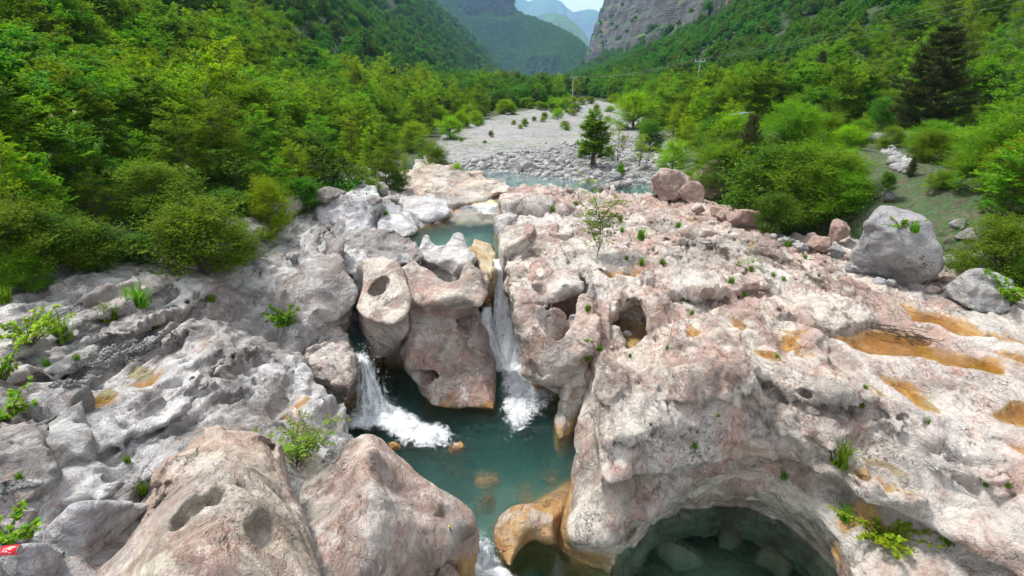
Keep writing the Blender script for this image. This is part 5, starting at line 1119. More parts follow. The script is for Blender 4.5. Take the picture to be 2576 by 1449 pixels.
def broadleaf(seed, h=6.0, cr=1.9, base=.12, nb=46, leaf=.13, lpt=16, twigs=9, stems=2, form='oval', up=.75, droop=.25, flower=0, puff=.35):
    """trunk(s), limbs, twigs, and sprays of leaves along every twig"""
    r = np.random.RandomState(seed); segs = []; C, D, N, S, TN = [], [], [], [], []
    prof = {'oval': lambda t: (np.sin(np.pi * np.clip(t * .86 + .12, 0, 1))**.75), 'cone': lambda t: (1 - t)**.75 * min(1, .35 + t * 4), 'bush': lambda t: (1 - t**2.2)**.6, 'column': lambda t: .75 * np.sin(np.pi * np.clip(t * .9 + .06, 0, 1))**.5}[form]
    for s in range(stems):
        a = r.uniform(0, 6.28); lean = r.uniform(.02, .16) if stems > 1 else r.uniform(0, .05); hh = h * (1 if s == 0 else r.uniform(.7, .95))
        tt = np.linspace(0, 1, 9); wob = np.cumsum(r.normal(0, .02, (9, 2)), 0) * h * .5; wob[0] = 0
        tr = np.stack([np.cos(a) * lean * hh * tt + wob[:, 0], np.sin(a) * lean * hh * tt + wob[:, 1], hh * tt * .97], 1)
        segs.append((tr, np.linspace(.018 * h**.9 * .8, .006, 9)))
        for b in range(nb // stems):
            t = base + (1 - base) * ((b + r.rand()) / (nb // stems))**.9; t = min(t, .985)
            p0 = np.array([np.interp(t, tt, tr[:, k]) for k in range(3)])
            az = b * 2.4 + r.uniform(-.5, .5); L = cr * prof(t) * r.uniform(.6, 1.18) + .12
            el = up * r.uniform(.5, 1.2) * (.5 + .6 * t); d = np.array([np.cos(az) * np.cos(el), np.sin(az) * np.cos(el), np.sin(el)])
            m = 6; q = np.linspace(0, 1, m)[:, None]
            bp = p0 + d * L * q + np.array([0, 0, -droop * L]) * q**2 + np.cumsum(r.normal(0, .03, (m, 3)), 0) * L * q
            segs.append((bp, np.linspace(.012 * L + .004, .003, m)))
            nt = max(3, int(twigs * (L / cr + .25)))
            for k in range(nt):
                u = .22 + .78 * (k + r.rand()) / nt if k < nt - 1 else 1.0
                o = np.array([np.interp(u, q[:, 0], bp[:, c]) for c in range(3)])
                side = np.cross(d, [0, 0, 1]); side /= np.linalg.norm(side) + 1e-9
                td = d * r.uniform(.4, 1) + side * r.choice([-1, 1]) * r.uniform(.3, 1.1) + np.array([0, 0, r.uniform(-.25, .45)]); td /= np.linalg.norm(td)
                tl = L * r.uniform(.22, .5) * (1.15 - .5 * u) + .14
                n = max(4, int(lpt * 1.55 * r.uniform(.7, 1.2))); v = (np.arange(n) + r.rand(n)) / n
                pos = o + td * tl * v[:, None] + np.array([0, 0, -.10 * tl]) * v[:, None]**2
                if r.rand() < puff: pos = o + td * tl * .7 + rdir(r, n) * (tl * .55 + .05) * r.rand(n, 1)**.4
                sg = np.where(np.arange(n) % 2, 1, -1)[:, None]; lat = np.cross(td, [0, 0, 1]); lat /= np.linalg.norm(lat) + 1e-9
                dd = lat * sg * r.uniform(.5, 1, (n, 1)) + td * r.uniform(.3, 1, (n, 1)) + rdir(r, n) * .35 + np.array([0, 0, -.18])
                nn = np.array([0, 0, 1.0]) + rdir(r, n) * .55
                C.append(pos); D.append(dd); N.append(nn); S.append(leaf * 1.12 * r.uniform(.65, 1.25, n))
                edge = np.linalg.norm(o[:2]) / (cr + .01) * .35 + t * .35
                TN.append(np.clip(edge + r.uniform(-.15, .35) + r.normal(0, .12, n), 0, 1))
                if flower and r.rand() < flower and u > .8:
                    nf = 60; C.append(o + td * tl + r.normal(0, .055, (nf, 3)) + [0, 0, .05]); D.append(rdir(r, nf) + [0, 0, .6]); N.append(rdir(r, nf)); S.append(np.full(nf, .055)); TN.append(np.full(nf, 1.6))
    return tubes_mesh('trunk', segs, M['bark']), [np.concatenate(q) for q in (C, D, N, S, TN)]
def conifer(seed, h=6.3, cr=2.2, base=.16, whorls=13, per=7, mat='needle', nl=.16, open_=1.0, lean=.0, droop=.1, up=.35, shape=.8, tufts=12):
    r = np.random.RandomState(seed); segs = []; C, D, N, S, TN = [], [], [], [], []
    tt = np.linspace(0, 1, 10); tr = np.stack([lean * h * tt + np.cumsum(r.normal(0, .012, 10)) * h * .3, np.cumsum(r.normal(0, .012, 10)) * h * .3, h * tt], 1); tr[0, :2] = 0
    segs.append((tr, np.linspace(.022 * h, .008, 10)))
    for wv in range(whorls):
        t = base + (1 - base) * (wv + r.uniform(-.2, .2)) / whorls; t = np.clip(t, base, .98)
        p0 = np.array([np.interp(t, tt, tr[:, k]) for k in range(3)])
        for k in range(per):
            az = k * 6.283 / per + r.uniform(-.4, .4) + wv * .7; L = cr * (1 - t)**shape * r.uniform(.55, 1.2) * min(1, .55 + 2.2 * (t - base)) + .16
            el = up * (.4 + t) + r.uniform(-.15, .15); d = np.array([np.cos(az) * np.cos(el), np.sin(az) * np.cos(el), np.sin(el)])
            m = 6; q = np.linspace(0, 1, m)[:, None]
            bp = p0 + d * L * q + np.array([0, 0, 1]) * L * (-droop * 2 * q + droop * 2.3 * q**2) + np.cumsum(r.normal(0, .02, (m, 3)), 0) * L * q
            segs.append((bp, np.linspace(.016 * L + .008, .005, m)))
            nt = int(tufts * L / cr) + 3
            for j in range(nt):
                u = .25 + .75 * (j + r.rand()) / nt
                o = np.array([np.interp(u, q[:, 0], bp[:, c]) for c in range(3)])
                side = np.cross(d, [0, 0, 1]); side /= np.linalg.norm(side)
                td = d * r.uniform(.3, 1) + side * r.uniform(-1, 1) + np.array([0, 0, r.uniform(.05, .7)]); td /= np.linalg.norm(td)
                tl = (.18 + .20 * r.rand()) * (cr / 2.2)**.5 * (1.3 - .5 * u) * L**.25; n = 24
                v = r.rand(n)[:, None]; pos = o + td * tl * v
                C.append(pos); D.append(td * .75 + rdir(r, n) * .75 + [0, 0, .15]); N.append(rdir(r, n)); S.append(nl * r.uniform(.6, 1.1, n)); TN.append(np.clip(r.uniform(0, .5) + .4 * v[:, 0] + r.normal(0, .1, n), 0, 1))
    return tubes_mesh('trunk', segs, M['bark']), [np.concatenate(q) for q in (C, D, N, S, TN)]
PROTO = {}
def make_proto(key, gen, mat, w=.42, fold=.12):
    tm, a = gen; PROTO[key] = (tm, leaves_mesh('crown', *a[:5], mat, w, fold), float((a[0][:, 2]).max()))
def plant(name, key, loc, h, rz, label, cat, group=None, wide=1.0, tilt=0):
    tm, cm, ph = PROTO[key]
    root = bpy.data.objects.new(name, None); COL.objects.link(root)
    s = h / ph; root.location = loc; root.rotation_euler = (tilt, 0, rz); root.scale = (s * wide, s * wide, s)
    link('trunk', tm, root); link('crown', cm, root)
    return tag(root, label, cat, group)
def build_protos():
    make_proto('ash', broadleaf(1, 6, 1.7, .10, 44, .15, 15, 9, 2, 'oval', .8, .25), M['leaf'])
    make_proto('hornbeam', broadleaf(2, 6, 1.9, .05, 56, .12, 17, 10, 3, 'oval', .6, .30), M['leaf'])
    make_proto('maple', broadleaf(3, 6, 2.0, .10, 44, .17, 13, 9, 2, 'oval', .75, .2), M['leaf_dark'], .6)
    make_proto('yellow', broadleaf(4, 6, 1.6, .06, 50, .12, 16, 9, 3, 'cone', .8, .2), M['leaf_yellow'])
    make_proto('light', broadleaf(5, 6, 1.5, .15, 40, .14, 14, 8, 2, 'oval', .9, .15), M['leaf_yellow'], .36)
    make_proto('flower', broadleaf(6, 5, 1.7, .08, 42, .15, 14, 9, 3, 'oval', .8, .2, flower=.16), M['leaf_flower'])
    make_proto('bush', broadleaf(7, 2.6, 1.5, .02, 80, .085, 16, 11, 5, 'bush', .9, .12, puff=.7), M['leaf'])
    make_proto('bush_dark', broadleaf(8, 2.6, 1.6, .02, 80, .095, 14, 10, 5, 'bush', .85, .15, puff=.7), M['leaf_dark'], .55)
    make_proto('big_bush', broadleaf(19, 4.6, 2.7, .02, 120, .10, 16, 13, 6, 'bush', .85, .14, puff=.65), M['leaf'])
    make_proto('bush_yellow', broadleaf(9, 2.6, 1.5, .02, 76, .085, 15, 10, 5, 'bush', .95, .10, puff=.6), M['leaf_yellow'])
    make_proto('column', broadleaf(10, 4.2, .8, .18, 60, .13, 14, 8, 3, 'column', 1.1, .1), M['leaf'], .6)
    make_proto('spindly', broadleaf(11, 3.5, .9, .3, 22, .11, 9, 6, 2, 'oval', .9, .15), M['leaf_yellow'], .4)
    make_proto('pine', conifer(12, per=8, whorls=15, tufts=24, nl=.24), M['needle'], .11, .0)
    make_proto('juniper', conifer(13, 4, 1.3, .05, 20, 8, nl=.11, up=.6, droop=.2, shape=.7), M['juniper'], .24, 0)
    make_proto('old_juniper', conifer(14, 5, 1.6, .35, 9, 6, nl=.12, up=.2, droop=.2, shape=.55, lean=.12), M['juniper'], .2, 0)
    make_proto('willow', broadleaf(15, 2.2, 1.2, .02, 70, .11, 14, 8, 7, 'bush', 1.0, .25), M['leaf'], .22)
def at_ground(px, py_top, Y):
    x, y, z = UY(0, px, py_top, Y); g = float(ground(x, y))
    if Y < 27:
        ok, p, nn, i_, ob, m_ = sc.ray_cast(_DG[0], Vector((x, y, 30)), Vector((0, 0, -1)))
        if ok and ob.name.split('.')[0] in ('bedrock', 'boulder', 'rounded_rock'): g = max(g, p.z - .03)
    return x, y, g, max(.6, z - g)
def build_trees():
    r = random.Random(4); refresh(); build_protos()
    side = {'ash': 'feathery bright green', 'hornbeam': 'layered mid green', 'maple': 'dense deep green', 'yellow': 'yellow-green pointed', 'light': 'airy lime green', 'flower': 'cream-flowering', 'bush': 'leafy green', 'big_bush': 'broad rounded green', 'bush_dark': 'dark green broad-leaved', 'bush_yellow': 'bright yellow-green', 'juniper': 'brownish juniper', 'old_juniper': 'thin leaning juniper', 'pine': 'dark green pine'}
    def many(rows, where, group):
        seen = {}
        rows = sorted(rows, key=lambda q: q[2])
        for i, (px, py, Y, key, *o) in enumerate(rows):
            x, y, g, h = at_ground(px, py, Y)
            wide = o[0] if o else 1.0
            lim = .95 if key.startswith('bush') else .62
            k = h / PROTO[key][2]
            z = g - .15 * h * (1 if h > 3 else .4)
            kind = 'bush' if 'bush' in key else ('juniper' if 'juniper' in key else ('pine_tree' if key == 'pine' else 'tree'))
            lab = o[1] if len(o) > 1 else None
            t = plant(kind, key, (x, y, z), h * (1.15 if h > 3 else 1.06), r.uniform(0, 6.28), '', kind.replace('pine_tree', 'tree').replace('juniper', 'tree'), group, wide * (1.15 if h < 4 else 1.0))
            pos = px / 2576
            frac = 'far left' if pos < .08 else 'left' if pos < .2 else 'left-centre' if pos < .35 else 'centre' if pos < .55 else 'right-centre' if pos < .72 else 'right' if pos < .9 else 'far right'
            dep = 'front' if Y < 14 else 'second row' if Y < 19 else 'third row' if Y < 25 else 'back'
            base = lab or f"{side[key]} {kind if kind not in ('juniper', 'pine_tree') else 'tree'}, {dep} of the {where}, {frac}"
            seen.setdefault(base, []).append((px, t))
        for base, ts in seen.items():
            for n, (px, t) in enumerate(sorted(ts, key=lambda q: q[0])):
                t['label'] = base + (f", {['first', 'second', 'third', 'fourth', 'fifth', 'sixth', 'seventh', 'eighth'][min(n, 7)]} from left" if len(ts) > 1 else '')
    L = [(30, 150, 15, 'ash'), (110, 160, 19, 'yellow'), (180, 110, 22, 'ash'), (250, 125, 24, 'hornbeam'), (330, 95, 24, 'yellow'), (420, 110, 22, 'ash'), (500, 78, 20, 'light'), (560, 100, 22, 'ash'), (625, 165, 24, 'ash'), (680, 185, 26, 'hornbeam'), (740, 175, 28, 'yellow'),
         (790, 195, 30, 'ash'), (850, 228, 32, 'yellow'), (905, 235, 30, 'ash'), (955, 275, 31, 'hornbeam'), (930, 290, 24, 'yellow', .8), (870, 262, 25, 'yellow', .8), (800, 285, 24, 'ash'), (710, 295, 20, 'ash'), (620, 260, 19, 'hornbeam'), (520, 205, 17, 'hornbeam'), (430, 250, 15.5, 'ash', .9), (350, 225, 17, 'maple'),
         (240, 290, 15, 'maple'), (130, 275, 13, 'flower', .8, 'cream-flowering tree with white blossom clusters at the far left of the left bank thicket'), (40, 235, 12.5, 'ash'), (70, 375, 10.8, 'ash', .8), (-30, 330, 10.5, 'light', .8), (205, 420, 12.2, 'hornbeam', .8), (300, 395, 13.5, 'maple', .9), (480, 410, 14.5, 'flower', .7), (570, 370, 15.5, 'maple', .9),
         (660, 370, 17, 'hornbeam', .9), (735, 345, 18.5, 'light', .9), (830, 360, 19.5, 'maple', .8), (905, 390, 21, 'yellow', .8), (965, 345, 22, 'hornbeam', .8), (1015, 375, 24, 'yellow', .7), (655, 432, 14.6, 'bush_yellow', .62, 'bright yellow-green bush growing over the two grey boulders of the left bank'),
         (470, 468, 11.9, 'bush', 1.0, 'spreading light green bush at the edge of the grey slabs on the left bank'), (60, 520, 9.8, 'bush_dark'), (150, 530, 10.3, 'bush'), (245, 560, 10.6, 'bush_dark'), (335, 585, 11.2, 'bush_dark', .9), (-20, 480, 9.4, 'bush'), (110, 430, 11.2, 'ash', .8), (390, 480, 13, 'bush_dark', 1.0), (560, 470, 14.5, 'bush_dark'), (760, 440, 17.2, 'bush_dark', .8), (850, 440, 19, 'bush_dark', .9), (930, 440, 20.5, 'bush', .9), (1000, 430, 22, 'bush_dark', .8), (590, 540, 13.2, 'bush', .6), (300, 300, 15, 'hornbeam', .8), (20, 610, 9.0, 'bush', .8),
         (1060, 330, 34, 'hornbeam', .8), (1095, 345, 28, 'bush', .6, 'leafy green bush at the left edge of the gravel by the river'), (1150, 405, 27, 'bush_yellow', .55, 'low lime green bush leaning over the cap rock by the river'), (1015, 260, 40, 'ash'), (1075, 285, 44, 'maple', .8), (1040, 300, 38, 'bush_yellow')]
    many(L, 'left bank thicket', 'trees and bushes of the left bank')
    Rr = [(1600, 222, 50, 'bush_yellow'), (1640, 245, 42, 'ash', .8), (1680, 205, 54, 'ash'), (1700, 262, 38, 'light'), (1740, 285, 30, 'light', .8), (1790, 225, 44, 'maple'), (1820, 300, 27, 'ash', .8), (1850, 245, 36, 'light'), (1905, 205, 40, 'yellow'), (1960, 155, 45, 'maple'), (1990, 235, 34, 'ash'), (2060, 215, 36, 'maple'), (2105, 170, 42, 'ash'), (2150, 190, 40, 'old_juniper', .9), (2085, 250, 31, 'maple', .9),
          (2225, 240, 33.5, 'bush_dark', .62, 'rounded dark bush standing beside the gravel road on the right'), (2290, 180, 44, 'ash'), (2330, 130, 50, 'light'), (2470, 130, 44, 'ash'), (2540, 90, 38, 'hornbeam'), (2600, 180, 34, 'ash'), (1785, 360, 26, 'bush_dark', .7), (2080, 345, 17.2, 'big_bush', .9, 'biggest rounded light green bush above the reddish rocks of the right bank'), (1965, 345, 18.5, 'bush_dark', .75), (1895, 285, 22, 'juniper', .8), (2145, 385, 17.5, 'bush_yellow', .9),
          (1965, 480, 15.2, 'bush_dark', .8, 'dark green bush growing between the reddish boulders and the slab'), (2440, 375, 15, 'ash', .8), (2530, 365, 14, 'ash', .8), (2350, 430, 15.5, 'light', .8), (2290, 440, 17, 'juniper', .8), (2600, 330, 13, 'ash'), (2560, 520, 11.2, 'bush', .8), (2480, 500, 13.6, 'ash', .7), (2585, 640, 10.6, 'bush_dark', .5), (1890, 400, 21, 'bush', .6), (2230, 480, 16, 'bush_dark', .7), (1700, 345, 26, 'bush_yellow', .8), (1640, 300, 36, 'bush_dark', .8), (2000, 190, 60, 'pine', .7), (2070, 130, 58, 'pine', .6), (1870, 190, 60, 'pine', .5), (2200, 150, 60, 'maple'), (2420, 200, 48, 'maple'), (1730, 180, 64, 'ash'), (2020, 260, 30, 'maple', .8), (1930, 300, 26, 'ash', .7), (2110, 300, 27, 'hornbeam', .8), (2180, 280, 30, 'light', .7), (2576, 420, 13, 'ash', .7), (2470, 230, 38, 'hornbeam'), (2420, 425, 16, 'bush_yellow', 1.0), (2490, 445, 15, 'bush', 1.0), (2370, 470, 15.6, 'bush', .9), (2300, 405, 19, 'bush_dark', .8), (2440, 400, 20, 'bush', 1.1), (2550, 430, 15, 'bush', 1.0), (2340, 390, 21, 'bush_yellow', .9), (1850, 272, 27, 'bush_yellow', .7), (1885, 280, 27, 'bush', .7), (1815, 285, 30, 'bush_dark', .7)]
    many(Rr, 'right bank thicket', 'trees and bushes of the right bank')
    q = random.Random(31); k = 0
    while k < 90:
        Y = q.uniform(12.5, 40); x = q.uniform(float(lerp_tab(Y, XR)) + .8, min(34, Y * 1.0 + 1)); rd = abs(Y - (33 - (x - 18) * .12))
        if (x > 15 and rd < 2.6) or x / Y > 1.02 or Y < 14 or (Y < 16 and x < 12): continue
        key = q.choice(['bush', 'bush_dark', 'bush_yellow', 'big_bush', 'bush']); h = q.uniform(.9, 2.0) * (1.5 if key == 'big_bush' else 1)
        if x > 13 and 19 < Y < 32: h *= .45
        plant('bush', key, (x, Y, float(ground(x, Y)) - .12), h, q.uniform(0, 6.28), f'low {side[key]} bush filling a gap of the right bank undergrowth', 'bush', 'undergrowth bushes of the right bank', q.uniform(.9, 1.3)); k += 1
    k = 0
    while k < 40:
        Y = q.uniform(11, 34); x = float(lerp_tab(Y, XL)) - q.uniform(.6, 7)
        if x / Y < -1.02: continue
        key = q.choice(['bush', 'bush_dark', 'bush_yellow', 'bush']); h = q.uniform(.8, 1.8)
        plant('bush', key, (x, Y, float(ground(x, Y)) - .12), h, q.uniform(0, 6.28), f'low {side[key]} bush filling a gap of the left bank undergrowth', 'bush', 'undergrowth bushes of the left bank', q.uniform(.9, 1.3)); k += 1
    # the big pine beside the road
    x, y, g, h = at_ground(2395, 55, 29); plant('pine_tree', 'pine', (x, y, g - .2), h, 1.0, 'big dark green pine with spreading tiers of branches beside the gravel road', 'tree', wide=1.3)
    # gravel bar
    for px, pb, hpx, key, wide, lab, cat in [(1488, 418, 135, 'column', 1.5, 'dark green upright tree with crooked twin trunks on the gravel bar', 'tree'), (1553, 405, 88, 'spindly', .9, 'thin pale-flowered sapling right of the dark upright tree', 'tree'), (1606, 425, 85, 'spindly', 1.25, 'small round-leaved tree on the gravel, third from the left', 'tree'), (1530, 402, 45, 'willow', .7, 'low bush at the foot of the thin sapling', 'bush'), (1560, 448, 40, 'willow', .6, 'small willow bush behind the dark wet boulder', 'bush'),
                                             (1470, 398, 50, 'willow', .7, 'light green bush left of the dark upright tree', 'bush'), (1160, 318, 34, 'willow', 1.3, 'round willow shrub on the gravel nearest the left trees', 'bush'), (1198, 312, 26, 'willow', 1.5, 'wide willow shrub right of the round one', 'bush'), (1215, 285, 30, 'willow', 1.2, 'taller willow shrub at the back edge of the gravel', 'bush'), (1320, 318, 22, 'willow', .9, 'lone small willow shrub in the middle of the gravel', 'bush'), (1390, 282, 24, 'bush_dark', .8, 'dark little bush below the utility pole', 'bush'), (1370, 298, 18, 'willow', 1.1, 'low shrub left of the dark little bush', 'bush'), (1440, 288, 16, 'bush_yellow', 1.5, 'flat yellow-green bush right under the pole', 'bush'), (1500, 285, 26, 'bush', .8, 'bush at the back of the gravel right of the pole', 'bush'), (1235, 345, 20, 'willow', .8, 'tiny shrub on the cobbles near the left edge', 'bush'), (1130, 305, 50, 'juniper', .6, 'reddish juniper shrub at the left end of the gravel', 'bush')]:
        zb = 2.9
        for _ in range(6):
            bx, by = U(0, px, pb, zb); zb = float(ground(bx, by))
        h = hpx / FPX * by / .98
        plant('sapling' if 'sapling' in lab else ('tree' if cat == 'tree' else 'bush'), key, (bx, by, zb - .05), h, r.uniform(0, 6), lab, cat, 'plants on the gravel bar', wide)
    q = random.Random(17)
    for k in range(70):
        Y = q.uniform(36, 100); x = q.uniform(float(lerp_tab(Y, XL)) + .3, float(lerp_tab(Y, XR)) - .3)
        if q.random() > .35 + .5 * float(pn2(np.array([x]), np.array([Y]), .12, 3)[0]) + (.5 if x < lerp_tab(Y, XL) + 4 else 0): continue
        plant('bush', q.choice(['willow', 'bush_yellow', 'willow', 'bush']), (x, Y, float(ground(x, Y)) - .04), q.uniform(.25, .9) * (1 if Y < 60 else 1.5), q.uniform(0, 6), 'low green shrub growing on the pale gravel bar', 'bush', 'low shrubs scattered over the gravel bar', q.uniform(1, 1.6))
    for k in range(46):
        Y = q.uniform(34, 104); sd = k % 3 == 0; x = float(lerp_tab(Y, XR)) + q.uniform(-.5, 2) if sd else float(lerp_tab(Y, XL)) - q.uniform(-.8, 3.2)
        key = q.choice(['bush_yellow', 'bush', 'willow', 'bush_dark', 'bush_yellow']); plant('bush', key, (x, Y, float(ground(x, Y)) - .08), q.uniform(.7, 1.9), q.uniform(0, 6), f"{side.get(key, 'willowy')} bush on the {'right' if sd else 'left'} edge of the gravel bar", 'bush', 'bushes along the edges of the gravel bar', q.uniform(1, 1.5))
    # trees of the valley floor between the gravel and the slopes
    g = random.Random(9); nn = 0
    rows = []
    for k in range(330):
        px = g.uniform(880, 1700); Y = 46 + 150 * g.random()**1.4
        x = (px - 1288) / FPX / 1.07 * Y
        if lerp_tab(Y, XL) - .8 < x < lerp_tab(Y, XR) + .5 and Y < 108: continue
        if x < lerp_tab(Y, LF) - 6 or x > lerp_tab(Y, RF) + 3: continue
        rows.append((x, Y))
    for x, Y in sorted(rows, key=lambda q: q[1]):
        key = g.choice(['ash', 'yellow', 'hornbeam', 'maple', 'pine', 'yellow', 'bush_yellow', 'bush_yellow', 'light', 'light'])
        h = {'pine': g.uniform(2.2, 4.2), 'bush_yellow': g.uniform(1.6, 3)}.get(key, g.uniform(2.5, 5.5))
        kind = 'pine_tree' if key == 'pine' else 'bush' if 'bush' in key else 'tree'
        plant(kind, key, (x, Y, float(ground(x, Y)) - .1), h, g.uniform(0, 6), {'pine_tree': 'dark little pine on the valley floor beyond the gravel bar', 'bush': 'yellow-green bush on the valley floor beyond the gravel bar', 'tree': 'green deciduous tree on the valley floor beyond the gravel bar'}[kind], 'bush' if kind == 'bush' else 'tree', {'pine_tree': 'small pines of the valley floor', 'bush': 'yellow bushes of the valley floor', 'tree': 'leafy trees of the valley floor'}[kind])
def build_forest():
    """the wooded slopes, one mass of trees beyond counting"""
    pc = bpy.data.collections.new('forest_kinds')
    r = np.random.RandomState(3)
    for s in range(5):
        n = 2200
        d = rdir(r, n); d[:, 2] = np.abs(d[:, 2]) * 1.0 - .25
        rad_ = r.uniform(.55, 1.0, n)**.6
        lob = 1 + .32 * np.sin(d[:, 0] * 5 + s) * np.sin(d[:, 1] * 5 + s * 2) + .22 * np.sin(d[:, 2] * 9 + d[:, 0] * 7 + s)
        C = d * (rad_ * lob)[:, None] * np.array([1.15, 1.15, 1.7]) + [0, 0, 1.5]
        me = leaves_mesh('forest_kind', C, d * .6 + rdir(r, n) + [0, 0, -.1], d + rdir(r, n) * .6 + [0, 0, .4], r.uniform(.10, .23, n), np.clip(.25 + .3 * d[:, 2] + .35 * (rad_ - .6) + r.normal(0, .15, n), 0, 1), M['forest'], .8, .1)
        o = bpy.data.objects.new('forest_kind', me); pc.objects.link(o)
    near_c = bpy.data.collections.new('near_forest_kinds')
    for k in ('ash', 'hornbeam', 'maple', 'yellow', 'ash', 'hornbeam'):
        o = bpy.data.objects.new('near_kind', PROTO[k][1]); near_c.objects.link(o)
    A = np.concatenate(FOREST)
    far = (A[:, 1] > 75) | (np.abs(A[:, 0]) > 60)
    B = A[~far].copy(); B[:, 3] *= np.where(B[:, 0] < -19, .68, np.where(B[:, 0] < 0, .5, .64))
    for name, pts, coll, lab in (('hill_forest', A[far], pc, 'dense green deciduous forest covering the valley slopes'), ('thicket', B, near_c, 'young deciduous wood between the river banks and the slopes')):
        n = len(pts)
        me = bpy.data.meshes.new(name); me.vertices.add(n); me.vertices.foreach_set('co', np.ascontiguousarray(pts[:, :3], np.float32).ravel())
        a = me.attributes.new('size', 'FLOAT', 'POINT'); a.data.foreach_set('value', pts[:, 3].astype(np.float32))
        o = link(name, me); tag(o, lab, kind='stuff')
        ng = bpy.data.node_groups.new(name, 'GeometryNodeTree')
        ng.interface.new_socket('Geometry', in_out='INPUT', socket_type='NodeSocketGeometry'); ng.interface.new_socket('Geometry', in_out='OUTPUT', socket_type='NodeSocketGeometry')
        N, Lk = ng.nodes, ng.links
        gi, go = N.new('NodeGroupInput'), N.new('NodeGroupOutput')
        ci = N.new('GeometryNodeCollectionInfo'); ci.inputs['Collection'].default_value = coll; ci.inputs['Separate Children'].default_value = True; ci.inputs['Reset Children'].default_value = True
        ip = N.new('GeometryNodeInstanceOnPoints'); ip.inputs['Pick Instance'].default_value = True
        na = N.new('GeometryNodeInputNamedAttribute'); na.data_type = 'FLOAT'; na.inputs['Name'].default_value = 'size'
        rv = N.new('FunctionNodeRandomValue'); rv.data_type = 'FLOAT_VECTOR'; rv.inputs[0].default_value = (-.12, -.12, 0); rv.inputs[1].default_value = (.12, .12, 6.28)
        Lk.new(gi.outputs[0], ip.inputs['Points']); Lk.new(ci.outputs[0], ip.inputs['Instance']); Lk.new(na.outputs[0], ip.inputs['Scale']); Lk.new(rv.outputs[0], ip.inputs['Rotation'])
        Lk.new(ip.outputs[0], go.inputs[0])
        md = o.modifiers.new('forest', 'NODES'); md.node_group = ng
# ================================================================= BOULDERS, STONES, SMALL PLANTS AND THINGS
_DG = [None]
def hit(r, px, py):
    """where the sight line of that reading first meets the place built so far"""
    ox, oy, s = WIN[r]; dx = (ox + px * s - 1288) / FPX; dy = (oy + py * s - 724.5) / FPX
    d = Vector((dx, CP - dy * SP, -(dy * CP + SP))).normalized(); o = Vector((0, 0, CAM_Z))
    for _ in range(12):
        ok, p, n, i, ob, m = sc.ray_cast(_DG[0], o, d)
        if not ok: return None, None
        if ob.name.split('.')[0] in ('rock_pool', 'plunge_pool', 'stream', 'small_pool', 'upper_pool', 'river', 'foam_lace', 'water_curtain', 'spray', 'white_foam', 'riffle_foam', 'leaf', 'stem'): o = p + d * .01; continue
        return p, n
    return None, None
def refresh():
    bpy.context.view_layer.update(); _DG[0] = bpy.context.evaluated_depsgraph_get()
def boulder_mesh(name, size, seed, mat, planes=9, nz=.06, sub=26, flat=1.0):
    r = np.random.RandomState(seed); a, b, c = size; m = min(size); res = max(size) * 2.3 / sub
    ax = [np.arange(-q * 1.2 - 2*res, q * 1.2 + 3*res, res) for q in size]
    X, Y, Z = np.meshgrid(*ax, indexing='ij'); q = np.sqrt((X/a)**2 + (Y/b)**2 + (Z/c)**2); D = (q - 1) * m
    for _ in range(planes + 5):
        n = r.normal(size=3); n /= np.linalg.norm(n); off = r.uniform(.50, .82)
        h = np.sqrt((n[0]*a)**2 + (n[1]*b)**2 + (n[2]*c)**2)
        D = smax(D, (n[0]*X + n[1]*Y + n[2]*Z) - off * h, .022 * m)
    s = 1 / m
    D = D + nz * m * (noise3(ax, 1.1*s, seed) + .55 * noise3(ax, 2.6*s, seed+1) + .5 * (.5 - np.abs(noise3(ax, 4*s, seed+2)) * 1.6) + .3 * noise3(ax, 8*s, seed+3))
    g = vdb.FloatGrid(background=3*res); g.copyFromArray(np.clip(D, -3*res, 3*res).astype(np.float32))
    P, Q = g.convertToQuads(); P = P * res + np.array([x[0] for x in ax], np.float32)
    return np_mesh(name, P, Q[:, ::-1], mat)
def boulder(r, x0, x1, y0, y1, seed, mat, label, planes=9, tilt=0, name='boulder', sink=.12, deep=.85, sub=30, nz=.09, group=None, z=None):
    if z is None:
        p, _ = hit(r, (x0 + x1) / 2, y1)
        if p is None: return None
    else: p = Vector((*U(r, (x0 + x1) / 2, y1, z), z))
    s = WIN[r][2]; dep = (p - Vector((0, 0, CAM_Z))); zc = dep.y * CP - dep.z * SP
    w = (x1 - x0) * s / FPX * zc; app = (y1 - y0) * s / FPX * zc
    al = math.atan2(CAM_Z - p.z, dep.y); h = max(.4 * w, (app - deep * w * .6 * math.sin(al)) / math.cos(al))
    me = boulder_mesh(name, (w / 2 * 1.04, w * deep / 2, h / 2 * 1.12), seed, M[mat], planes, nz, sub)
    o = link(name, me); f = Vector((p.x, p.y, 0)).normalized()
    o.location = (p.x + f.x * w * deep * .42, p.y + f.y * w * deep * .42, p.z + h * (.5 - sink)); o.rotation_euler = (0, tilt, random.Random(seed).uniform(-.3, .3))
    return tag(o, label, 'boulder' if name == 'boulder' else 'stone', group)
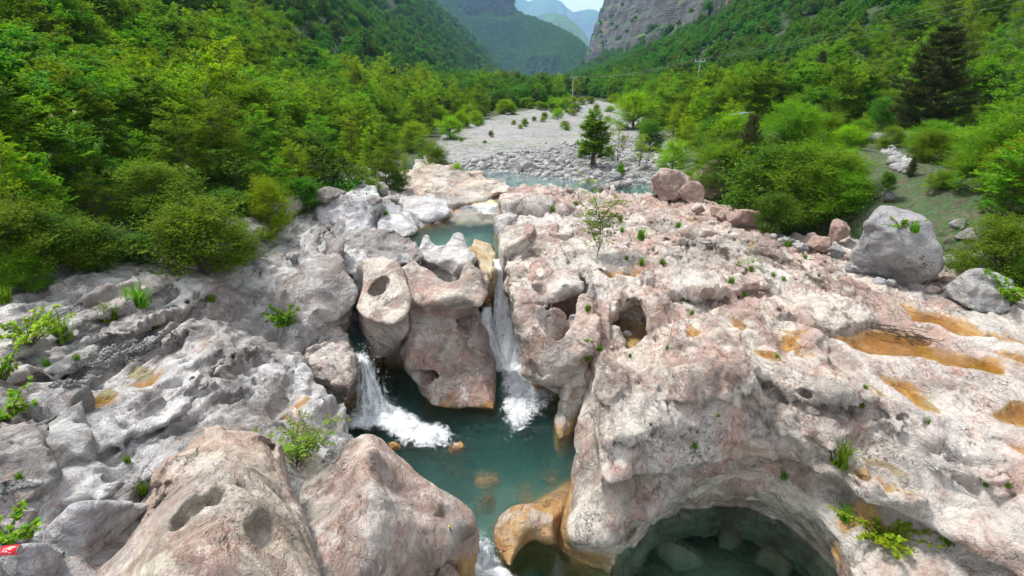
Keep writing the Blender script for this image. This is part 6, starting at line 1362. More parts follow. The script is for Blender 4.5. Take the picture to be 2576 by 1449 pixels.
def build_boulders():
    refresh()
    b = boulder
    b(6, 1150, 1890, 60, 690, 101, 'boulder', 'huge grey boulder with a tuft of leaves on it, largest on the right bank', 7, .12, sub=58, nz=.10, deep=.9)
    b(6, 1895, 2430, 545, 900, 102, 'boulder', 'big angular grey boulder with dark foot at the right side of the slab', 8, -.06, sub=54, nz=.10)
    b(6, 1960, 2285, 296, 432, 103, 'boulder', 'flat-topped pale boulder behind the huge grey boulder on its right', 9, sub=40)
    b(6, 2110, 2395, 452, 580, 104, 'boulder', 'low broad grey boulder above the angular one at the right edge', 9, sub=40)
    b(6, 370, 640, 100, 305, 105, 'red_boulder', 'single pale-pink wedge boulder at the foot of the boulder pile', 7, .2, sub=40)
    b(3, -170, 130, 1140, 1470, 106, 'red_boulder', 'left upright tan boulder of the big pile above the slab', 8, sub=46)
    b(3, 120, 560, 1105, 1460, 107, 'red_boulder', 'biggest tan boulder of the pile with a flat cracked face', 7, -.1, sub=52)
    b(3, 0, 260, 1280, 1485, 108, 'red_boulder', 'rounded boulder in front between the two big tan ones', 9, sub=40)
    b(3, 520, 720, 1250, 1385, 109, 'red_boulder', 'reddish boulder right of the tan pile, upper of two stacked', 8, sub=36)
    b(3, 485, 740, 1340, 1480, 110, 'red_boulder', 'dark reddish boulder right of the tan pile, lower of two stacked', 8, sub=36)
    b(6, 118, 230, 108, 200, 111, 'red_boulder', 'small chipped stone below the rounded boulder of the pile', 7, sub=26)
    b(6, 298, 390, 160, 252, 112, 'red_boulder', 'small oblong pink stone left of the wedge boulder', 8, sub=26)
    b(6, 250, 345, 130, 215, 113, 'red_boulder', 'small dark reddish stone in the shade of the boulder pile', 8, sub=24)
    b(6, 1108, 1232, 388, 522, 114, 'boulder', 'black-mottled stone left of the huge grey boulder', 8, sub=28)
    b(6, 1232, 1395, 522, 636, 115, 'boulder', 'speckled round stone at the lower left foot of the huge boulder', 9, sub=30)
    b(6, 1208, 1300, 470, 530, 116, 'red_boulder', 'little brown stone wedged beside the black-mottled one', 9, sub=22)
    b(6, 1436, 1535, 632, 705, 117, 'boulder', 'small grey stone under the front of the huge boulder, left one', 8, sub=22)
    b(6, 1520, 1615, 650, 728, 118, 'boulder', 'small dark grey stone under the front of the huge boulder, right one', 8, sub=22)
    b(6, 1605, 1850, 660, 742, 119, 'red_boulder', 'long flat brown stone under the right foot of the huge boulder', 8, sub=30)
    b(6, 1830, 1920, 600, 690, 120, 'red_boulder', 'rust-brown stone between the huge boulder and the angular one', 8, sub=24)
    b(6, 1910, 2030, 620, 700, 121, 'red_boulder', 'pale brown stone leaning on the angular grey boulder', 8, sub=24)
    b(6, 1780, 1945, 705, 782, 122, 'red_boulder', 'dark-edged flat stone in front left of the angular boulder', 8, sub=26)
    b(6, 1900, 2065, 470, 585, 123, 'boulder', 'broken-faced grey stone right of the huge boulder', 6, .2, sub=28)
    b(6, 2030, 2130, 520, 580, 124, 'boulder', 'small rough grey stone beside the broken-faced one', 8, sub=22)
    b(6, 945, 1130, 310, 480, 125, 'red_boulder', 'broad tan rock slab left of the huge grey boulder', 7, sub=36)
    b(6, 1080, 1290, 205, 400, 126, 'red_boulder', 'reddish cracked rock behind the left side of the huge boulder', 7, sub=36)
    b(6, 870, 955, 388, 465, 127, 'boulder', 'lone small grey stone on the cobble patch', 8, sub=22)
    b(6, 1985, 2110, 205, 305, 128, 'boulder', 'dark grey stone in the undergrowth behind the flat-topped boulder', 8, sub=24)
    b(6, 2310, 2420, 830, 910, 129, 'boulder', 'brownish stone at the right foot of the angular boulder', 8, sub=24)
    b(6, 1500, 1600, 0, 110, 130, 'boulder', 'grey rock half hidden behind the huge boulder top', 7, sub=26)
    b(4, 1640, 1992, 140, 445, 131, 'grey', 'hump-backed grey boulder at the right end of the left bank bush', 9, .15, sub=48, nz=.07)
    b(4, 1900, 2248, 28, 232, 132, 'grey', 'dark-sided grey boulder overgrown by the bright yellow-green bush', 8, sub=44)
    b(4, 2188, 2540, 26, 150, 133, 'grey', 'flat grey boulder behind the white fluted slab', 9, sub=40)
    b(4, 2095, 2170, 440, 570, 134, 'boulder', 'small dark round stone jammed behind the tall grey fin', 10, sub=24)
    b(2, 270, 380, 1300, 1420, 135, 'grey', 'brownish boulder under the trees left of the smooth cap rock', 8, sub=26)
    b(2, 370, 450, 1400, 1470, 136, 'grey', 'small grey stone below the left end of the cap rock', 8, sub=22)
    b(5, 170, 360, 45, 150, 137, 'grey', 'flat grey stone under the trees above the white slabs', 8, sub=28)
    # by the river
    for i, (x0, x1, y0, y1, lab) in enumerate([(1280, 1450, 1140, 1250, 'big pale boulder at the water edge of the gravel bar'), (1575, 1670, 1130, 1210, 'square grey boulder on the gravel shore'), (1180, 1240, 1165, 1210, 'small grey boulder left of the big pale one'), (1425, 1470, 1140, 1190, 'small pale boulder right behind the big pale one'), (1405, 1475, 1230, 1258, 'flat pinkish stone in the shallows'), (1825, 1885, 1150, 1200, 'grey boulder at the foot of the dark upright tree'),
                                               (1950, 2060, 1240, 1320, 'dark wet boulder at the right end of the river'), (2035, 2130, 1290, 1320, 'pale flat stone by the dark wet boulder'), (1535, 1575, 1268, 1292, 'single stone sticking out of the river'), (1205, 1280, 1195, 1230, 'reddish stone at the river edge'), (1570, 1650, 1195, 1240, 'grey stone at the river edge under the square boulder'), (2090, 2200, 1330, 1380, 'white stone near the old stone sill')]):
        b(2, x0, x1, y0, y1, 200 + i, 'boulder', lab, 8, sub=24)
    b(5, 2050, 2135, 1015, 1085, 140, 'white', 'white-topped stone sitting in the amber water of the pothole', 5, sub=30, name='stone', sink=.3, z=1.80)
    b(5, 1665, 1745, 915, 970, 141, 'boulder', 'dark stone lying inside the bowl-shaped rock', 8, sub=22, name='stone')
    # submerged stones of the teal pool
    for i, (x0, x1, y0, y1, z, mt, lab) in enumerate([(800, 940, 440, 560, -.12, 'ochre', 'long pale stone slanting out of the teal pool'), (1000, 1190, 690, 830, -.55, 'ochre', 'yellow-brown sunken boulder in the middle of the teal pool'), (1490, 1610, 715, 800, -.6, 'tan', 'pale round sunken stone on the right of the teal pool'), (1000, 1150, 840, 1000, -.7, 'tan', 'pale sunken slab near the outlet of the teal pool'), (1700, 1790, 660, 740, -.4, 'tan', 'sunken stone against the right wall of the teal pool'), (370, 460, 460, 545, .05, 'ochre', 'small orange stone at the foam edge by the foreground ridge'), (760, 880, 600, 720, -1.2, 'tan', 'dim sunken stone on the left of the teal pool'), (1250, 1480, 840, 960, -.95, 'tan', 'greenish sunken slab near the orange lip')]):
        b(8, x0, x1, y0, y1, 160 + i, mt, lab, 7, sub=26, z=z, sink=.35, name='stone', tilt=.25 if i == 0 else 0)
    for i, (x0, x1, y0, y1, lab) in enumerate([(1640, 1760, 1370, 1440, 'pale sunken stone in the round plunge pool, left'), (1780, 1880, 1340, 1385, 'dim sunken stone in the round plunge pool, back'), (1880, 2000, 1390, 1449, 'greenish sunken stone in the round plunge pool, right'), (1330, 1390, 1400, 1440, 'sunken stone under the outlet channel')]):
        b(0, x0, x1, y0, y1, 180 + i, 'tan', lab, 7, sub=22, z=-1.15, sink=.35, name='stone')
    # stones showing on the pool beds
    r = np.random.RandomState(8); protos = [np_mesh('cobble', *_cob(r, k), M['cobble']) for k in range(6)]; low = [np_mesh('cobble', *_cob(r, k, 1), M['cobble']) for k in range(6)]
    allc = []
    for k in range(9000):
        t = r.rand()**1.7; s_ = t * 26
        a = r.uniform(-.05, 1.15); x = -2.7 + 7.5 * a + .666 * s_; y = 31 - 6.7 * a + .745 * s_
        x += r.normal() * .8
        if x > lerp_tab(y, XR) + .5 or y > 60: continue
        allc.append((x, y, r.uniform(.03, .075) * (1 + 1.3 * (r.rand() < .10)) * (1.25 - .6 * t)))
    allc.sort(key=lambda q: -q[2] / q[1])
    lab = 'rounded pale grey river stone among the largest on the gravel bar'
    for i, (x, y, s_) in enumerate(allc[:290]):
        o = link('cobble', protos[i % 6]); o.location = (x, y, float(ground(x, y)) + s_ * .25); q = s_ * 1.25; o.scale = (q, q * r.uniform(.7, 1), q * r.uniform(.55, .85)); o.rotation_euler = (0, 0, r.uniform(0, 6))
        tag(o, lab, 'stone', 'river stones of the gravel bar')
    def pile(name, pts, lab, mat=M['cobble']):
        V, F, n = [], [], 0
        for x, y, z, s_ in pts:
            me = low[r.randint(6)]; k = len(me.vertices); v = np.empty(k * 3, np.float32); me.vertices.foreach_get('co', v); v = v.reshape(-1, 3)
            an = r.uniform(0, 6.28); ca, sa = math.cos(an), math.sin(an); q = s_ * np.array([1, r.uniform(.65, 1), r.uniform(.5, .85)])
            v = v * q; V.append(np.stack([v[:, 0]*ca - v[:, 1]*sa + x, v[:, 0]*sa + v[:, 1]*ca + y, v[:, 2] + z], 1))
            f = np.empty(len(me.polygons) * 3, np.int32); me.loops.foreach_get('vertex_index', f); F.append(f.reshape(-1, 3) + n); n += k
        tag(link(name, np_mesh(name, np.concatenate(V), np.concatenate(F), mat)), lab, kind='stuff')
    g = ground(np.array([q[0] for q in allc[290:]]), np.array([q[1] for q in allc[290:]]))
    pile('cobbles', [(x, y, z + s_ * .2, s_) for (x, y, s_), z in zip(allc[290:], g)], 'smaller grey stones covering the gravel bar')
    def patch(name, r_, poly, n, s0, s1, lab):
        refresh(); xs = [p[0] for p in poly]; ys = [p[1] for p in poly]; P = np.array(poly, float); pts = []
        qx = r.uniform(min(xs), max(xs), n * 2); qy = r.uniform(min(ys), max(ys), n * 2); ins = sd_poly(qx, qy, P) < 0
        for a, b_ in list(zip(qx[ins], qy[ins]))[:n]:
            p, nn = hit(r_, a, b_)
            if p is not None: pts.append((p.x, p.y, p.z + .01, r.uniform(s0, s1)))
        if pts: pile(name, pts, lab)
    patch('gravel', 4, [(350, 1449), (420, 1370), (650, 1190), (850, 1120), (1050, 1050), (1180, 1030), (1180, 1090), (1080, 1190), (900, 1290), (760, 1340), (560, 1449)], 1500, .012, .035, 'grey gravel strip lying on the left bank slabs')
    patch('gravel', 7, [(2330, 640), (2360, 560), (2430, 500), (2500, 480), (2480, 560), (2420, 640)], 260, .008, .02, 'small patch of gravel behind the foreground shrub')
    patch('gravel', 7, [(0, 800), (100, 770), (300, 760), (300, 790), (100, 830), (0, 900)], 260, .01, .03, 'gravel caught in the gap of the left bank blocks')
    patch('gravel', 7, [(0, 1330), (130, 1280), (110, 1449), (0, 1449)], 240, .01, .03, 'gravel around the red can')
    patch('cobble_patch', 6, [(690, 345), (760, 350), (880, 380), (950, 420), (1000, 470), (900, 440), (780, 400)], 160, .04, .10, 'white cobbles lying between the slab and the undergrowth')
    patch('rubble', 3, [(1500, 1080), (1560, 1060), (1640, 1130), (1750, 1100), (1740, 1200), (1700, 1260), (1600, 1230), (1560, 1160)], 120, .08, .22, 'tumbled stones of the broken roadside wall')
    patch('rubble', 3, [(1400, 850), (1600, 830), (1900, 850), (2300, 830), (2300, 870), (1900, 880), (1500, 890)], 220, .05, .16, 'stones along the far side of the gravel road')
def _cob(r, seed, sub=2):
    bm = bmesh.new(); bmesh.ops.create_icosphere(bm, subdivisions=sub, radius=1)
    P = np.array([v.co for v in bm.verts]); F = np.array([[v.index for v in f.verts] for f in bm.faces]); bm.free()
    k = r.normal(size=(5, 3)); P = P * (1 + .10 * np.sin(P @ k[0] * 1.6 + seed) + .08 * np.sin(P @ k[1] * 2.6))[:, None]
    for n in k[2:]:
        n = n / np.linalg.norm(n); e = P @ n; P = P - np.outer(np.maximum(e - .72, 0), n)
    return P, F

def leaf_proto(name, mat, w=.6, fold=.06, tone=.5, seg=4):
    V, F = [], []
    for i in range(seg + 1):
        t = i / seg; ww = w * .5 * math.sin(math.pi * min(1, t * .93 + .05))**.8
        V += [(-ww, t, fold * ww * 4 - .12 * t * t), (0, t, -.12 * t * t), (ww, t, fold * ww * 4 - .12 * t * t)]
    for i in range(seg):
        a = i * 3; F += [(a, a + 1, a + 4, a + 3), (a + 1, a + 2, a + 5, a + 4)]
    me = np_mesh(name, np.array(V), np.array(F), mat)
    at = me.attributes.new('tone', 'FLOAT', 'POINT'); at.data.foreach_set('value', np.full(len(V), tone, np.float32)); return me
def leafy(name, at, stems, leaf, protos, label, cat, seed=1, mode='round', per=9, leaf_jit=.3):
    """a small shrub whose every leaf is an object: at = foot, stems = list of offsets (points)"""
    r = random.Random(seed); root = bpy.data.objects.new(name, None); COL.objects.link(root); root.location = at
    segs, n, extra = [], 0, []
    for st in stems:
        P = spline(np.array(st), 4, False); segs.append((P, np.linspace(.010, .003, len(P)) * (leaf / .08)**.5))
        L = len(P)
        for i in range(int(per)):
            u = .25 + .75 * (i + r.random()) / per; k = min(L - 2, int(u * (L - 1))); o = P[k] + (P[k+1] - P[k]) * (u * (L - 1) - k)
            d = P[k+1] - P[k]; d = d / (np.linalg.norm(d) + 1e-9)
            if mode == 'round':
                c = [(o, (np.array([r.gauss(0, 1), r.gauss(0, 1), r.gauss(.1, .5)])), leaf * r.uniform(.7, 1.2)) for _ in range(4)]
            else:                                     # a compound leaf: pairs of leaflets on a stalk
                sd = np.array([r.gauss(0, 1), r.gauss(0, 1), r.gauss(.15, .4)]); sd /= np.linalg.norm(sd); sd = sd + d * .4
                Q = o + np.outer(np.linspace(0, 1, 4), sd * leaf * 2.6) + np.outer(np.linspace(0, 1, 4)**2, [0, 0, -leaf * .8]); segs.append((Q, np.full(4, .002)))
                lt = np.cross(sd, [0, 0, 1]); lt /= np.linalg.norm(lt) + 1e-9; c = [(Q[3], sd, leaf)]
                for q in (1, 2, 3):
                    for s_ in (-1, 1): c.append((Q[q], lt * s_ + sd * .55, leaf * r.uniform(.8, 1.05)))
            for p, dv, sz in c:
                if n >= 290: extra.append((p, dv, sz)); continue
                lf = bpy.data.objects.new('leaf', protos[r.randrange(len(protos))]); COL.objects.link(lf); lf.parent = root
                q = Vector(dv).normalized(); rot = q.to_track_quat('Y', 'Z') @ Quaternion((0, 1, 0), r.gauss(0, leaf_jit))
                lf.rotation_mode = 'QUATERNION'; lf.rotation_quaternion = rot; lf.location = p; lf.scale = (sz, sz, sz); n += 1
    if extra:
        C, D, S = (np.array([e[k] for e in extra], float) for k in range(3))
        q = link('leaf_mass', leaves_mesh('leaf_mass', C, D, np.array([0, 0, 1.0]) + rdir(np.random.RandomState(seed), len(C)) * .5, S, np.random.RandomState(seed).rand(len(C)), protos[0].materials[0], .75 if mode == 'round' else .4, .06), root); q['kind'] = 'stuff'
    link('stem', tubes_mesh('stem', segs, M['bark'], 4), root)
    return tag(root, label, cat)
def tuft_mesh(seed, n=70, L=.3, spread=.6, w=.012):
    r = np.random.RandomState(seed); V, F, T = [], [], []
    for k in range(n):
        a = r.uniform(0, 6.28); le = L * r.uniform(.6, 1.15); ln = r.uniform(.1, 1) * spread; o = np.array([r.normal() * L * .13, r.normal() * L * .13, 0]); d = np.array([math.cos(a), math.sin(a), 0]); s_ = np.array([-d[1], d[0], 0]) * w * r.uniform(.7, 1.3); b = len(V)
        for i, t in enumerate((0, .4, .75, 1)):
            c = o + d * le * ln * t**1.6 + np.array([0, 0, le * (t - .55 * ln * t * t)]); q = (1 - t * .9); V += [c - s_ * q, c + s_ * q]
        for i in range(3): F.append((b + 2*i, b + 2*i + 1, b + 2*i + 3, b + 2*i + 2))
        T += [r.rand()] * 8
    me = np_mesh('grass_tuft', np.array(V), np.array(F), M['grass'], False); at = me.attributes.new('tone', 'FLOAT', 'POINT'); at.data.foreach_set('value', np.array(T, np.float32)); return me
def build_small():
    refresh(); r = random.Random(2)
    # grass tufts: window, x, y, size in photo, label
    tm = [tuft_mesh(s, 90) for s in (1, 2, 3)]
    for i, (w, x, y, sz, lab) in enumerate([(9, 1190, 640, 210, 'big grass tuft on the slab left of the groove puddle'), (4, 1000, 870, 190, 'wide grass patch in a crevice of the upper left slab'), (4, 800, 960, 140, 'round grass clump below the wide patch on the left slab'), (4, 430, 1110, 190, 'shaggy grass clump beside the yellow-green shrub at the left'), (4, 1120, 1020, 80, 'little grass tuft at the top end of the gravel strip'), (4, 1540, 825, 70, 'small tuft on the corner of the left slab'), (7, 1030, 850, 110, 'grass tuft in the gap left of the domed boulder'), (7, 925, 620, 60, 'thin grass in a crack between the left bank blocks'), (7, 140, 740, 50, 'tiny tuft at the left edge beside the block'),
                                            (5, 1555, 170, 60, 'grass under the right side of the flat cap rock'), (5, 1725, 130, 50, 'grass between the knobbly rock and the sapling'), (5, 2200, 370, 100, 'dark grass clump below the long rounded shelf'), (5, 2050, 240, 60, 'grass strip under the smooth hump'), (5, 2060, 320, 50, 'grass in the joint left of the dark clump'), (5, 2200, 560, 70, 'grass at the back rim of the heart-shaped hollow'), (5, 2350, 555, 60, 'grass right of the heart-shaped hollow'), (5, 2095, 520, 40, 'tiny grass tuft behind the heart-shaped hollow'), (5, 1815, 890, 70, 'grass hanging between the bowl-shaped rock and the pothole wall'), (5, 1810, 1250, 90, 'dark grass in the crevice right of the bowl-shaped rock'), (5, 1905, 1180, 60, 'grass where the crevice meets the pothole rim'), (5, 2120, 1225, 40, 'tiny tuft below the pothole'), (5, 2390, 1170, 40, 'tiny tuft on the right wall of the pothole'),
                                            (6, 410, 690, 70, 'grass at the edge of the broken shelf'), (6, 515, 785, 50, 'grass in the crack below the broken shelf'), (6, 560, 605, 60, 'grass strip high on the slab, middle one'), (6, 720, 640, 40, 'tiny tuft on the slab right of the grass strip'), (6, 795, 670, 36, 'last tiny tuft of the row on the slab'), (6, 90, 825, 50, 'tuft on the shelf left of the deep slot'), (6, 130, 915, 50, 'tuft above the small amber puddle'), (6, 30, 290, 60, 'grass low on the slab under the boulder pile'), (6, 830, 430, 70, 'grass beside the cobble patch'), (6, 950, 515, 40, 'tiny tuft below the cobble patch'), (6, 1740, 320, 80, 'tuft growing on top of the huge grey boulder'), (6, 745, 1230, 40, 'tuft inside the deep oval puddle'),
                                            (9, 1360, 220, 80, 'bright tuft at the end of the overhanging shelf'), (9, 150, 520, 60, 'small tuft on the cliff face above the round pool'), (9, 165, 410, 36, 'tiny tuft higher on that cliff face'), (9, 320, 290, 36, 'tiny tuft in the crack of the big right rock'), (9, 1845, 345, 40, 'tiny tuft in a notch of the right slab'), (9, 790, 740, 80, 'dim grass under the rim of the round pool cave'), (9, 1240, 1040, 120, 'hanging grass beside the yellow-green shrub at the bottom right'), (9, 1970, 1200, 110, 'dim grass below the long lip at the bottom right'), (9, 2260, 790, 60, 'grass along the groove at the right'), (9, 2420, 800, 50, 'grass at the right end of the groove'), (9, 1385, 90, 40, 'tiny tuft above the pointed amber puddle'), (5, 350, 200, 50, 'grass on the white slab near the turquoise pool'), (4, 560, 1250, 50, 'tiny grass at the upper edge of the gravel strip'), (4, 340, 1290, 60, 'grass along the crack below the shaggy clump'), (4, 40, 830, 120, 'grassy patch at the left edge of the picture')]):
        p, n = hit(w, x, y)
        if p is None: continue
        q = sz * .3472 / FPX * ((p - Vector((0, 0, CAM_Z))).length) / .30
        o = link('grass_tuft', tm[i % 3]); o.location = p - Vector((0, 0, .01)); o.scale = (q, q, q * .9); o.rotation_euler = (0, 0, r.uniform(0, 6)); tag(o, lab, 'grass', 'grass tufts on the rock')
    lp = lambda nm, mat, w, tones: [leaf_proto(nm, M[mat], w, .05, t) for t in tones]
    gl, yl, cl = lp('leaf', 'leaf', .75, (.3, .6, .9)), lp('leaf', 'leaf_yellow', .72, (.1, .4, .7, 1)), lp('leaf', 'leaf', .38, (.4, .7, 1))
    def rs(seed, n, L, up, spread, drift=(0, 0, 0)):
        q = random.Random(seed); out = []
        for k in range(n):
            a = q.uniform(0, 6.28); d = np.array([math.cos(a) * spread, math.sin(a) * spread, up]) + np.array([q.gauss(0, .25), q.gauss(0, .25), q.gauss(0, .2)]) + np.array(drift); le = L * q.uniform(.55, 1.1)
            out.append([(0, 0, 0), tuple(d * le * .5 + np.array([0, 0, le * .12])), tuple(d * le)])
        return out
    def at(w, x, y, dz=0):
        p, n = hit(w, x, y); return (p.x, p.y, p.z + dz)
    leafy('shrub', at(9, 1480, 1180, -.02), rs(1, 26, .50, .5, .8, (.1, -.2, 0)), .06, yl, 'yellow-green shrub with round leaves hanging below the lip at the bottom right', 'shrub', 3, 'round', 9)
    leafy('sapling', at(7, 2150, 640), rs(5, 11, .62, .9, .5, (.05, -.05, 0)), .06, cl, 'sprawling bright green shrub with feathery leaves on the foreground rock saddle', 'shrub', 4, 'comp', 11)
    leafy('shrub', at(7, 60, 330), rs(6, 16, .42, .7, .8), .062, gl, 'broad-leaved green shrub at the left edge above the slab blocks', 'shrub', 5, 'round', 7)
    leafy('shrub', at(7, 60, 1190), rs(7, 14, .32, .5, .9), .05, gl, 'low broad-leaved plant at the left edge above the red can', 'shrub', 6, 'round', 6)
    leafy('shrub', at(4, 230, 1150), rs(8, 18, .62, .75, .7, (.2, 0, 0)), .06, yl, 'yellow-green shrub beside the shaggy grass clump on the left slab', 'shrub', 7, 'round', 8)
    leafy('shrub', at(4, 40, 1400), rs(9, 14, .45, .8, .6), .055, gl, 'small yellow-green bush at the left edge beside the gravel strip', 'shrub', 8, 'round', 6)
    leafy('shrub', at(4, 2090, 1010), rs(10, 16, .5, .7, .5, (-.2, -.2, 0)), .085, gl, 'leafy green shrub in the hollow at the foot of the tall grey fin', 'shrub', 9, 'round', 7)
    leafy('shrub', at(4, 2020, 260), rs(14, 16, .8, .5, .7, (0, -.4, 0)), .12, gl, 'light green shrub between the two grey boulders of the left bank', 'shrub', 12, 'round', 8)
    leafy('sapling', at(5, 1880, 515), [[(0, 0, 0), (.05, 0, .7), (-.05, 0, 1.3), (-.35, 0, 2.0)], [(0, 0, .1), (.1, -.1, .6), (.05, -.1, 1.0)], [(0, 0, .3), (-.2, .05, .8), (-.25, 0, 1.2)], [(0, 0, .9), (.25, 0, 1.3), (.45, 0, 1.45)], [(0, 0, .6), (.2, .1, .9), (.35, .1, 1.05)]], .10, cl, 'slender leaning sapling growing from the rock right of the broad buttress', 'tree', 10, 'comp', 30)
    leafy('shrub', at(6, 1640, 300), rs(11, 12, .34, .5, .9), .05, gl, 'small leafy plant on top of the huge grey boulder', 'shrub', 11, 'round', 5)
    leafy('shrub', at(6, 2440, 860), rs(12, 18, .55, .8, .7), .08, gl, 'green shrub at the right edge beside the angular boulder', 'shrub', 13, 'round', 7)
    leafy('shrub', at(6, 520, 590), rs(13, 5, .28, .7, .7), .05, cl, 'little seedling in the grass strip on the slab', 'shrub', 14, 'comp', 6)
    leafy('shrub', at(5, 1790, 1110), rs(15, 4, .14, .6, .9), .04, gl, 'tiny green plant clinging to the right face of the bowl-shaped rock', 'shrub', 15, 'round', 4)
    # twigs washed into the large pool
    p, n = hit(6, 1700, 1120); p = Vector((p.x, p.y, POOLZ[RPOOLS['b'][4]][1]))
    root = bpy.data.objects.new('twig_heap', None); COL.objects.link(root); root.location = p; root.rotation_euler = (0, 0, -.55); tag(root, 'heap of dead brown twigs washed up in the largest pool', 'twigs')
    for k in range(70):
        a = r.gauss(0, .7); L = r.uniform(.15, .5); c = np.array([r.gauss(0, .42), r.gauss(0, .12), abs(r.gauss(.03, .05))]); d = np.array([math.cos(a), math.sin(a), r.gauss(0, .12)]) * L / 2
        link('twig', tubes_mesh('twig', [(np.array([c - d, c + np.array([0, 0, .02]), c + d]), np.array([.006, .007, .003]))], M['twig'], 4), root)
    # red can
    p, n = hit(7, 88, 1290)
    t = NT('red_can_paint'); P = t.obj(); x_, y_, z_ = t.sep(P)
    red = t.bsdf((.55, .012, .015), .3, None, **{'Metallic': .2}); t.done(red)
    root = bpy.data.objects.new('drink_can', None); COL.objects.link(root); tag(root, 'red drink can with white lettering lying on gravel at the left edge', 'can')
    def lathe(name, prof, mat):
        n_ = 28; V = [(x * 1.0, q * math.cos(2*math.pi*k/n_), q * math.sin(2*math.pi*k/n_)) for x, q in prof for k in range(n_)]
        F = [(i*n_ + k, i*n_ + (k+1) % n_, (i+1)*n_ + (k+1) % n_, (i+1)*n_ + k) for i in range(len(prof) - 1) for k in range(n_)]
        return link(name, np_mesh(name, np.array(V), np.array(F), mat), root)
    lathe('can_body', [(-.055, .024), (-.050, .031), (-.045, .033), (.045, .033), (.050, .031), (.055, .027)], t.m)
    lathe('can_lid', [(.055, .027), (.058, .0275), (.056, .025), (.054, .001)], M['metal']); lathe('can_bottom', [(-.055, .024), (-.057, .022), (-.050, .001)], M['metal'])
    V, F = [], []
    def stroke(pts, w):
        S = spline(np.array(pts, float), 5, False); b_ = len(V)
        for i, (u, v) in enumerate(S):
            for s_ in (-1, 1):
                a = -.75 + (v + s_ * w) / .033; V.append((u, -.0333 * math.cos(a + .2), -.0333 * math.sin(a + .2)))
        for i in range(len(S) - 1): F.append((b_ + 2*i, b_ + 2*i + 1, b_ + 2*i + 3, b_ + 2*i + 2))
    stroke([(.026, .006), (.018, .012), (.008, .008), (.004, -.004), (.012, -.012), (.024, -.008)], .0016); stroke([(.0, .0), (-.006, .006), (-.012, 0), (-.006, -.006), (.0, 0), (-.01, -.002)], .0014); stroke([(-.016, .004), (-.022, .0), (-.016, -.006), (-.026, -.004)], .0014); stroke([(-.030, .006), (-.028, -.004), (-.036, .004), (-.038, -.006)], .0014); stroke([(.03, -.014), (.0, -.018), (-.03, -.012)], .0012)
    wt = plain('white_print', (.8, .8, .8), .4); link('lettering', np_mesh('lettering', np.array(V), np.array(F), wt), root)
    root.location = p + Vector((0, 0, .04)); root.rotation_euler = (0, 0, .12); root.scale = (1.15, 1.15, 1.15)
    # small black and yellow thing on the foreground ridge
    p, n = hit(8, 815, 1100)
    root = bpy.data.objects.new('battery', None); COL.objects.link(root); tag(root, 'small black battery with yellow band on the pink foreground ridge', 'battery')
    for nm, x0, x1, q, mt in (('battery_body', -.025, .008, .010, plain('black_plastic', (.02, .02, .02), .35)), ('battery_band', .008, .024, .0102, plain('yellow_print', (.60, .48, .03), .35)), ('battery_tip', .024, .030, .004, M['metal'])):
        n_ = 14; prof = [(x0, .0005), (x0, q), (x1, q), (x1, .0005)]
        V = [(x, q2 * math.cos(2*math.pi*k/n_), q2 * math.sin(2*math.pi*k/n_)) for x, q2 in prof for k in range(n_)]; F = [(i*n_ + k, i*n_ + (k+1) % n_, (i+1)*n_ + (k+1) % n_, (i+1)*n_ + k) for i in range(3) for k in range(n_)]
        link(nm, np_mesh(nm, np.array(V), np.array(F), mt, False), root)
    root.location = p + n * .012; root.rotation_euler = n.to_track_quat('Z', 'Y').to_euler(); root.rotation_euler.rotate_axis('Z', 1.9); root.scale = (1.6,) * 3
    # old stone sill by the river
    sillA, sillB = UY(2, 1870, 1402, 23.2), UY(2, 2100, 1345, 25.0)
    root = bpy.data.objects.new('stone_sill', None); COL.objects.link(root); root.location = (*sillA[:2], 2.85); tag(root, 'old concrete and stone sill running along the river end', 'wall')
    dv = Vector((sillB[0] - sillA[0], sillB[1] - sillA[1], 0)); L = dv.length; root.rotation_euler = (0, 0, math.atan2(dv.y, dv.x))
    for k in range(16):
        for row in (0, 1):
            o = link('stone', boulder_mesh('stone', (L / 32 * 1.12, .20, .15), 700 + k + row * 40, M['grey'], 6, .08, 12), root); o.location = ((k + .5) * L / 16, (row - .5) * .32, .02 + .02 * math.sin(k * 3 + row))
    # utility poles and wires
    def pole(px, pt, pb, Y, lab, ref=None):
        x, y, z1 = UY(0, px, pt, Y); _, _, z0 = UY(0, px, pb, Y); z0 -= .6
        root = bpy.data.objects.new('utility_pole', None); COL.objects.link(root); root.location = (x, y, z0); H = z1 - z0; tag(root, lab, 'pole', 'utility poles of the valley line')
        bm = bmesh.new(); bmesh.ops.create_cone(bm, cap_ends=True, segments=10, radius1=.14 * H / 9 + .03, radius2=.09 * H / 9 + .02, depth=H, matrix=Matrix.Translation((0, 0, H / 2))); me = bpy.data.meshes.new('pole'); bm.to_mesh(me); bm.free(); me.materials.append(M['concrete']); link('post', me, root)
        bm = bmesh.new(); bmesh.ops.create_cube(bm, size=1, matrix=Matrix.Translation((0, 0, H - .25)) @ Matrix.Diagonal((1.15, .09, .10, 1))); me = bpy.data.meshes.new('crossarm'); bm.to_mesh(me); bm.free(); me.materials.append(M['metal']); link('crossarm', me, root)
        for q in (-.5, 0, .5):
            bm = bmesh.new(); bmesh.ops.create_cone(bm, cap_ends=True, segments=8, radius1=.05, radius2=.035, depth=.2, matrix=Matrix.Translation((q, 0, H - .10))); me = bpy.data.meshes.new('insulator'); bm.to_mesh(me); bm.free(); me.materials.append(M['concrete']); link('insulator', me, root)
        return Vector((x, y, z1))
    a = pole(1762, 148, 212, 62, 'nearest concrete utility pole rising from the trees on the right slope')
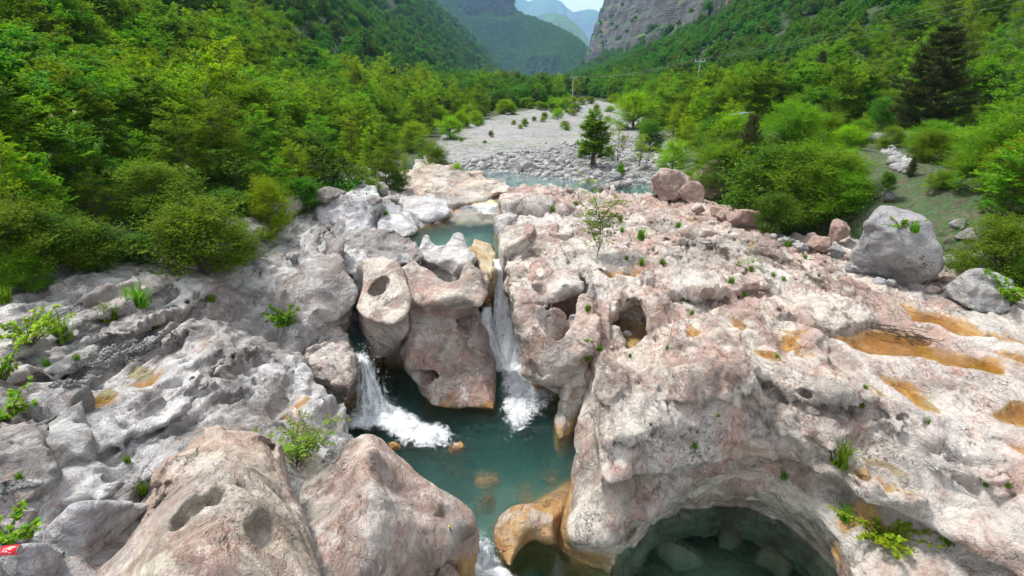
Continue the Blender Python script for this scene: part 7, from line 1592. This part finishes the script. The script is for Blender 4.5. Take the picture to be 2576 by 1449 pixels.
    b_ = pole(1442, 192, 262, 98, 'concrete utility pole at the back edge of the gravel bar'); c = pole(1362, 218, 243, 190, 'small distant utility pole left of the gravel bar pole')
    for k in range(3):
        q = (-.5, 0, .5)[k]; far = Vector(UY(0, 2700, [-75, -50, -28][k], 40))
        for p0, p1, lab in ((far, a + Vector((q, 0, 0)), ['uppermost', 'middle', 'lowest'][k] + ' power line from the top right corner to the nearest pole'), (a + Vector((q, 0, 0)), b_ + Vector((q, 0, 0)), ['left', 'middle', 'right'][k] + ' power line between the two nearer utility poles'), (b_ + Vector((q, 0, 0)), c + Vector((q, 0, 0)), ['left', 'middle', 'right'][k] + ' power line from the gravel bar pole to the distant pole')):
            tt = np.linspace(0, 1, 14); P = np.array(p0)[None] * (1 - tt[:, None]) + np.array(p1)[None] * tt[:, None]; P[:, 2] -= 4 * tt * (1 - tt) * (p0 - p1).length * .018
            tag(link('power_line', tubes_mesh('power_line', [(P, np.full(14, .007))], M['wire'], 4)), lab, 'cable', 'power lines of the valley')
    # roof glimpsed among the trees, fence posts and a pipe on the road
    x, y, z = UY(0, 1862, 265, 31); root = bpy.data.objects.new('shed', None); COL.objects.link(root); root.location = (x, y, z - 1.95); tag(root, 'low shed with a pale metal roof almost hidden among the right bank trees', 'shed')
    for nm, sc_, lo, ry, mt in (('wall', (.6, .6, 1.5), (0, 0, .72), 0, 'wood'), ('roof', (.85, .8, .04), (0, 0, 1.52), -.16, 'roof')):
        bm = bmesh.new(); bmesh.ops.create_cube(bm, size=1, matrix=Matrix.Diagonal((*sc_, 1))); me = bpy.data.meshes.new(nm); bm.to_mesh(me); bm.free(); me.materials.append(M[mt]); o = link(nm, me, root); o.location = lo; o.rotation_euler = (0, ry, 0)
    for px, pt, pb, lab in ((1340, 915, 990, 'leaning grey fence post at the left end of the gravel road'), (1085, 915, 950, 'short fence post among bushes left of the road')):
        x, y, z1 = UY(3, px, pt, 29.5); z0 = float(ground(x, y)); me = tubes_mesh('post', [(np.array([(0, 0, -.2), (.03, 0, (z1 - z0) * .5), (.08, 0, max(.5, z1 - z0))]), np.array([.07, .065, .06]))], M['wood'], 7); o = link('fence_post', me); o.location = (x, y, z0); tag(o, lab, 'post')
    x, y, z = UY(3, 1640, 955, 31); x2, y2, _ = UY(3, 1820, 938, 32); me = tubes_mesh('pipe', [(np.array([(x, y, 4.52), ((x + x2) / 2, (y + y2) / 2, 4.56), (x2, y2, 4.52)]), np.full(3, .04))], M['metal'], 6); tag(link('pipe', me), 'thin dark pipe lying on the gravel road', 'pipe')
# ================================================================= BUILD
build_ground()
build_hills()
ROCKS = build_rocks()
for k in ('right_ledge', 'left_ledge'): tag(ROCKS[k], kind='structure')
build_water()
if 'build_boulders' in globals(): build_boulders()
if 'build_small' in globals(): build_small()
build_trees()
build_forest()
build_haze()
